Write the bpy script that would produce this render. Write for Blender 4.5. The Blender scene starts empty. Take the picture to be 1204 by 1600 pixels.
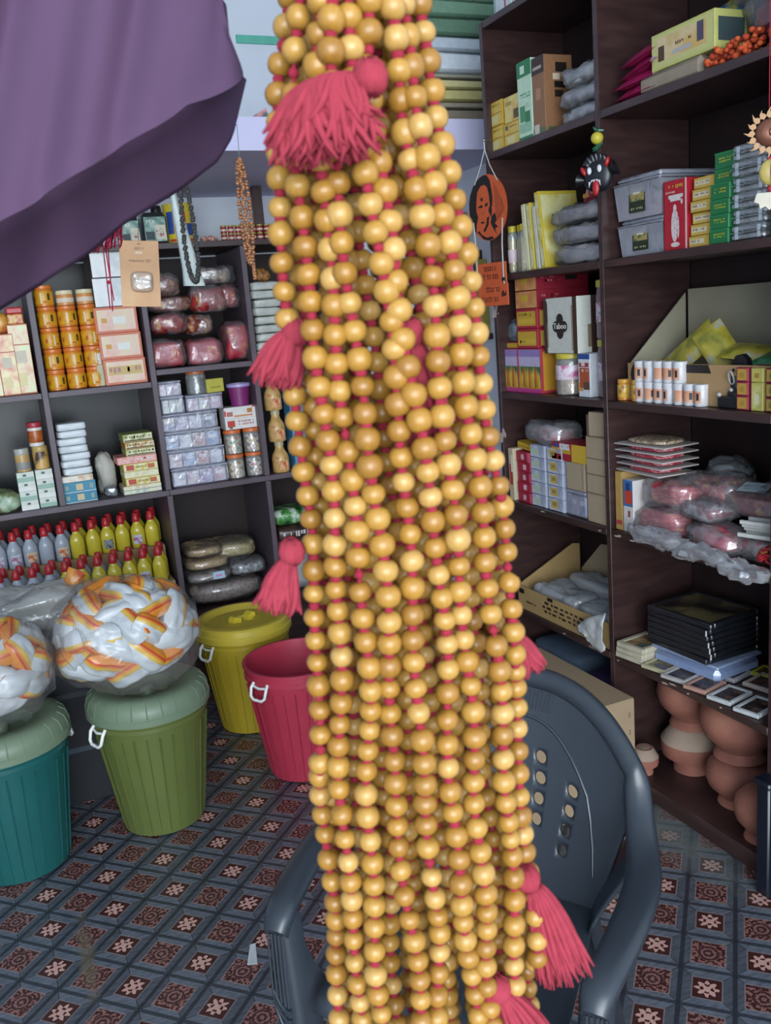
import bpy, math, random
import numpy as np
from mathutils import Vector, Matrix

# ------------------------------------------------------------------ camera, sky, light, exposure
PI = math.pi
scn = bpy.context.scene
COL = scn.collection
F_PX, PITCH, ROLL, YAW, EYE = 1395.0, math.radians(12.41), math.radians(-4.73), math.radians(23.06), 1.5
_fw = np.array([0, math.cos(PITCH), -math.sin(PITCH)]); _rt = np.array([1.0, 0, 0]); _up = np.cross(_rt, _fw)
_r2 = math.cos(ROLL)*_rt + math.sin(ROLL)*_up; _u2 = math.cos(ROLL)*_up - math.sin(ROLL)*_rt
_Z = np.array([[math.cos(YAW), math.sin(YAW), 0], [-math.sin(YAW), math.cos(YAW), 0], [0, 0, 1]])
RT, UP, FW = _Z @ _r2, _Z @ _u2, _Z @ _fw
CAM = np.array([0, 0, EYE])
cd = bpy.data.cameras.new('camera'); cam = bpy.data.objects.new('camera', cd); COL.objects.link(cam)
cam.matrix_world = Matrix(((RT[0], UP[0], -FW[0], 0), (RT[1], UP[1], -FW[1], 0), (RT[2], UP[2], -FW[2], EYE), (0, 0, 0, 1)))
cd.sensor_fit = 'VERTICAL'; cd.sensor_height = 24.0; cd.lens = 24.0*F_PX/1600.0
cd.clip_start = 0.02
cd.dof.use_dof = True; cd.dof.focus_distance = 2.3; cd.dof.aperture_fstop = 13.0
scn.camera = cam

w = bpy.data.worlds.new('overcast_sky'); scn.world = w; w.use_nodes = True
bg = w.node_tree.nodes['Background']; bg.inputs[0].default_value = (0.78, 0.90, 1.0, 1); bg.inputs[1].default_value = 2.4
ld = bpy.data.lights.new('shopfront_daylight', 'AREA'); ld.shape = 'RECTANGLE'; ld.size = 3.4; ld.size_y = 2.6
ld.energy = 165; ld.color = (0.86, 0.94, 1.0)
lo = bpy.data.objects.new('shopfront_daylight', ld); COL.objects.link(lo)
lo.location = (-1.0, -3.0, 1.65); lo.rotation_euler = (math.radians(88), 0, math.radians(-19))
vs = scn.view_settings
vs.view_transform = 'Standard'; vs.look = 'None'; vs.gamma = 1.0; vs.use_curve_mapping = False; vs.exposure = 0.66
scn.cycles.max_bounces = 8; scn.cycles.transparent_max_bounces = 24; scn.cycles.use_denoising = True

# ------------------------------------------------------------------ layout: pixel of the photograph -> point on a plane of the room
def ray(px, py): return (px-602)/F_PX*RT - (py-800)/F_PX*UP + FW
def hit(px, py, ax, c):
    d = ray(px, py); return CAM + d*((c-CAM[ax])/d[ax])
def at(px, py, depth): return CAM + ray(px, py)*depth

# ------------------------------------------------------------------ materials
_M = {}
def rgb(h):
    if isinstance(h, str):
        h = h.lstrip('#'); c = [int(h[i:i+2], 16)/255 for i in (0, 2, 4)]
        return tuple((x/12.92 if x <= 0.04045 else ((x+0.055)/1.055)**2.4) for x in c)
    return tuple(h)[:3]
def mat(name, col='#888888', rough=0.5, spec=0.5, var=0.08, scale=30.0, bump=0.0, bscale=None, metal=0.0, trans=0.0, alpha=1.0, coat=0.0, sheen=0.0, col2=None, stretch=None):
    key = (name, col, rough, spec, var, scale, bump, bscale, metal, trans, alpha, coat, col2, stretch)
    if key in _M: return _M[key]
    m = bpy.data.materials.new(name); m.use_nodes = True; nt = m.node_tree; b = nt.nodes['Principled BSDF']
    c = rgb(col)
    tc = nt.nodes.new('ShaderNodeTexCoord'); n = nt.nodes.new('ShaderNodeTexNoise'); n.inputs['Scale'].default_value = scale; n.inputs['Detail'].default_value = 4
    src = tc.outputs['Object']
    if stretch:
        mp = nt.nodes.new('ShaderNodeMapping'); mp.inputs['Scale'].default_value = stretch; nt.links.new(src, mp.inputs['Vector']); src = mp.outputs['Vector']
    nt.links.new(src, n.inputs['Vector'])
    r = nt.nodes.new('ShaderNodeValToRGB'); r.color_ramp.elements[0].position = 0.3; r.color_ramp.elements[1].position = 0.7
    if col2 is None:
        r.color_ramp.elements[0].color = (*[x*(1-var) for x in c], 1); r.color_ramp.elements[1].color = (*[min(1, x*(1+var)) for x in c], 1)
    else:
        r.color_ramp.elements[0].color = (*c, 1); r.color_ramp.elements[1].color = (*rgb(col2), 1)
    nt.links.new(n.outputs['Fac'], r.inputs['Fac']); nt.links.new(r.outputs['Color'], b.inputs['Base Color'])
    b.inputs['Roughness'].default_value = rough; b.inputs['Specular IOR Level'].default_value = spec
    b.inputs['Metallic'].default_value = metal; b.inputs['Transmission Weight'].default_value = trans; b.inputs['Alpha'].default_value = alpha
    b.inputs['Coat Weight'].default_value = coat; b.inputs['Sheen Weight'].default_value = sheen
    if bump:
        n2 = nt.nodes.new('ShaderNodeTexNoise'); n2.inputs['Scale'].default_value = bscale or scale*3; nt.links.new(src, n2.inputs['Vector'])
        bp = nt.nodes.new('ShaderNodeBump'); bp.inputs['Strength'].default_value = bump; bp.inputs['Distance'].default_value = 0.004
        nt.links.new(n2.outputs['Fac'], bp.inputs['Height']); nt.links.new(bp.outputs['Normal'], b.inputs['Normal'])
    _M[key] = m; return m
def ramp_mat(name, stops, scale=20.0, rough=0.5, alpha=1.0, kind='noise', spec=0.5, stretch=None, bump=0.0):
    """printed or mottled surface: several hard-edged colours over a noise / voronoi field"""
    key = (name, tuple(stops), scale, rough, alpha, kind, stretch)
    if key in _M: return _M[key]
    m = bpy.data.materials.new(name); m.use_nodes = True; nt = m.node_tree; b = nt.nodes['Principled BSDF']
    tc = nt.nodes.new('ShaderNodeTexCoord'); src = tc.outputs['Object']
    if stretch:
        mp = nt.nodes.new('ShaderNodeMapping'); mp.inputs['Scale'].default_value = stretch; nt.links.new(src, mp.inputs['Vector']); src = mp.outputs['Vector']
    r = nt.nodes.new('ShaderNodeValToRGB'); cr = r.color_ramp
    while len(cr.elements) < len(stops): cr.elements.new(0.5)
    for e, (p, c) in zip(cr.elements, stops): e.position = p; e.color = (*rgb(c), 1)
    if kind == 'noise':
        n = nt.nodes.new('ShaderNodeTexNoise'); n.inputs['Scale'].default_value = scale; n.inputs['Detail'].default_value = 3; out = n.outputs['Fac']
    else:
        n = nt.nodes.new('ShaderNodeTexVoronoi'); n.inputs['Scale'].default_value = scale; out = n.outputs['Color']
    nt.links.new(src, n.inputs['Vector']); nt.links.new(out, r.inputs['Fac']); nt.links.new(r.outputs['Color'], b.inputs['Base Color'])
    if bump:
        bp = nt.nodes.new('ShaderNodeBump'); bp.inputs['Strength'].default_value = bump; bp.inputs['Distance'].default_value = 0.004
        nt.links.new(n.outputs[0], bp.inputs['Height']); nt.links.new(bp.outputs['Normal'], b.inputs['Normal'])
    b.inputs['Roughness'].default_value = rough; b.inputs['Alpha'].default_value = alpha; b.inputs['Specular IOR Level'].default_value = spec
    _M[key] = m; return m
def card(col, var=0.06): return mat('printed_card', col, 0.45, 0.4, var, 60)
def plastic(col, rough=0.35): return mat('plastic', col, rough, 0.5, 0.05, 12)
def film(col, alpha, rough=0.12, gmax=.75, gmin=.07):
    """thin clear plastic: mostly see-through, milky by alpha, with a wrinkled gloss"""
    key = ('film', col, alpha, rough, gmax)
    if key in _M: return _M[key]
    m = bpy.data.materials.new('clear_film'); m.use_nodes = True; nt = m.node_tree; N = nt.nodes; L = nt.links; N.remove(N['Principled BSDF'])
    out = N['Material Output']; tr = N.new('ShaderNodeBsdfTransparent'); df = N.new('ShaderNodeBsdfDiffuse'); gl = N.new('ShaderNodeBsdfGlossy'); m1 = N.new('ShaderNodeMixShader'); m2 = N.new('ShaderNodeMixShader')
    df.inputs['Color'].default_value = (*rgb(col), 1); gl.inputs['Roughness'].default_value = rough; gl.inputs['Color'].default_value = (.9, .9, .9, 1)
    tc = N.new('ShaderNodeTexCoord'); nz = N.new('ShaderNodeTexNoise'); nz.inputs['Scale'].default_value = 28; nz.inputs['Detail'].default_value = 3; nz.inputs['Distortion'].default_value = .8; L.new(tc.outputs['Object'], nz.inputs['Vector'])
    bp = N.new('ShaderNodeBump'); bp.inputs['Strength'].default_value = .8; bp.inputs['Distance'].default_value = .006; L.new(nz.outputs['Fac'], bp.inputs['Height'])
    for s in (df, gl): L.new(bp.outputs['Normal'], s.inputs['Normal'])
    lw = N.new('ShaderNodeLayerWeight'); lw.inputs['Blend'].default_value = .28; L.new(bp.outputs['Normal'], lw.inputs['Normal'])
    mr = N.new('ShaderNodeMapRange'); mr.inputs['To Min'].default_value = gmin; mr.inputs['To Max'].default_value = gmax; L.new(lw.outputs['Fresnel'], mr.inputs['Value'])
    m1.inputs[0].default_value = alpha; L.new(tr.outputs[0], m1.inputs[1]); L.new(df.outputs[0], m1.inputs[2])
    L.new(mr.outputs[0], m2.inputs[0]); L.new(m1.outputs[0], m2.inputs[1]); L.new(gl.outputs[0], m2.inputs[2]); L.new(m2.outputs[0], out.inputs['Surface'])
    _M[key] = m; return m

# ------------------------------------------------------------------ mesh builder
class MB:
    def __init__(s): s.v = []; s.f = []; s.m = []
    def add(s, vs_, fs, m=0):
        o = len(s.v); s.v += [tuple(map(float, p)) for p in vs_]; s.f += [tuple(i+o for i in f) for f in fs]; s.m += [m]*len(fs); return s
    def box(s, x0, x1, y0, y1, z0, z1, m=0):
        return s.add([(x0,y0,z0),(x1,y0,z0),(x1,y1,z0),(x0,y1,z0),(x0,y0,z1),(x1,y0,z1),(x1,y1,z1),(x0,y1,z1)],
                     [(0,3,2,1),(4,5,6,7),(0,1,5,4),(1,2,6,5),(2,3,7,6),(3,0,4,7)], m)
    def cbox(s, x0, x1, y0, y1, z0, z1, c=0.002, m=0):
        """box with chamfered edges and corners"""
        c = min(c, (x1-x0)*.45, (y1-y0)*.45, (z1-z0)*.45); vs_ = []; idx = {}
        for i, (X, sx) in enumerate(((x0, 1), (x1, -1))):
            for j, (Y, sy) in enumerate(((y0, 1), (y1, -1))):
                for k, (Z, sz) in enumerate(((z0, 1), (z1, -1))):
                    idx[i,j,k,0] = len(vs_); vs_.append((X, Y+sy*c, Z+sz*c))
                    idx[i,j,k,1] = len(vs_); vs_.append((X+sx*c, Y, Z+sz*c))
                    idx[i,j,k,2] = len(vs_); vs_.append((X+sx*c, Y+sy*c, Z))
        g = lambda i, j, k, a: idx[i,j,k,a]; fs = []
        fs += [(g(0,0,0,0),g(0,0,1,0),g(0,1,1,0),g(0,1,0,0)), (g(1,0,0,0),g(1,1,0,0),g(1,1,1,0),g(1,0,1,0))]
        fs += [(g(0,0,0,1),g(1,0,0,1),g(1,0,1,1),g(0,0,1,1)), (g(0,1,0,1),g(0,1,1,1),g(1,1,1,1),g(1,1,0,1))]
        fs += [(g(0,0,0,2),g(0,1,0,2),g(1,1,0,2),g(1,0,0,2)), (g(0,0,1,2),g(1,0,1,2),g(1,1,1,2),g(0,1,1,2))]
        for k in (0, 1):
            for (i, j) in ((0,0),(1,0),(1,1),(0,1)):
                pass
        for i in (0, 1):
            for j in (0, 1): fs.append((g(i,j,0,0),g(i,j,0,1),g(i,j,1,1),g(i,j,1,0)))
            for k in (0, 1): fs.append((g(i,0,k,0),g(i,1,k,0),g(i,1,k,2),g(i,0,k,2)))
        for j in (0, 1):
            for k in (0, 1): fs.append((g(0,j,k,1),g(1,j,k,1),g(1,j,k,2),g(0,j,k,2)))
        for i in (0, 1):
            for j in (0, 1):
                for k in (0, 1): fs.append((g(i,j,k,0),g(i,j,k,1),g(i,j,k,2)))
        return s.add(vs_, fs, m)
    def lathe(s, prof, n=20, cx=0, cy=0, m=0, z0=0, sx=1, sy=1):
        vs_ = []; fs = []
        for r, z in prof:
            for i in range(n):
                a = 2*PI*i/n; vs_.append((cx+r*sx*math.cos(a), cy+r*sy*math.sin(a), z0+z))
        for k in range(len(prof)-1):
            for i in range(n): fs.append((k*n+i, k*n+(i+1) % n, (k+1)*n+(i+1) % n, (k+1)*n+i))
        if prof[0][0] > 1e-6: fs.append(tuple(range(n-1, -1, -1)))
        if prof[-1][0] > 1e-6: fs.append(tuple((len(prof)-1)*n+i for i in range(n)))
        return s.add(vs_, fs, m)
    def tube(s, pts, r, n=8, m=0, closed=False):
        pts = [Vector(p) for p in pts]; N = len(pts); rs = r if hasattr(r, '__len__') else [r]*N; vs_ = []; fs = []; prev = None
        for i, p in enumerate(pts):
            t = (pts[(i+1) % N]-pts[i-1]) if closed else (pts[min(i+1, N-1)]-pts[max(i-1, 0)])
            if t.length < 1e-9: t = Vector((0, 0, 1))
            t.normalize()
            if prev is None:
                u = t.orthogonal().normalized()
            else:
                u = prev - t*prev.dot(t); u = u.normalized() if u.length > 1e-6 else t.orthogonal().normalized()
            prev = u; v = t.cross(u)
            for k in range(n):
                a = 2*PI*k/n; vs_.append(p+(u*math.cos(a)+v*math.sin(a))*rs[i])
        L = N if closed else N-1
        for i in range(L):
            for k in range(n): fs.append((i*n+k, i*n+(k+1) % n, ((i+1) % N)*n+(k+1) % n, ((i+1) % N)*n+k))
        if not closed: fs += [tuple(range(n-1, -1, -1)), tuple((N-1)*n+k for k in range(n))]
        return s.add(vs_, fs, m)
    def prism(s, poly, y0, y1, m=0):
        """outline in the xz plane pushed from y0 to y1"""
        n = len(poly); vs_ = [(x, y0, z) for x, z in poly]+[(x, y1, z) for x, z in poly]
        fs = [tuple(range(n)), tuple(range(2*n-1, n-1, -1))]+[(i, n+i, n+(i+1) % n, (i+1) % n) for i in range(n)]
        return s.add(vs_, fs, m)
    def grid(s, fn, nu, nv, m=0, wrap=False):
        vs_ = [fn(i/(nu if wrap else nu-1), j/(nv-1)) for j in range(nv) for i in range(nu)]; fs = []
        for j in range(nv-1):
            for i in range(nu if wrap else nu-1): fs.append((j*nu+i, j*nu+(i+1) % nu, (j+1)*nu+(i+1) % nu, (j+1)*nu+i))
        return s.add(vs_, fs, m)
    def ball(s, c, r, n=12, k=8, m=0, sq=(1, 1, 1)):
        prof = [(max(1e-9, math.sin(PI*j/k)), -math.cos(PI*j/k)) for j in range(k+1)]
        vs_ = []; fs = []
        for a_, z in prof:
            for i in range(n):
                a = 2*PI*i/n; vs_.append((c[0]+r*sq[0]*a_*math.cos(a), c[1]+r*sq[1]*a_*math.sin(a), c[2]+r*sq[2]*z))
        for j in range(k):
            for i in range(n): fs.append((j*n+i, j*n+(i+1) % n, (j+1)*n+(i+1) % n, (j+1)*n+i))
        return s.add(vs_, fs, m)
    def mesh(s, name, mats, angle=38):
        me = bpy.data.meshes.new(name); me.from_pydata(s.v, [], s.f); me.validate(verbose=False)
        for m in (mats if isinstance(mats, (list, tuple)) else [mats]): me.materials.append(m)
        if len(me.polygons) == len(s.m): me.polygons.foreach_set('material_index', s.m)
        me.polygons.foreach_set('use_smooth', [True]*len(me.polygons)); me.update()
        if angle < 179: me.set_sharp_from_angle(angle=math.radians(angle))
        return me
    def build(s, name, mats, parent=None, loc=None, rot=None, angle=38): return ob(name, s.mesh(name, mats, angle), parent, loc, rot)

def ob(name, me, parent=None, loc=None, rot=None):
    o = bpy.data.objects.new(name, me); COL.objects.link(o)
    if parent is not None: o.parent = parent
    if loc is not None: o.location = loc
    if rot is not None: o.rotation_euler = rot if hasattr(rot, '__len__') else (0, 0, rot)
    return o
def tag(o, label=None, cat=None, group=None, kind=None):
    if label: o['label'] = label
    if cat: o['category'] = cat
    if group: o['group'] = group
    if kind: o['kind'] = kind
    return o
def thing(name, label, cat, loc=(0, 0, 0), rot=0, group=None): return tag(ob(name, None, None, loc, rot), label, cat, group)
def solo(mb, name, mats, label, cat, loc=None, rot=None, group=None): return tag(mb.build(name, mats, None, loc, rot), label, cat, group)
def struct(mb, name, mats, parent=None, angle=38): return tag(mb.build(name, mats, parent, angle=angle), kind='structure')
def dup(root, loc=None, rot=None, label=None, group=None, scale=None):
    r = root.copy(); COL.objects.link(r)
    if loc is not None: r.location = loc
    if rot is not None: r.rotation_euler = rot if hasattr(rot, '__len__') else (0, 0, rot)
    if scale is not None: r.scale = scale
    if label: r['label'] = label
    if group: r['group'] = group
    for ch in list(root.children):
        c = ch.copy(); COL.objects.link(c); c.parent = r
        for g in list(ch.children):
            d = g.copy(); COL.objects.link(d); d.parent = c
    return r
_T = {}
def text_mesh(txt, size, m, depth=0.0004, align='CENTER'):
    key = (txt, size, m.name, align)
    if key in _T: return _T[key]
    cu = bpy.data.curves.new('lettering', 'FONT'); cu.body = txt; cu.size = size; cu.align_x = align; cu.align_y = 'CENTER'; cu.resolution_u = 2; cu.extrude = depth
    o = bpy.data.objects.new('lettering', cu); COL.objects.link(o)
    dg = bpy.context.evaluated_depsgraph_get(); me = bpy.data.meshes.new_from_object(o.evaluated_get(dg))
    bpy.data.objects.remove(o); bpy.data.curves.remove(cu); me.materials.clear(); me.materials.append(m); me.name = 'lettering'
    _T[key] = me; return me
def text(parent, txt, size, col, loc, rot=(PI/2, 0, 0)):
    """lettering standing on a front face (default: facing local -Y)"""
    return ob('lettering', text_mesh(txt, size, mat('ink', col, 0.5, 0.3, 0.02)), parent, loc, rot)
# ------------------------------------------------------------------ the room
XW, YB, XL, YF, ZC = 1.95, 4.02, -2.3, -3.2, 3.0       # right wall, back wall, left wall, open shopfront, ceiling
wall_m = mat('painted_plaster', '#d3d9e3', 0.75, 0.3, 0.04, 3.0, 0.08, 60)
lilac_m = mat('lilac_paint', '#c5c2dd', 0.6, 0.3, 0.03, 4.0)
def floor_material():
    m = bpy.data.materials.new('printed_vinyl'); m.use_nodes = True; nt = m.node_tree; N = nt.nodes; L = nt.links; b = N['Principled BSDF']
    def val(x): n = N.new('ShaderNodeValue'); n.outputs[0].default_value = x; return n.outputs[0]
    def mth(op, a, c=None, cl=False):
        n = N.new('ShaderNodeMath'); n.operation = op; n.use_clamp = cl
        for i, q in enumerate((a, c)):
            if q is None: continue
            if hasattr(q, 'links'): L.new(q, n.inputs[i])
            else: n.inputs[i].default_value = q
        return n.outputs[0]
    def mix(f, a, c):
        n = N.new('ShaderNodeMix'); n.data_type = 'RGBA'; L.new(f, n.inputs[0])
        for q, k in ((a, 6), (c, 7)):
            if hasattr(q, 'links'): L.new(q, n.inputs[k])
            else: n.inputs[k].default_value = (*rgb(q), 1)
        return n.outputs[2]
    tc = N.new('ShaderNodeTexCoord'); sp = N.new('ShaderNodeSeparateXYZ'); L.new(tc.outputs['Object'], sp.inputs[0]); X, Y = sp.outputs[0], sp.outputs[1]
    P = 0.1153
    u = mth('DIVIDE', mth('SUBTRACT', mth('MULTIPLY', mth('ADD', X, Y), 0.70711), 1.790), P)
    v = mth('DIVIDE', mth('SUBTRACT', mth('MULTIPLY', mth('SUBTRACT', X, Y), 0.70711), -1.669), P)
    iu, iv = mth('ROUND', u), mth('ROUND', v); fu, fv = mth('SUBTRACT', u, iu), mth('SUBTRACT', v, iv)
    par = mth('ABSOLUTE', mth('SUBTRACT', mth('MODULO', mth('ADD', mth('ADD', iu, iv), 400), 2.0), 0.0))     # 0 star, 1 rosette
    au, av = mth('ABSOLUTE', fu), mth('ABSOLUTE', fv); mx = mth('MAXIMUM', au, av)
    rr = mth('SQRT', mth('ADD', mth('MULTIPLY', fu, fu), mth('MULTIPLY', fv, fv))); ang = mth('ARCTAN2', fv, fu)
    half = mth('ADD', 0.275, mth('MULTIPLY', par, 0.05)); sq = mth('LESS_THAN', mx, half); edge = mth('LESS_THAN', mth('ABSOLUTE', mth('SUBTRACT', mx, half)), 0.013)
    nz = N.new('ShaderNodeTexNoise'); nz.inputs['Scale'].default_value = 150; L.new(tc.outputs['Object'], nz.inputs['Vector'])
    nw = mth('SUBTRACT', nz.outputs['Fac'], 0.5)
    star_r = mth('ADD', mth('MULTIPLY', mth('COSINE', mth('MULTIPLY', ang, 8.0)), 0.042), 0.185)
    rj = mth('ADD', rr, mth('MULTIPLY', nw, 0.10))
    star = mth('LESS_THAN', rj, star_r); hole = mth('MULTIPLY', mth('LESS_THAN', mth('ABSOLUTE', mth('SUBTRACT', rj, 0.10)), 0.026), mth('GREATER_THAN', mth('COSINE', mth('MULTIPLY', ang, 4.0)), -0.2))
    c_star = mix(mth('MULTIPLY', star, mth('SUBTRACT', 1.0, hole)), '#40211f', '#c49a8e')
    nz2 = N.new('ShaderNodeTexNoise'); nz2.inputs['Scale'].default_value = 110; nz2.inputs['Detail'].default_value = 1; L.new(tc.outputs['Object'], nz2.inputs['Vector'])
    ring = mth('GREATER_THAN', mth('SINE', mth('MULTIPLY', rj, 62.0)), 0.15); inring = mth('LESS_THAN', rr, 0.215)
    c_ros0 = mix(mth('GREATER_THAN', nz2.outputs['Fac'], 0.52), '#3d2223', '#8c6058')
    c_ros1 = mix(ring, '#432727', '#85605a'); c_ros = mix(inring, c_ros0, c_ros1)
    c_sq = mix(mth('GREATER_THAN', par, 0.5), c_star, c_ros)
    # the painted strips between the squares, shaded in print like planed laths
    mp = N.new('ShaderNodeMapping'); mp.inputs['Rotation'].default_value = (0, 0, PI/4); mp.inputs['Scale'].default_value = (14, 60, 1); L.new(tc.outputs['Object'], mp.inputs['Vector'])
    ns = N.new('ShaderNodeTexNoise'); ns.inputs['Scale'].default_value = 2.2; ns.inputs['Detail'].default_value = 5; L.new(mp.outputs['Vector'], ns.inputs['Vector'])
    c_band = mix(ns.outputs['Fac'], '#23252a', '#666c76')
    c_band2 = mix(ns.outputs['Fac'], '#2b2f36', '#7d848f')
    c_band = mix(mth('GREATER_THAN', au, av), c_band, c_band2)
    grade = mth('MULTIPLY', mth('GREATER_THAN', mx, 0.455), 0.75); c_band = mix(grade, c_band, '#1c1f26')
    c_band = mix(mth('MULTIPLY', mth('LESS_THAN', mth('ABSOLUTE', mth('SUBTRACT', au, av)), 0.012), 0.8), c_band, '#15171c')
    col = mix(sq, c_band, c_sq); col = mix(mth('MULTIPLY', edge, 0.5), col, '#9a8a86')
    # mud smear trodden onto the vinyl near the door and dust by the shelves
    def blob(cx, cy, sx, sy, th, lo, hi):
        dx = mth('DIVIDE', mth('SUBTRACT', X, cx), sx); dy = mth('DIVIDE', mth('SUBTRACT', Y, cy), sy)
        q = mth('SQRT', mth('ADD', mth('MULTIPLY', dx, dx), mth('MULTIPLY', dy, dy)))
        nn = N.new('ShaderNodeTexNoise'); nn.inputs['Scale'].default_value = 22; nn.inputs['Detail'].default_value = 5; L.new(tc.outputs['Object'], nn.inputs['Vector'])
        return mth('MULTIPLY', mth('SUBTRACT', hi, mth('ADD', q, mth('MULTIPLY', mth('SUBTRACT', nn.outputs['Fac'], 0.5), 1.2))), lo, True)
    smear = blob(-0.002, 2.12, 0.026, 0.21, 0, 1.6, 1.0); dust = blob(1.56, 1.80, 0.10, 0.34, 0, 1.1, 1.05)
    col = mix(mth('MULTIPLY', smear, 0.62), col, '#6d6351'); col = mix(mth('MULTIPLY', dust, 0.72), col, '#6d7470')
    L.new(col, b.inputs['Base Color']); b.inputs['Roughness'].default_value = 0.38; b.inputs['Specular IOR Level'].default_value = 0.45
    bp = N.new('ShaderNodeBump'); bp.inputs['Strength'].default_value = 0.12; bp.inputs['Distance'].default_value = 0.002; L.new(ns.outputs['Fac'], bp.inputs['Height']); L.new(bp.outputs['Normal'], b.inputs['Normal'])
    return m
struct(MB().box(XL-.1, XW+.1, YF, YB+.1, -.12, 0), 'floor', floor_material())
struct(MB().box(XL-.1, XW+.1, YB, YB+.12, 0, ZC), 'wall_back', wall_m)
struct(MB().box(XW, XW+.12, YF, YB, 0, ZC), 'wall_right', wall_m)
struct(MB().box(XL-.12, XL, YF, YB, 0, ZC), 'wall_left', wall_m)
struct(MB().box(XL-.12, XW+.12, YF-.1, YB+.12, ZC, ZC+.12), 'ceiling', wall_m)
struct(MB().box(-9, 9, -14, YF, -.16, -.04), 'pavement', mat('concrete', '#a9a69e', 0.85, 0.2, 0.12, 5))
# loft slab over the back shelves, with a lilac fascia and a bead of plaster under it
LY, LZ0, LZ1 = 3.0, 2.058, 2.163
struct(MB().box(XL, XW, LY+.02, YB, LZ0, LZ1-.004).box(XL, XW-.0, LY, LY+.02, LZ0+.018, LZ1).box(XL, XW, LY-.006, LY+.02, LZ0, LZ0+.018), 'loft_slab', [lilac_m])
# green painted strip on the back wall above the loft
p0, p1 = hit(368, 60, 1, YB), hit(470, 72, 1, YB)
struct(MB().box(p0[0], p1[0]+.5, YB-.012, YB, p0[2]-.02, p0[2]+.012), 'trim_1', mat('green_paint', '#5fb5a0', 0.6))
# ------------------------------------------------------------------ shelving
wood = ramp_mat('dark_laminate', ((0.25, '#2e1f1e'), (0.55, '#3c2928'), (0.8, '#493432')), 9, 0.33, stretch=(1, 1, 6), spec=0.5)
wood_edge = mat('laminate_edge', '#53474f', 0.42, 0.5, 0.15, 14)
wood_back = ramp_mat('laminate_back', ((0.3, '#231919'), (0.7, '#312323')), 7, 0.5, stretch=(1, 1, 0.4), spec=0.3)
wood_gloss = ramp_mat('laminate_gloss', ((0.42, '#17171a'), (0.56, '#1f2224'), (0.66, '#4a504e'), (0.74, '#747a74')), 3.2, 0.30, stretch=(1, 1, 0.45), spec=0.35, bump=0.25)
RX, RD = 1.616, 0.31                                     # front plane and depth of the right hand unit
RY = [2.70, 2.115, 1.50, 0.89]                            # its uprights, far to near
RZ = [0.06, 0.43, 0.825, 1.207, 1.60, 1.99, 2.385]        # its shelf tops
ru = thing('shelving_unit', 'tall dark brown shelving unit along the wall beside the plastic chair', 'shelf', (RX+RD/2, 1.8, 0))
def rel(mb, name, mats, parent, **k):                     # world coordinates -> child of a placed Empty
    l = parent.location
    mb.v = [(x-l[0], y-l[1], z-l[2]) for x, y, z in mb.v]; return mb.build(name, mats, parent, **k)
for y in RY: rel(MB().cbox(RX, RX+RD, y-.010, y+.010, 0.0, RZ[-1], .0015), 'upright', wood, ru)
for i in range(3):
    for k, z in enumerate(RZ):
        y0, y1 = RY[i+1]+.011, RY[i]-.011
        if k == 0: rel(MB().cbox(RX+.001, RX+RD, y0, y1, z-.02, z, .0015), 'base_board', wood, ru); rel(MB().cbox(RX+.012, RX+.028, y0, y1, 0, z-.021, .001), 'plinth', wood, ru)
        else: rel(MB().cbox(RX+.001, RX+RD, y0, y1, z-.022, z, .0015), 'shelf_board', wood, ru)
    rel(MB().box(RX+RD+.001, RX+RD+.012, RY[i+1]-.01, RY[i]+.01-.0005, 0.0, RZ[-1]), 'back_panel', wood_back, ru)
# chipped paint on the far upright and along the worn shelf edges
ch = MB(); rnd = random.Random(4)
for k in range(26):
    z = rnd.choice([.815, .42, 1.0, 1.35]) + rnd.uniform(-.006, .006); y = rnd.uniform(1.55, 2.68); s = rnd.uniform(.004, .016)
    ch.prism([(y-s, z), (y-.3*s, z+.003), (y+s, z+.001), (y+.6*s, z-.003)], 0, .0006) if z < .9 else None
chv = [(RX-.0006+v[1], v[0], v[2]) for v in ch.v]; ch.v = chv
pt = MB()
for px, py, r in ((775, 478, 7), (773, 488, 9), (770, 494, 5), (768, 484, 3), (778, 490, 2), (786, 676, 8), (783, 684, 9), (789, 680, 5)):
    p = hit(px, py, 0, RX-.0005); rr = r/1395*2.9
    pt.prism([(p[1]+rr*.6*math.cos(a)*(.8+.4*((i*37) % 5)/5), p[2]+rr*math.sin(a)) for i, a in enumerate([2*PI*q/9 for q in range(9)])], 0, .0006)
pt.v = [(RX-.0006+y, x, z) for x, y, z in pt.v]
rel(ch.add(pt.v, pt.f), 'chipped_paint', mat('bare_chipboard', '#b3a199', 0.8, 0.2, 0.1), ru)

BY, BD = 3.6, 0.41                                        # front plane and depth of the unit on the back wall
BX = [-0.63, -0.22, 0.19, 0.597, 1.01, 1.43]
ZB, ZLOW, ZMID_L, ZMID_R, ZTOP = 0.345, 0.882, 1.318, 1.362, 1.838
bu = thing('shelving_unit', 'wide dark brown shelving unit on the back wall behind the buckets', 'shelf', (0.4, BY+BD/2, 0))
for i, x in enumerate(BX):
    if i in (0, 3, 4, 5): rel(MB().cbox(x-.011, x+.011, BY, BY+BD, 0, ZLOW-.023, .0015), 'upright', [wood_edge], bu)
    rel(MB().cbox(x-.011, x+.011, BY, BY+BD, ZLOW+.001, ZTOP-.024, .0015), 'upright', [wood_edge], bu)
for i in range(5):
    x0, x1 = BX[i]+.012, BX[i+1]-.012
    zm = ZMID_L if i < 3 else ZMID_R
    rel(MB().cbox(x0, x1, BY+.001, BY+BD, zm-.022, zm, .0015), 'shelf_board', wood_edge, bu)
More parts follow.
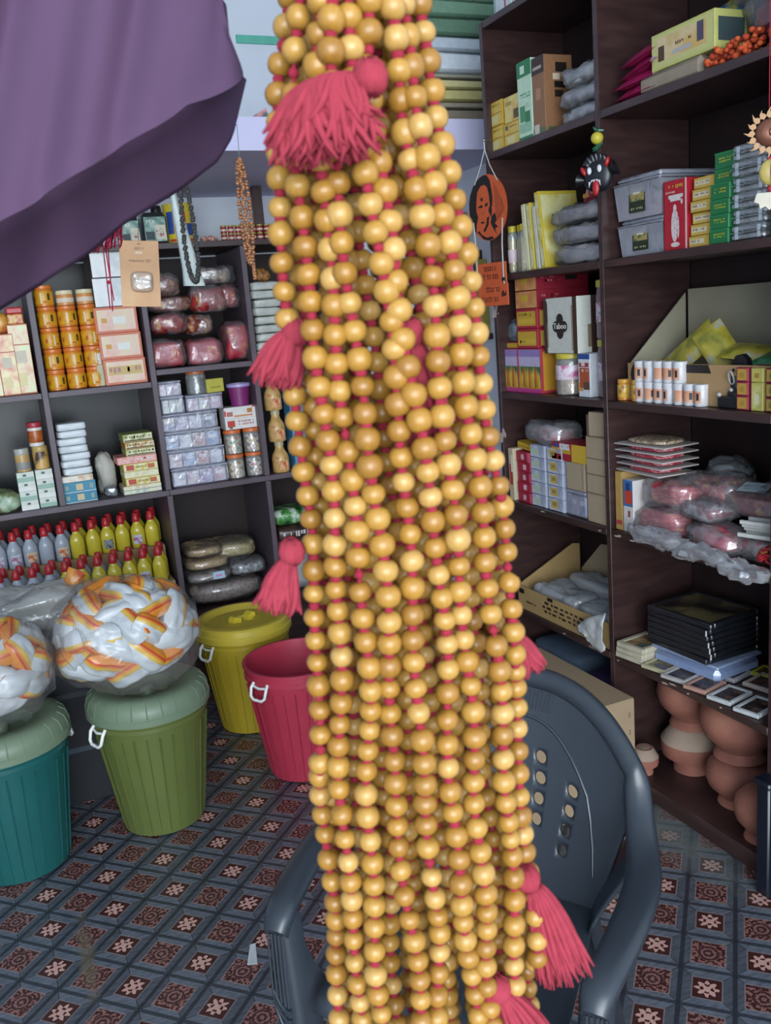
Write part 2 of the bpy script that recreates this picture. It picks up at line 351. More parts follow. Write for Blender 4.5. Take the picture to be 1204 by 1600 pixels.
for x0, x1 in ((BX[0]-.011, BX[3]), (BX[3], BX[5]+.011)):
    rel(MB().cbox(x0, x1-.0005, BY-.001, BY+BD, ZLOW-.022, ZLOW, .0015), 'shelf_board', wood_edge, bu)
    rel(MB().cbox(x0, x1-.0005, BY-.001, BY+BD, ZTOP-.023, ZTOP, .0015), 'shelf_board', wood, bu)
for x0, x1 in ((BX[0], BX[3]), (BX[3], BX[4]), (BX[4], BX[5])):
    rel(MB().cbox(x0+.012, x1-.012, BY+.001, BY+BD, ZB-.022, ZB, .0015), 'shelf_board', wood, bu); rel(MB().box(x0+.012, x1-.012, BY+.03, BY+.045, 0, ZB-.023), 'plinth', wood, bu)
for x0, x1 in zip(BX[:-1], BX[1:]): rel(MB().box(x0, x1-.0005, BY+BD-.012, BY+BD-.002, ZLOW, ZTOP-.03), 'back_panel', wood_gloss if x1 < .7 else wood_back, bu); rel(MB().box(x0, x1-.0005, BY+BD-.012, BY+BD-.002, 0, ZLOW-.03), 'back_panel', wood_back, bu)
p = hit(403, 330, 1, BY+.1); rel(MB().cbox(p[0]-.02, p[0]+.02, BY+.09, BY+.12, ZTOP, ZTOP+.215, .002), 'post', wood, bu)

RZ = [z+.001 for z in RZ]; ZB += .001; ZLOW += .001; ZMID_L += .001; ZMID_R += .001; ZTOP += .001     # goods stand a hair above the boards
# ------------------------------------------------------------------ plastic armchair
def make_chair(loc, rot):
    pl = mat('dark_grey_plastic', '#2b3138', 0.32, 0.55, 0.04, 6)
    t = thing('plastic_armchair', 'dark grey moulded plastic armchair with holes in its back, standing on the vinyl floor', 'chair', loc, rot)
    def hw(z): return 0.175+0.235*max(0, min(1, (z-.42)/.26))**.8*0.32 if z < .68 else 0.25
    def topz(s): return 0.800-0.125*abs(s)**3.0
    def S(s, q):
        z = .42+q*(topz(s)-.42); h = 0.20+0.072*min(1, (z-.42)/.20); x = s*h
        return Vector((x, .205+.30*(z-.42)-.95*x*x+.0*q, z))
    # back: a grid of cells, some with a round hole
    mb = MB(); nc, nr, K = 15, 10, 16
    for i in range(nc):
        for j in range(nr):
            s0, s1, q0, q1 = -1+2*i/nc, -1+2*(i+1)/nc, j/nr, (j+1)/nr; sm, qm = (s0+s1)/2, (q0+q1)/2
            out, inn = [], []
            for k in range(K):
                a = 2*PI*k/K+PI/4; c, d = math.cos(a), math.sin(a); m_ = max(abs(c), abs(d)); out.append(S(sm+(s1-s0)/2*c/m_, qm+(q1-q0)/2*d/m_))
                inn.append(S(sm+.0120/.265*c, qm+.0120/.39*d))
            ci = abs(i-nc//2)
            hole = (ci in (0, 2) and 3 <= j <= 6) or (ci == 4 and 2 <= j <= 5)
            fs = [(k, (k+1) % K, K+(k+1) % K, K+k) for k in range(K)]
            if not hole: fs.append(tuple(range(K, 2*K)))
            mb.add(out+inn, fs)
    me = mb.mesh('back', pl, 50); import bmesh
    bm = bmesh.new(); bm.from_mesh(me); bmesh.ops.remove_doubles(bm, verts=bm.verts, dist=.0006); bm.to_mesh(me); bm.free()
    me.polygons.foreach_set('use_smooth', [True]*len(me.polygons))
    o = ob('back', me, t); md = o.modifiers.new('thickness', 'SOLIDIFY'); md.thickness = .006; md.offset = 1
    # rim that runs from one arm over the back to the other
    R = []
    def P(x, y, z, wx, wy, wz, nx, ny, nz, wd, th): R.append((Vector((x, y, z)), Vector((wx, wy, wz)).normalized(), Vector((nx, ny, nz)).normalized(), wd, th))
    half = [(.286, -.235, .538, 1, 0, -.05, 0, -.6, .8, .044, .014), (.290, -.20, .566, 1, 0, -.05, 0, -.2, 1, .056, .014), (.308, -.08, .578, 1, 0, -.05, 0, 0, 1, .060, .014),
            (.314, .04, .582, 1, 0, -.08, 0, -.1, 1, .062, .014), (.302, .12, .596, 1, .1, -.1, 0, -.4, .9, .058, .014), (.288, .175, .628, 1, .2, -.1, 0, -.75, .65, .052, .014),
            (.279, .205, .666, 1, .25, .05, .1, -.95, .3, .048, .013)]
    for q in half: P(*q)
    for s in (.97, .93, .85, .72, .55, .36, .18, 0):
        p = S(s, 1); a = S(s+.02, 1) if s < .97 else S(1, 1); b_ = S(s-.02, 1); tg = (b_-a).normalized(); outw = Vector((-tg.z, 0, tg.x)); outw = outw if outw.z > 0 or outw.x > 0 else -outw
        p = p+outw*.010; nrm = Vector((.1, -.95, .25)); P(p.x, p.y-.004, p.z, outw.x, .25, outw.z, nrm.x, nrm.y, nrm.z, .040, .013)
    full = R+[(Vector((-p.x, p.y, p.z)), Vector((-wv.x, wv.y, wv.z)), Vector((-nv.x, nv.y, nv.z)), wd, th) for p, wv, nv, wd, th in reversed(R[:-1])]
    # resample smoothly
    def cr(a, b, c, d, u): return 0.5*((2*b)+(c-a)*u+(2*a-5*b+4*c-d)*u*u+(3*b-a-3*c+d)*u**3)
    mb = MB(); rings = []
    for i in range(len(full)-1):
        g = lambda k: full[max(0, min(len(full)-1, k))]
        for u in [q/4 for q in range(4)]+([1] if i == len(full)-2 else []):
            rings.append(tuple(cr(g(i-1)[k], g(i)[k], g(i+1)[k], g(i+2)[k], u) for k in range(5)))
    prof = [(-.5, -.9), (-.53, -.2), (-.46, .55), (-.3, .95), (0, 1.12), (.3, .95), (.46, .55), (.53, -.2), (.5, -.9), (.42, -.9), (.38, -.1), (0, .15), (-.38, -.1), (-.42, -.9)]
    vs_ = []; n = len(prof)
    for p, wv, nv, wd, th in rings:
        wv = wv.normalized(); nv = (nv-wv*nv.dot(wv)).normalized()
        for a, b_ in prof: vs_.append(p+wv*a*wd+nv*b_*th)
    fs = [(j*n+k, j*n+(k+1) % n, (j+1)*n+(k+1) % n, (j+1)*n+k) for j in range(len(rings)-1) for k in range(n)]
    fs += [tuple(range(n)), tuple((len(rings)-1)*n+k for k in range(n-1, -1, -1))]
    mb.add(vs_, fs); mb.build('arm_rim', pl, t, angle=60)
    # seat
    mb = MB()
    def seat(u, v):
        x = (u-.5)*2; y = -.235+v*.45; h = .225-.03*v; z = .425+.012*abs(x)**3-.012*math.sin(PI*v)-(.03*(1-v/.12)**2 if v < .12 else 0); return Vector((x*h, y, z))
    mb.grid(seat, 17, 15); o = mb.build('seat', pl, t, angle=60); md = o.modifiers.new('thickness', 'SOLIDIFY'); md.thickness = .006
    # flared sides that join back, arm and seat behind the slot
    for sg in (-1, 1):
        mb = MB()
        def side(u, v, sg=sg):
            z = .43+v*.155; y = .225-u*(.10-.03*v)+.28*(z-.44)*(1-u)*.9; x = sg*(.188+.105*v**1.2+.012*u-.02*(1-u)*v); return Vector((x, y-.03, z))
        mb.grid(side, 8, 10); o = mb.build('side_panel', pl, t, angle=60); md = o.modifiers.new('thickness', 'SOLIDIFY'); md.thickness = .006
    # front legs: broad fluted front and a deep inner web widening to the seat
    for sg in (-1, 1):
        mb = MB(); prof = []
        zs = [0, .1, .2, .28, .35, .40, .445, .49, .53, .556]
        for z in zs:
            k = z/.56; xo = sg*(.268+.044*k); yf = -.265+.035*k; wdt = .050+.010*(1-k); dp = .045+.010*(1-k)+(.05*math.exp(-((z-.40)/.05)**2))
            for a, b_ in ((0, .012), (.012, 0), (wdt-.012, 0), (wdt, .010), (wdt, dp), (wdt-.006, dp), (wdt-.008, .016), (.008, .016), (.006, dp), (0, dp)):
                prof.append(Vector((xo-sg*a, yf+b_, z)))
        n = 10
        fs = [(j*n+k, j*n+(k+1) % n, (j+1)*n+(k+1) % n, (j+1)*n+k) for j in range(len(zs)-1) for k in range(n)]+[tuple(range(n)), tuple((len(zs)-1)*n+k for k in range(n))]
        mb.add(prof, fs); lg = mb.build('leg', pl, t, angle=50)
        fl = MB()
        for i in range(5):
            xa = sg*(.304-.0075*i); z1 = .535; z0 = .42-.012*i
            fl.tube([(xa, -.2325, z1), (xa-sg*.001, -.237, (z1+z0)/2), (xa-sg*.002, -.240, z0)], .0022, 6)
        for i in range(3):
            z0 = .402-.018*i
            fl.tube([(sg*.307, -.228, z0+.055-.01*i), (sg*.303, -.237, z0+.03), (sg*.290, -.2415, z0+.008), (sg*.275, -.243, z0-.004), (sg*.264, -.2425, z0-.001)], [.002, .003, .0035, .0045, .004], 6)
        fl.build('fluting', pl, lg, angle=60)
        mb = MB(); prof = []
        for z in (0, .2, .42):
            k = z/.42; xo = sg*(.235-.045*k); yb = .33-.12*k
            for a, b_ in ((0, 0), (.045, 0), (.045, .01), (.010, .012), (.010, .045), (0, .045)): prof.append(Vector((xo-sg*a, yb-b_, z)))
        n = 6
        fs = [(j*n+k, j*n+(k+1) % n, (j+1)*n+(k+1) % n, (j+1)*n+k) for j in range(2) for k in range(n)]+[tuple(range(n)), tuple(2*n+k for k in range(n))]
        mb.add(prof, fs).build('leg', pl, t, angle=50)
    # fan of moulded ribs under the top edge and the arch line below it
    rb = MB()
    for i in range(-11, 12):
        s = i*.032; rb.tube([S(s, .965)+Vector((0, -.007, 0)), S(s*.96, .92)+Vector((0, -.007, 0)), S(s*.9, .87)+Vector((0, -.0065, 0))], .0024, 5)
    rb.tube([S(-.86+1.72*k/24, .84-.62*abs(-1+2*k/24)**3)+Vector((0, -.006, 0)) for k in range(25)], .0035, 6)
    tag(rb.build('moulded_ribs', pl, t, angle=60), kind='stuff')
    return t
make_chair((0.610, 1.205, 0), math.radians(-49)).scale = (.90, .90, 1.0)

# ------------------------------------------------------------------ buckets
def make_bucket(name, label, cx, cy, col, lidcol=None, style='ring', h=.40, rb=.128, rt=.172, hrot=0, handle='#d7d9d4'):
    t = thing(name, label, 'bucket', (cx, cy, 0), hrot)
    m = mat('bucket_plastic', col, 0.36, 0.45, 0.05, 8)
    prof = [(rb-.01, 0), (rb, .006)]+[(rb+(rt-rb)*k/10, .006+(h-.05)*k/10) for k in range(1, 11)]+[(rt+.006, h-.042), (rt+.006, h-.03), (rt+.002, h-.026), (rt+.002, h-.006), (rt+.009, h-.004), (rt+.009, h+.002), (rt-.002, h+.002), (rt-.006, h-.03), (rt-.05, .02), (0, .016)]
    body = MB().lathe(prof, 56)
    rbm = body; n = 28
    for i in range(n):
        a = 2*PI*i/n; c, s = math.cos(a), math.sin(a); a0 = .0015
        rbm.tube([((rb+(rt-rb)*q-a0)*c if False else (rb+(rt-rb)*q+.0004)*c, (rb+(rt-rb)*q+.0004)*s, .012+(h-.075)*q) for q in (0, .5, 1)], .0024 if i % 2 else .0016, 4)
    body.build('body', m, t)
    if lidcol:
        lm = mat('lid_plastic', lidcol, 0.42, 0.45, 0.08, 7)
        R = rt+.018; z = h-.012
        if style == 'ring':
            lp = [(R-.006, z+.0), (R, z-.004), (R, z+.012), (R-.004, z+.016), (R-.004, z+.03), (R-.012, z+.052), (R-.028, z+.064), (R-.05, z+.066), (R-.085, z+.060), (R-.10, z+.054), (R-.108, z+.040), (R-.118, z+.028), (.024, z+.026), (.02, z+.05), (.014, z+.056), (0, z+.058)]
            g = MB().lathe(lp, 56)
            for i in range(26):
                a = 2*PI*i/26; c, s = math.cos(a), math.sin(a); g.tube([((R-.0035)*c, (R-.0035)*s, z+.018), ((R-.0035)*c, (R-.0035)*s, z+.03), ((R-.0115)*c, (R-.0115)*s, z+.0515), ((R-.028)*c, (R-.028)*s, z+.0638)], .0017, 4)
            g.build('lid', lm, t)
        else:
            lp = [(R-.006, z), (R, z-.004), (R, z+.018), (R-.004, z+.022), (R-.006, z+.042), (R-.012, z+.048), (R-.03, z+.05), (R-.036, z+.046), (R-.05, z+.030), (R-.075, z+.034), (.045, z+.036), (.04, z+.026), (0, z+.025)]
            lid = MB().lathe(lp, 56).build('lid', lm, t)
            k = MB()
            for sg in (-1, 1):
                k.prism([(sg*.016, z+.026), (sg*.052, z+.026), (sg*.052, z+.05), (sg*.040, z+.056), (sg*.016, z+.046)] if sg > 0 else [(-.052, z+.026), (-.016, z+.026), (-.016, z+.046), (-.040, z+.056), (-.052, z+.05)], -.016, .016)
            k.build('lid_grip', mat('lid_plastic', '#d3bd3a', 0.4, 0.45, 0.05, 9), lid)
    hm = mat('white_plastic', handle, 0.35, 0.5, 0.04)
    for sg in (-1, 1):
        hd = MB(); x0 = sg*(rt+.004); z = h-.045
        loop = [(x0, -.030, z+.018), (x0+sg*.012, -.033, z+.004), (x0+sg*.020, -.030, z-.022), (x0+sg*.022, -.018, z-.032), (x0+sg*.022, .018, z-.032), (x0+sg*.020, .030, z-.022), (x0+sg*.012, .033, z+.004), (x0, .030, z+.018)]
        hd.tube(loop, .0052, 8); hd.tube([(x0+sg*.004, -.028, z+.006), (x0+sg*.010, 0, z+.004), (x0+sg*.004, .028, z+.006)], .0045, 8)
        hd.build('handle', hm, t, angle=60)
    return t
make_bucket('lidded_bucket', 'olive green plastic bucket with a ribbed lid under the right sack of packets', 0.297, 2.69, '#5a6434', '#687862', 'ring', .405, .125, .170, math.radians(-155))
make_bucket('lidded_bucket', 'dark teal plastic bucket with a grey-green lid under the left sack of packets', -0.125, 2.665, '#1a5352', '#687862', 'ring', .405, .132, .172, math.radians(25))
make_bucket('lidded_bucket', 'yellow plastic bucket with a yellow lid standing before the lowest shelf', 0.738, 3.205, '#a8922a', '#b8a338', 'plate', .395, .122, .166, math.radians(25))
make_bucket('open_bucket', 'open pinkish red plastic bucket with white handle clips beside the yellow bucket', 0.800, 2.752, '#a93347', None, '', .40, .125, .172, math.radians(30))

# ------------------------------------------------------------------ purple cloth hanging by the camera
def lerp_poly(pts, u):
    L = [0]
    for a, b in zip(pts[:-1], pts[1:]): L.append(L[-1]+math.hypot(b[0]-a[0], b[1]-a[1]))
    s = u*L[-1]
    for k in range(len(pts)-1):
        if s <= L[k+1]+1e-9:
            f = (s-L[k])/(L[k+1]-L[k]); return pts[k][0]+f*(pts[k+1][0]-pts[k][0]), pts[k][1]+f*(pts[k+1][1]-pts[k][1])
    return pts[-1]
TOPL = [(-160, -170), (60, -170), (240, -170), (330, -170)]
FOLD = [(-160, 440), (-60, 385), (0, 348), (60, 313), (150, 252), (240, 200), (300, 160), (330, 142), (352, 128), (374, 112)]
HEM = [(-160, 560), (-60, 515), (0, 477), (60, 441), (130, 396), (190, 346), (280, 291), (335, 250), (357, 212), (378, 122)]
RIGHT = [(330, -170), (345, 0), (350, 50), (372, 100)]
def cloth_pt(u, v):
    a, f, h = lerp_poly(TOPL, u), lerp_poly(FOLD, u), lerp_poly(HEM, u)
    dt, df, dh = .52, .475+.03*u, .575
    if v < .72:
        q = v/.72; x = a[0]+(f[0]-a[0])*q; y = a[1]+(f[1]-a[1])*q
        if u > .85: x += (lerp_poly(RIGHT, q)[0]-(a[0]+(f[0]-a[0])*q))*((u-.85)/.15)
        d = dt+(df-dt)*q**1.5
    else:
        q = (v-.72)/.28; x = f[0]+(h[0]-f[0])*q; y = f[1]+(h[1]-f[1])*q; d = df+(dh-df)*q**.8
    d += .006*math.sin(u*17+v*3)*(1-v*.6)+.004*math.sin(u*31+v*9+1)
    return Vector(at(x, y, d))
mb = MB().grid(cloth_pt, 60, 50)
o = solo(mb, 'hanging_cloth', mat('purple_cloth', '#523d54', 0.85, 0.15, 0.10, 5, 0.10, 900), 'plain purple cloth hanging close above, its lower edge folded back', 'cloth')
md = o.modifiers.new('thickness', 'SOLIDIFY'); md.thickness = .003
# ------------------------------------------------------------------ the bundle of wooden bead malas
def bead_material():
    m = bpy.data.materials.new('turned_wood'); m.use_nodes = True; nt = m.node_tree; b = nt.nodes['Principled BSDF']
    oi = nt.nodes.new('ShaderNodeObjectInfo'); r = nt.nodes.new('ShaderNodeValToRGB'); cr = r.color_ramp
    for p, c in ((0, '#8a6024'), (0.35, '#9b702b'), (0.7, '#a47b36'), (1, '#b08a4c')):
        e = cr.elements[0] if p == 0 else cr.elements[-1] if p == 1 else cr.elements.new(p); e.position = p; e.color = (*rgb(c), 1)
    nt.links.new(oi.outputs['Random'], r.inputs['Fac'])
    tc = nt.nodes.new('ShaderNodeTexCoord'); mp = nt.nodes.new('ShaderNodeMapping'); mp.inputs['Scale'].default_value = (300, 300, 60); nt.links.new(tc.outputs['Object'], mp.inputs['Vector'])
    n = nt.nodes.new('ShaderNodeTexNoise'); n.inputs['Scale'].default_value = 1.6; nt.links.new(mp.outputs['Vector'], n.inputs['Vector'])
    mx = nt.nodes.new('ShaderNodeMix'); mx.data_type = 'RGBA'; mx.blend_type = 'MULTIPLY'; mx.inputs[0].default_value = .35
    nt.links.new(r.outputs['Color'], mx.inputs[6]); nt.links.new(n.outputs['Color'], mx.inputs[7]); 
    g = nt.nodes.new('ShaderNodeMapRange'); g.inputs['To Min'].default_value = .78; g.inputs['To Max'].default_value = 1.18; nt.links.new(n.outputs['Fac'], g.inputs['Value'])
    v = nt.nodes.new('ShaderNodeVectorMath'); v.operation = 'SCALE'; nt.links.new(r.outputs['Color'], v.inputs[0]); nt.links.new(g.outputs['Result'], v.inputs['Scale'])
    nt.links.new(v.outputs['Vector'], b.inputs['Base Color']); b.inputs['Roughness'].default_value = .33; b.inputs['Specular IOR Level'].default_value = .5
    return m
bead_m = bead_material(); red_m = mat('red_thread', '#8a2636', 0.9, 0.15, 0.12, 200, 0.3, 900)
bead_me = MB().lathe([(.0011, -.0050), (.0030, -.0049), (.0046, -.0037), (.0056, -.0019), (.0059, 0), (.0056, .0019), (.0046, .0037), (.0030, .0049), (.0011, .0050)], 18).mesh('bead', bead_m, 60)
E1, E2 = np.array([math.cos(YAW), -math.sin(YAW), 0]), np.array([math.sin(YAW), math.cos(YAW), 0])
BC = np.array([.170, .412, 0])
def bund(px, py):                                          # pixel -> (sideways, height) on the upright plane the bundle hangs in
    d = ray(px, py); t = (BC@E2)/(d@E2); p = CAM+d*t; return (p-BC)@E1, p[2]
EDGE = [(-140, 445, 655), (0, 430, 672), (100, 416, 686), (200, 415, 697), (400, 424, 745), (600, 442, 772), (800, 458, 802), (1000, 474, 818), (1200, 482, 828), (1400, 500, 852), (1600, 508, 872), (1760, 515, 880)]
ED = []
for y, l, r in EDGE:
    a, z = bund(l, y); b, z2 = bund(r, y); ED.append(((z+z2)/2, a, b))
ED.sort()
def span(z):
    zs = [e[0] for e in ED]; return np.interp(z, zs, [e[1] for e in ED])+.006, np.interp(z, zs, [e[2] for e in ED])-.006
rb_ = random.Random(11)
front = [(-1+2*i/8.0, 0) for i in range(9)]; second = [(-.875+.25*i, .50) for i in range(8)]; back = [(-.90+1.8*i/12, 1.0) for i in range(13)]
lines = front+second+back
ph = {i: [rb_.uniform(0, 6.28) for _ in range(6)] for i in range(len(lines))}
def strand_pt(i, z):
    a, b = lines[i]; l, r = span(z); p = ph[i]
    a2 = a+.038*math.sin(z*9+p[0])+.034*math.sin(z*21+p[1])+(.02*math.sin(z*60+p[2]))
    a2 = max(-1.02, min(1.02, a2)); x = (l+r)/2+(r-l)/2*a2
    dep = -.032*math.sqrt(max(0, 1-min(1, a2*a2)))*(1-b)*1.0+b*.034+.004*math.sin(z*26+p[3])+.002*math.sin(z*75+p[4])
    q = BC+E1*x+E2*dep; return Vector((q[0], q[1], z))
order = sorted(range(len(lines)), key=lambda i: (lines[i][0], lines[i][1]))
pairs = [(order[2*k], order[2*k+1]) for k in range(len(order)//2)]
GRP = 'wooden bead malas hung in one bundle'
MALA_LABELS = ['outermost yellow bead mala toward the purple cloth, frayed red tassel beside its beads',
 'yellow wooden bead mala with round-headed red tassel sticking out above the yellow bucket',
 'yellow wooden bead mala whose thick red tassel lies across the top of the bundle',
 None, None, None, None, None, None, 'yellow wooden bead mala with a long red tassel hanging inside the bundle',
 None, None, 'yellow wooden bead mala with red tassel showing beside the cardboard carton',
 'yellow wooden bead mala with large red tassel hanging over the armchair back', 'yellow wooden bead mala with the lowest red tassel, above the chair seat']
ORD = 'first second third fourth fifth sixth seventh eighth ninth tenth eleventh twelfth thirteenth fourteenth fifteenth'.split()
malas = []
for k, (i, j) in enumerate(pairs):
    z0 = 1.085+.02*rb_.random(); z1 = 1.735+.02*rb_.random()
    if k == len(pairs)-1: z0 = 1.150
    top = strand_pt(i, z1)
    mid = (strand_pt(i, z1)+strand_pt(j, z1))/2
    lab = MALA_LABELS[k] if k < len(MALA_LABELS) and MALA_LABELS[k] else f'yellow wooden bead mala without a showing tassel, {ORD[k]} in the bundle from the purple cloth'
    t = thing('bead_mala', lab, 'beads', mid, 0, GRP)
    path = [strand_pt(i, z1-(z1-z0)*q/260) for q in range(261)]
    A, B_ = strand_pt(i, z0), strand_pt(j, z0); gap = (B_-A).length; path += [A.lerp(B_, .5-.5*math.cos(PI*q/16))+Vector((0, 0, -math.sin(PI*q/16)*max(.012, gap*.45))) for q in range(1, 16)]
    path += [strand_pt(j, z0+(z1-z0)*q/260) for q in range(261)]
    A, B_ = path[-1], path[0]; path += [A.lerp(B_, q/8)+Vector((0, 0, math.sin(PI*q/8)*.012)) for q in range(1, 8)]
    # beads at even arc length with a knot between
    cum = [0]
    for a, b in zip(path[:-1], path[1:]): cum.append(cum[-1]+(b-a).length)
    def pos(s):
        q = int(np.searchsorted(cum, s)); q = max(1, min(len(path)-1, q)); f = (s-cum[q-1])/max(1e-9, cum[q]-cum[q-1]); return path[q-1].lerp(path[q], f), (path[q]-path[q-1])
    s = rb_.uniform(.003, .012); cordm = MB(); pts = []
    while s < cum[-1]-.006:
        p, d = pos(s); sc = rb_.uniform(.95, 1.10)
        o = ob('bead', bead_me, t, p-mid); q = d.normalized().to_track_quat('Z', 'Y'); e = q.to_euler(); o.rotation_euler = (e[0]+rb_.uniform(-.18, .18), e[1]+rb_.uniform(-.18, .18), rb_.uniform(0, 6)); o.scale = (sc, sc, sc*rb_.uniform(.93, 1.03))
        st = .0127*rb_.uniform(.93, 1.08)
        if rb_.random() < .03: st *= 1.35
        pk, d = pos(min(cum[-1], s+st/2)); cordm.ball(pk-mid, rb_.uniform(.0024, .0032), 8, 5, 0, (1, 1, .95))
        s += st
    cordm.tube([p-mid for p in path[::6]], .0011, 5); cordm.build('cord', red_m, t, angle=180)
    malas.append((t, mid))
def tassel(k, knob, mids, tip, dep, rknob, spread, n=90, seed=0, messy=0):
    """a red thread tassel: a bound head and a loose fringe; pixels give its place on the bundle's plane, dep its distance in front of it"""
    t, mid = malas[k]; r = random.Random(seed); s0 = .43/1395
    def W(px, py, d=0):
        d_ = ray(px, py); tt = ((BC+E2*(dep+d))@E2)/(d_@E2); return Vector(CAM+d_*tt)-mid
    kn = W(*knob); m1 = W(*mids); tp = W(*tip); ax = (tp-m1); side = Vector(E1)-ax.normalized()*Vector(E1).dot(ax.normalized()); side.normalize(); dp = ax.normalized().cross(side)
    mb = MB(); mb.ball(kn, rknob, 14, 9)
    for q in range(26):
        a = r.uniform(0, 6.28); mb.tube([kn+Vector((math.cos(a)*rknob*.9*math.sin(b), math.sin(a)*rknob*.9*math.sin(b), rknob*math.cos(b)))*1.04 for b in (.3, .9, 1.5, 2.1, 2.7)], .0009, 3)
    neck = kn.lerp(m1, .5)
    for q in range(n):
        a = r.uniform(0, 6.28); e = math.sqrt(r.random()); sx, sy = math.cos(a)*e, math.sin(a)*e; L = r.uniform(.80-.25*messy, 1.06+.1*messy); wv = r.uniform(-.003, .003)*(1+2*messy)
        p1 = neck+side*sx*rknob*.5+dp*sy*rknob*.4
        p2 = m1+side*sx*spread*.55+dp*sy*spread*.4
        p3 = m1+ax*.55*L+side*(sx*spread*.95+wv)+dp*sy*spread*.5
        p4 = m1+ax*L+side*(sx*spread*1.05-wv)+dp*sy*spread*.45
        pts = []
        for u in [v/8 for v in range(9)]:
            c = 1-u; pts.append(p1*c**3+p2*3*c*c*u+p3*3*c*u*u+p4*u**3)
        mb.tube(pts, [.0017]*4+[.0019]*3+[.0014, .0006], 4)
    tag(mb.build('tassel', mat('tassel_wool', '#8f3440', 0.95, 0.1, 0.10, 160), t, angle=180), 'red wool tassel')
tassel(2, (578, 122), (498, 118), (512, 240), -.050, .0076, .0215, 260, 1, 1)
tassel(0, (462, 520), (450, 525), (428, 605), -.004, .007, .012, 80, 2)
tassel(9, (640, 520), (655, 560), (668, 690), -.020, .007, .0115, 90, 3)
tassel(1, (456, 862), (443, 890), (430, 955), -.014, .0068, .0105, 80, 4)
tassel(12, (795, 985), (800, 1000), (818, 1055), .014, .0075, .0125, 80, 5)
tassel(13, (822, 1372), (845, 1400), (884, 1530), -.010, .0078, .0140, 130, 6)
tassel(14, (775, 1545), (790, 1560), (830, 1650), -.022, .0085, .0175, 110, 7)
# ------------------------------------------------------------------ builders for the goods on the shelves
from mathutils import noise
class Slot:
    def __init__(s, loc, rot, W, D, H): s.loc, s.rot, s.W, s.D, s.H = Vector(loc), rot, W, D, H
    def up(s, dz, H=None, **k):
        q = Slot(s.loc+Vector((0, 0, dz)), s.rot, k.get('W', s.W), k.get('D', s.D), s.H if H is None else H); return q
def RS(x0, x1, yt, yb, zb=None, off=.02, D=.15):
    c = RX+off; a, b, t = hit(x0, yb, 0, c), hit(x1, yb, 0, c), hit((x0+x1)/2, yt, 0, c)
    z = (a[2]+b[2])/2 if zb is None else zb
    return Slot((c+D/2, (a[1]+b[1])/2, z), -PI/2, a[1]-b[1], D, t[2]-z)
def BS(x0, x1, yt, yb, zb=None, off=.03, D=.15):
    c = BY+off; a, b, t = hit(x0, yb, 1, c), hit(x1, yb, 1, c), hit((x0+x1)/2, yt, 1, c)
    z = (a[2]+b[2])/2 if zb is None else zb
    return Slot(((a[0]+b[0])/2, c+D/2, z), 0, b[0]-a[0], D, t[2]-z)
def scrib(face, x0, x1, z0, z1, col, rows=2, seed=1, head=False):
    """unreadable small print: rows of short strokes"""
    r = random.Random(seed); out = []; h = (z1-z0)/rows
    for k in range(rows):
        zb = z1-(k+1)*h+h*.22; zt = z1-k*h-h*.12; x = x0+r.uniform(0, .06)*(x1-x0)
        if head: out.append((face, x, x1-r.uniform(0, .1)*(x1-x0), zt-h*.12, zt, col))
        while x < x1-.02*(x1-x0):
            w_ = r.uniform(.035, .08)*(x1-x0)*2
            if r.random() < .82: out.append((face, x, min(x1, x+w_*.62), zb+r.uniform(0, .25)*h, zt, col))
            x += w_
    return out
def decal(W, D, H, prints, e=.0006):
    mb = MB(); mats = []; idx = {}
    for k, p in enumerate(prints):
        f, a, b, c, d, col = p[:6]
        m = col if not isinstance(col, str) else mat('print', col, .45, .4, .04, 80)
        if m not in idx: idx[m] = len(mats); mats.append(m)
        q = e*(1+.25*(k % 5))
        if f == 'f': pts = [(-W/2+a*W, -D/2-q, c*H), (-W/2+b*W, -D/2-q, c*H), (-W/2+b*W, -D/2-q, d*H), (-W/2+a*W, -D/2-q, d*H)]
        elif f == 'r': pts = [(W/2+q, -D/2+a*D, c*H), (W/2+q, -D/2+b*D, c*H), (W/2+q, -D/2+b*D, d*H), (W/2+q, -D/2+a*D, d*H)]
        elif f == 'l': pts = [(-W/2-q, D/2-a*D, c*H), (-W/2-q, D/2-b*D, c*H), (-W/2-q, D/2-b*D, d*H), (-W/2-q, D/2-a*D, d*H)]
        else: pts = [(-W/2+a*W, -D/2+c*D, H+q), (-W/2+b*W, -D/2+c*D, H+q), (-W/2+b*W, -D/2+d*D, H+q), (-W/2+a*W, -D/2+d*D, H+q)]
        mb.add(pts, [(0, 1, 2, 3)], idx[m])
    return mb, mats
def pbox(S, name, label, cat, col, prints=(), texts=(), group=None, drot=0, tilt=0, c=.0015, lid=False, body=None):
    """a printed carton: body, printed face, and a lid seam where the photo shows one"""
    W, D, H = S.W, S.D, S.H
    t = thing(name, label, cat, S.loc, (0, tilt, S.rot+drot), group)
    MB().cbox(-W/2, W/2, -D/2, D/2, 0, H, c).build('box_body', body or card(col), t)
    if prints:
        mb, ms = decal(W, D, H, list(prints)); mb.build('printed_face', ms, t)
    if lid: MB().cbox(-W/2-.0012, W/2+.0012, -D/2-.0012, D/2+.0012, H*.72, H+.0012, c).build('lid', body or card(col), t)
    for f, tx, hf, cl, cx, cz in texts:
        s = hf*H
        if f == 'f': text(t, tx, s, cl, (-W/2+cx*W, -D/2-.0016, cz*H))
        elif f == 'r': text(t, tx, s, cl, (W/2+.0016, -D/2+cx*D, cz*H), (PI/2, 0, PI/2))
    return t
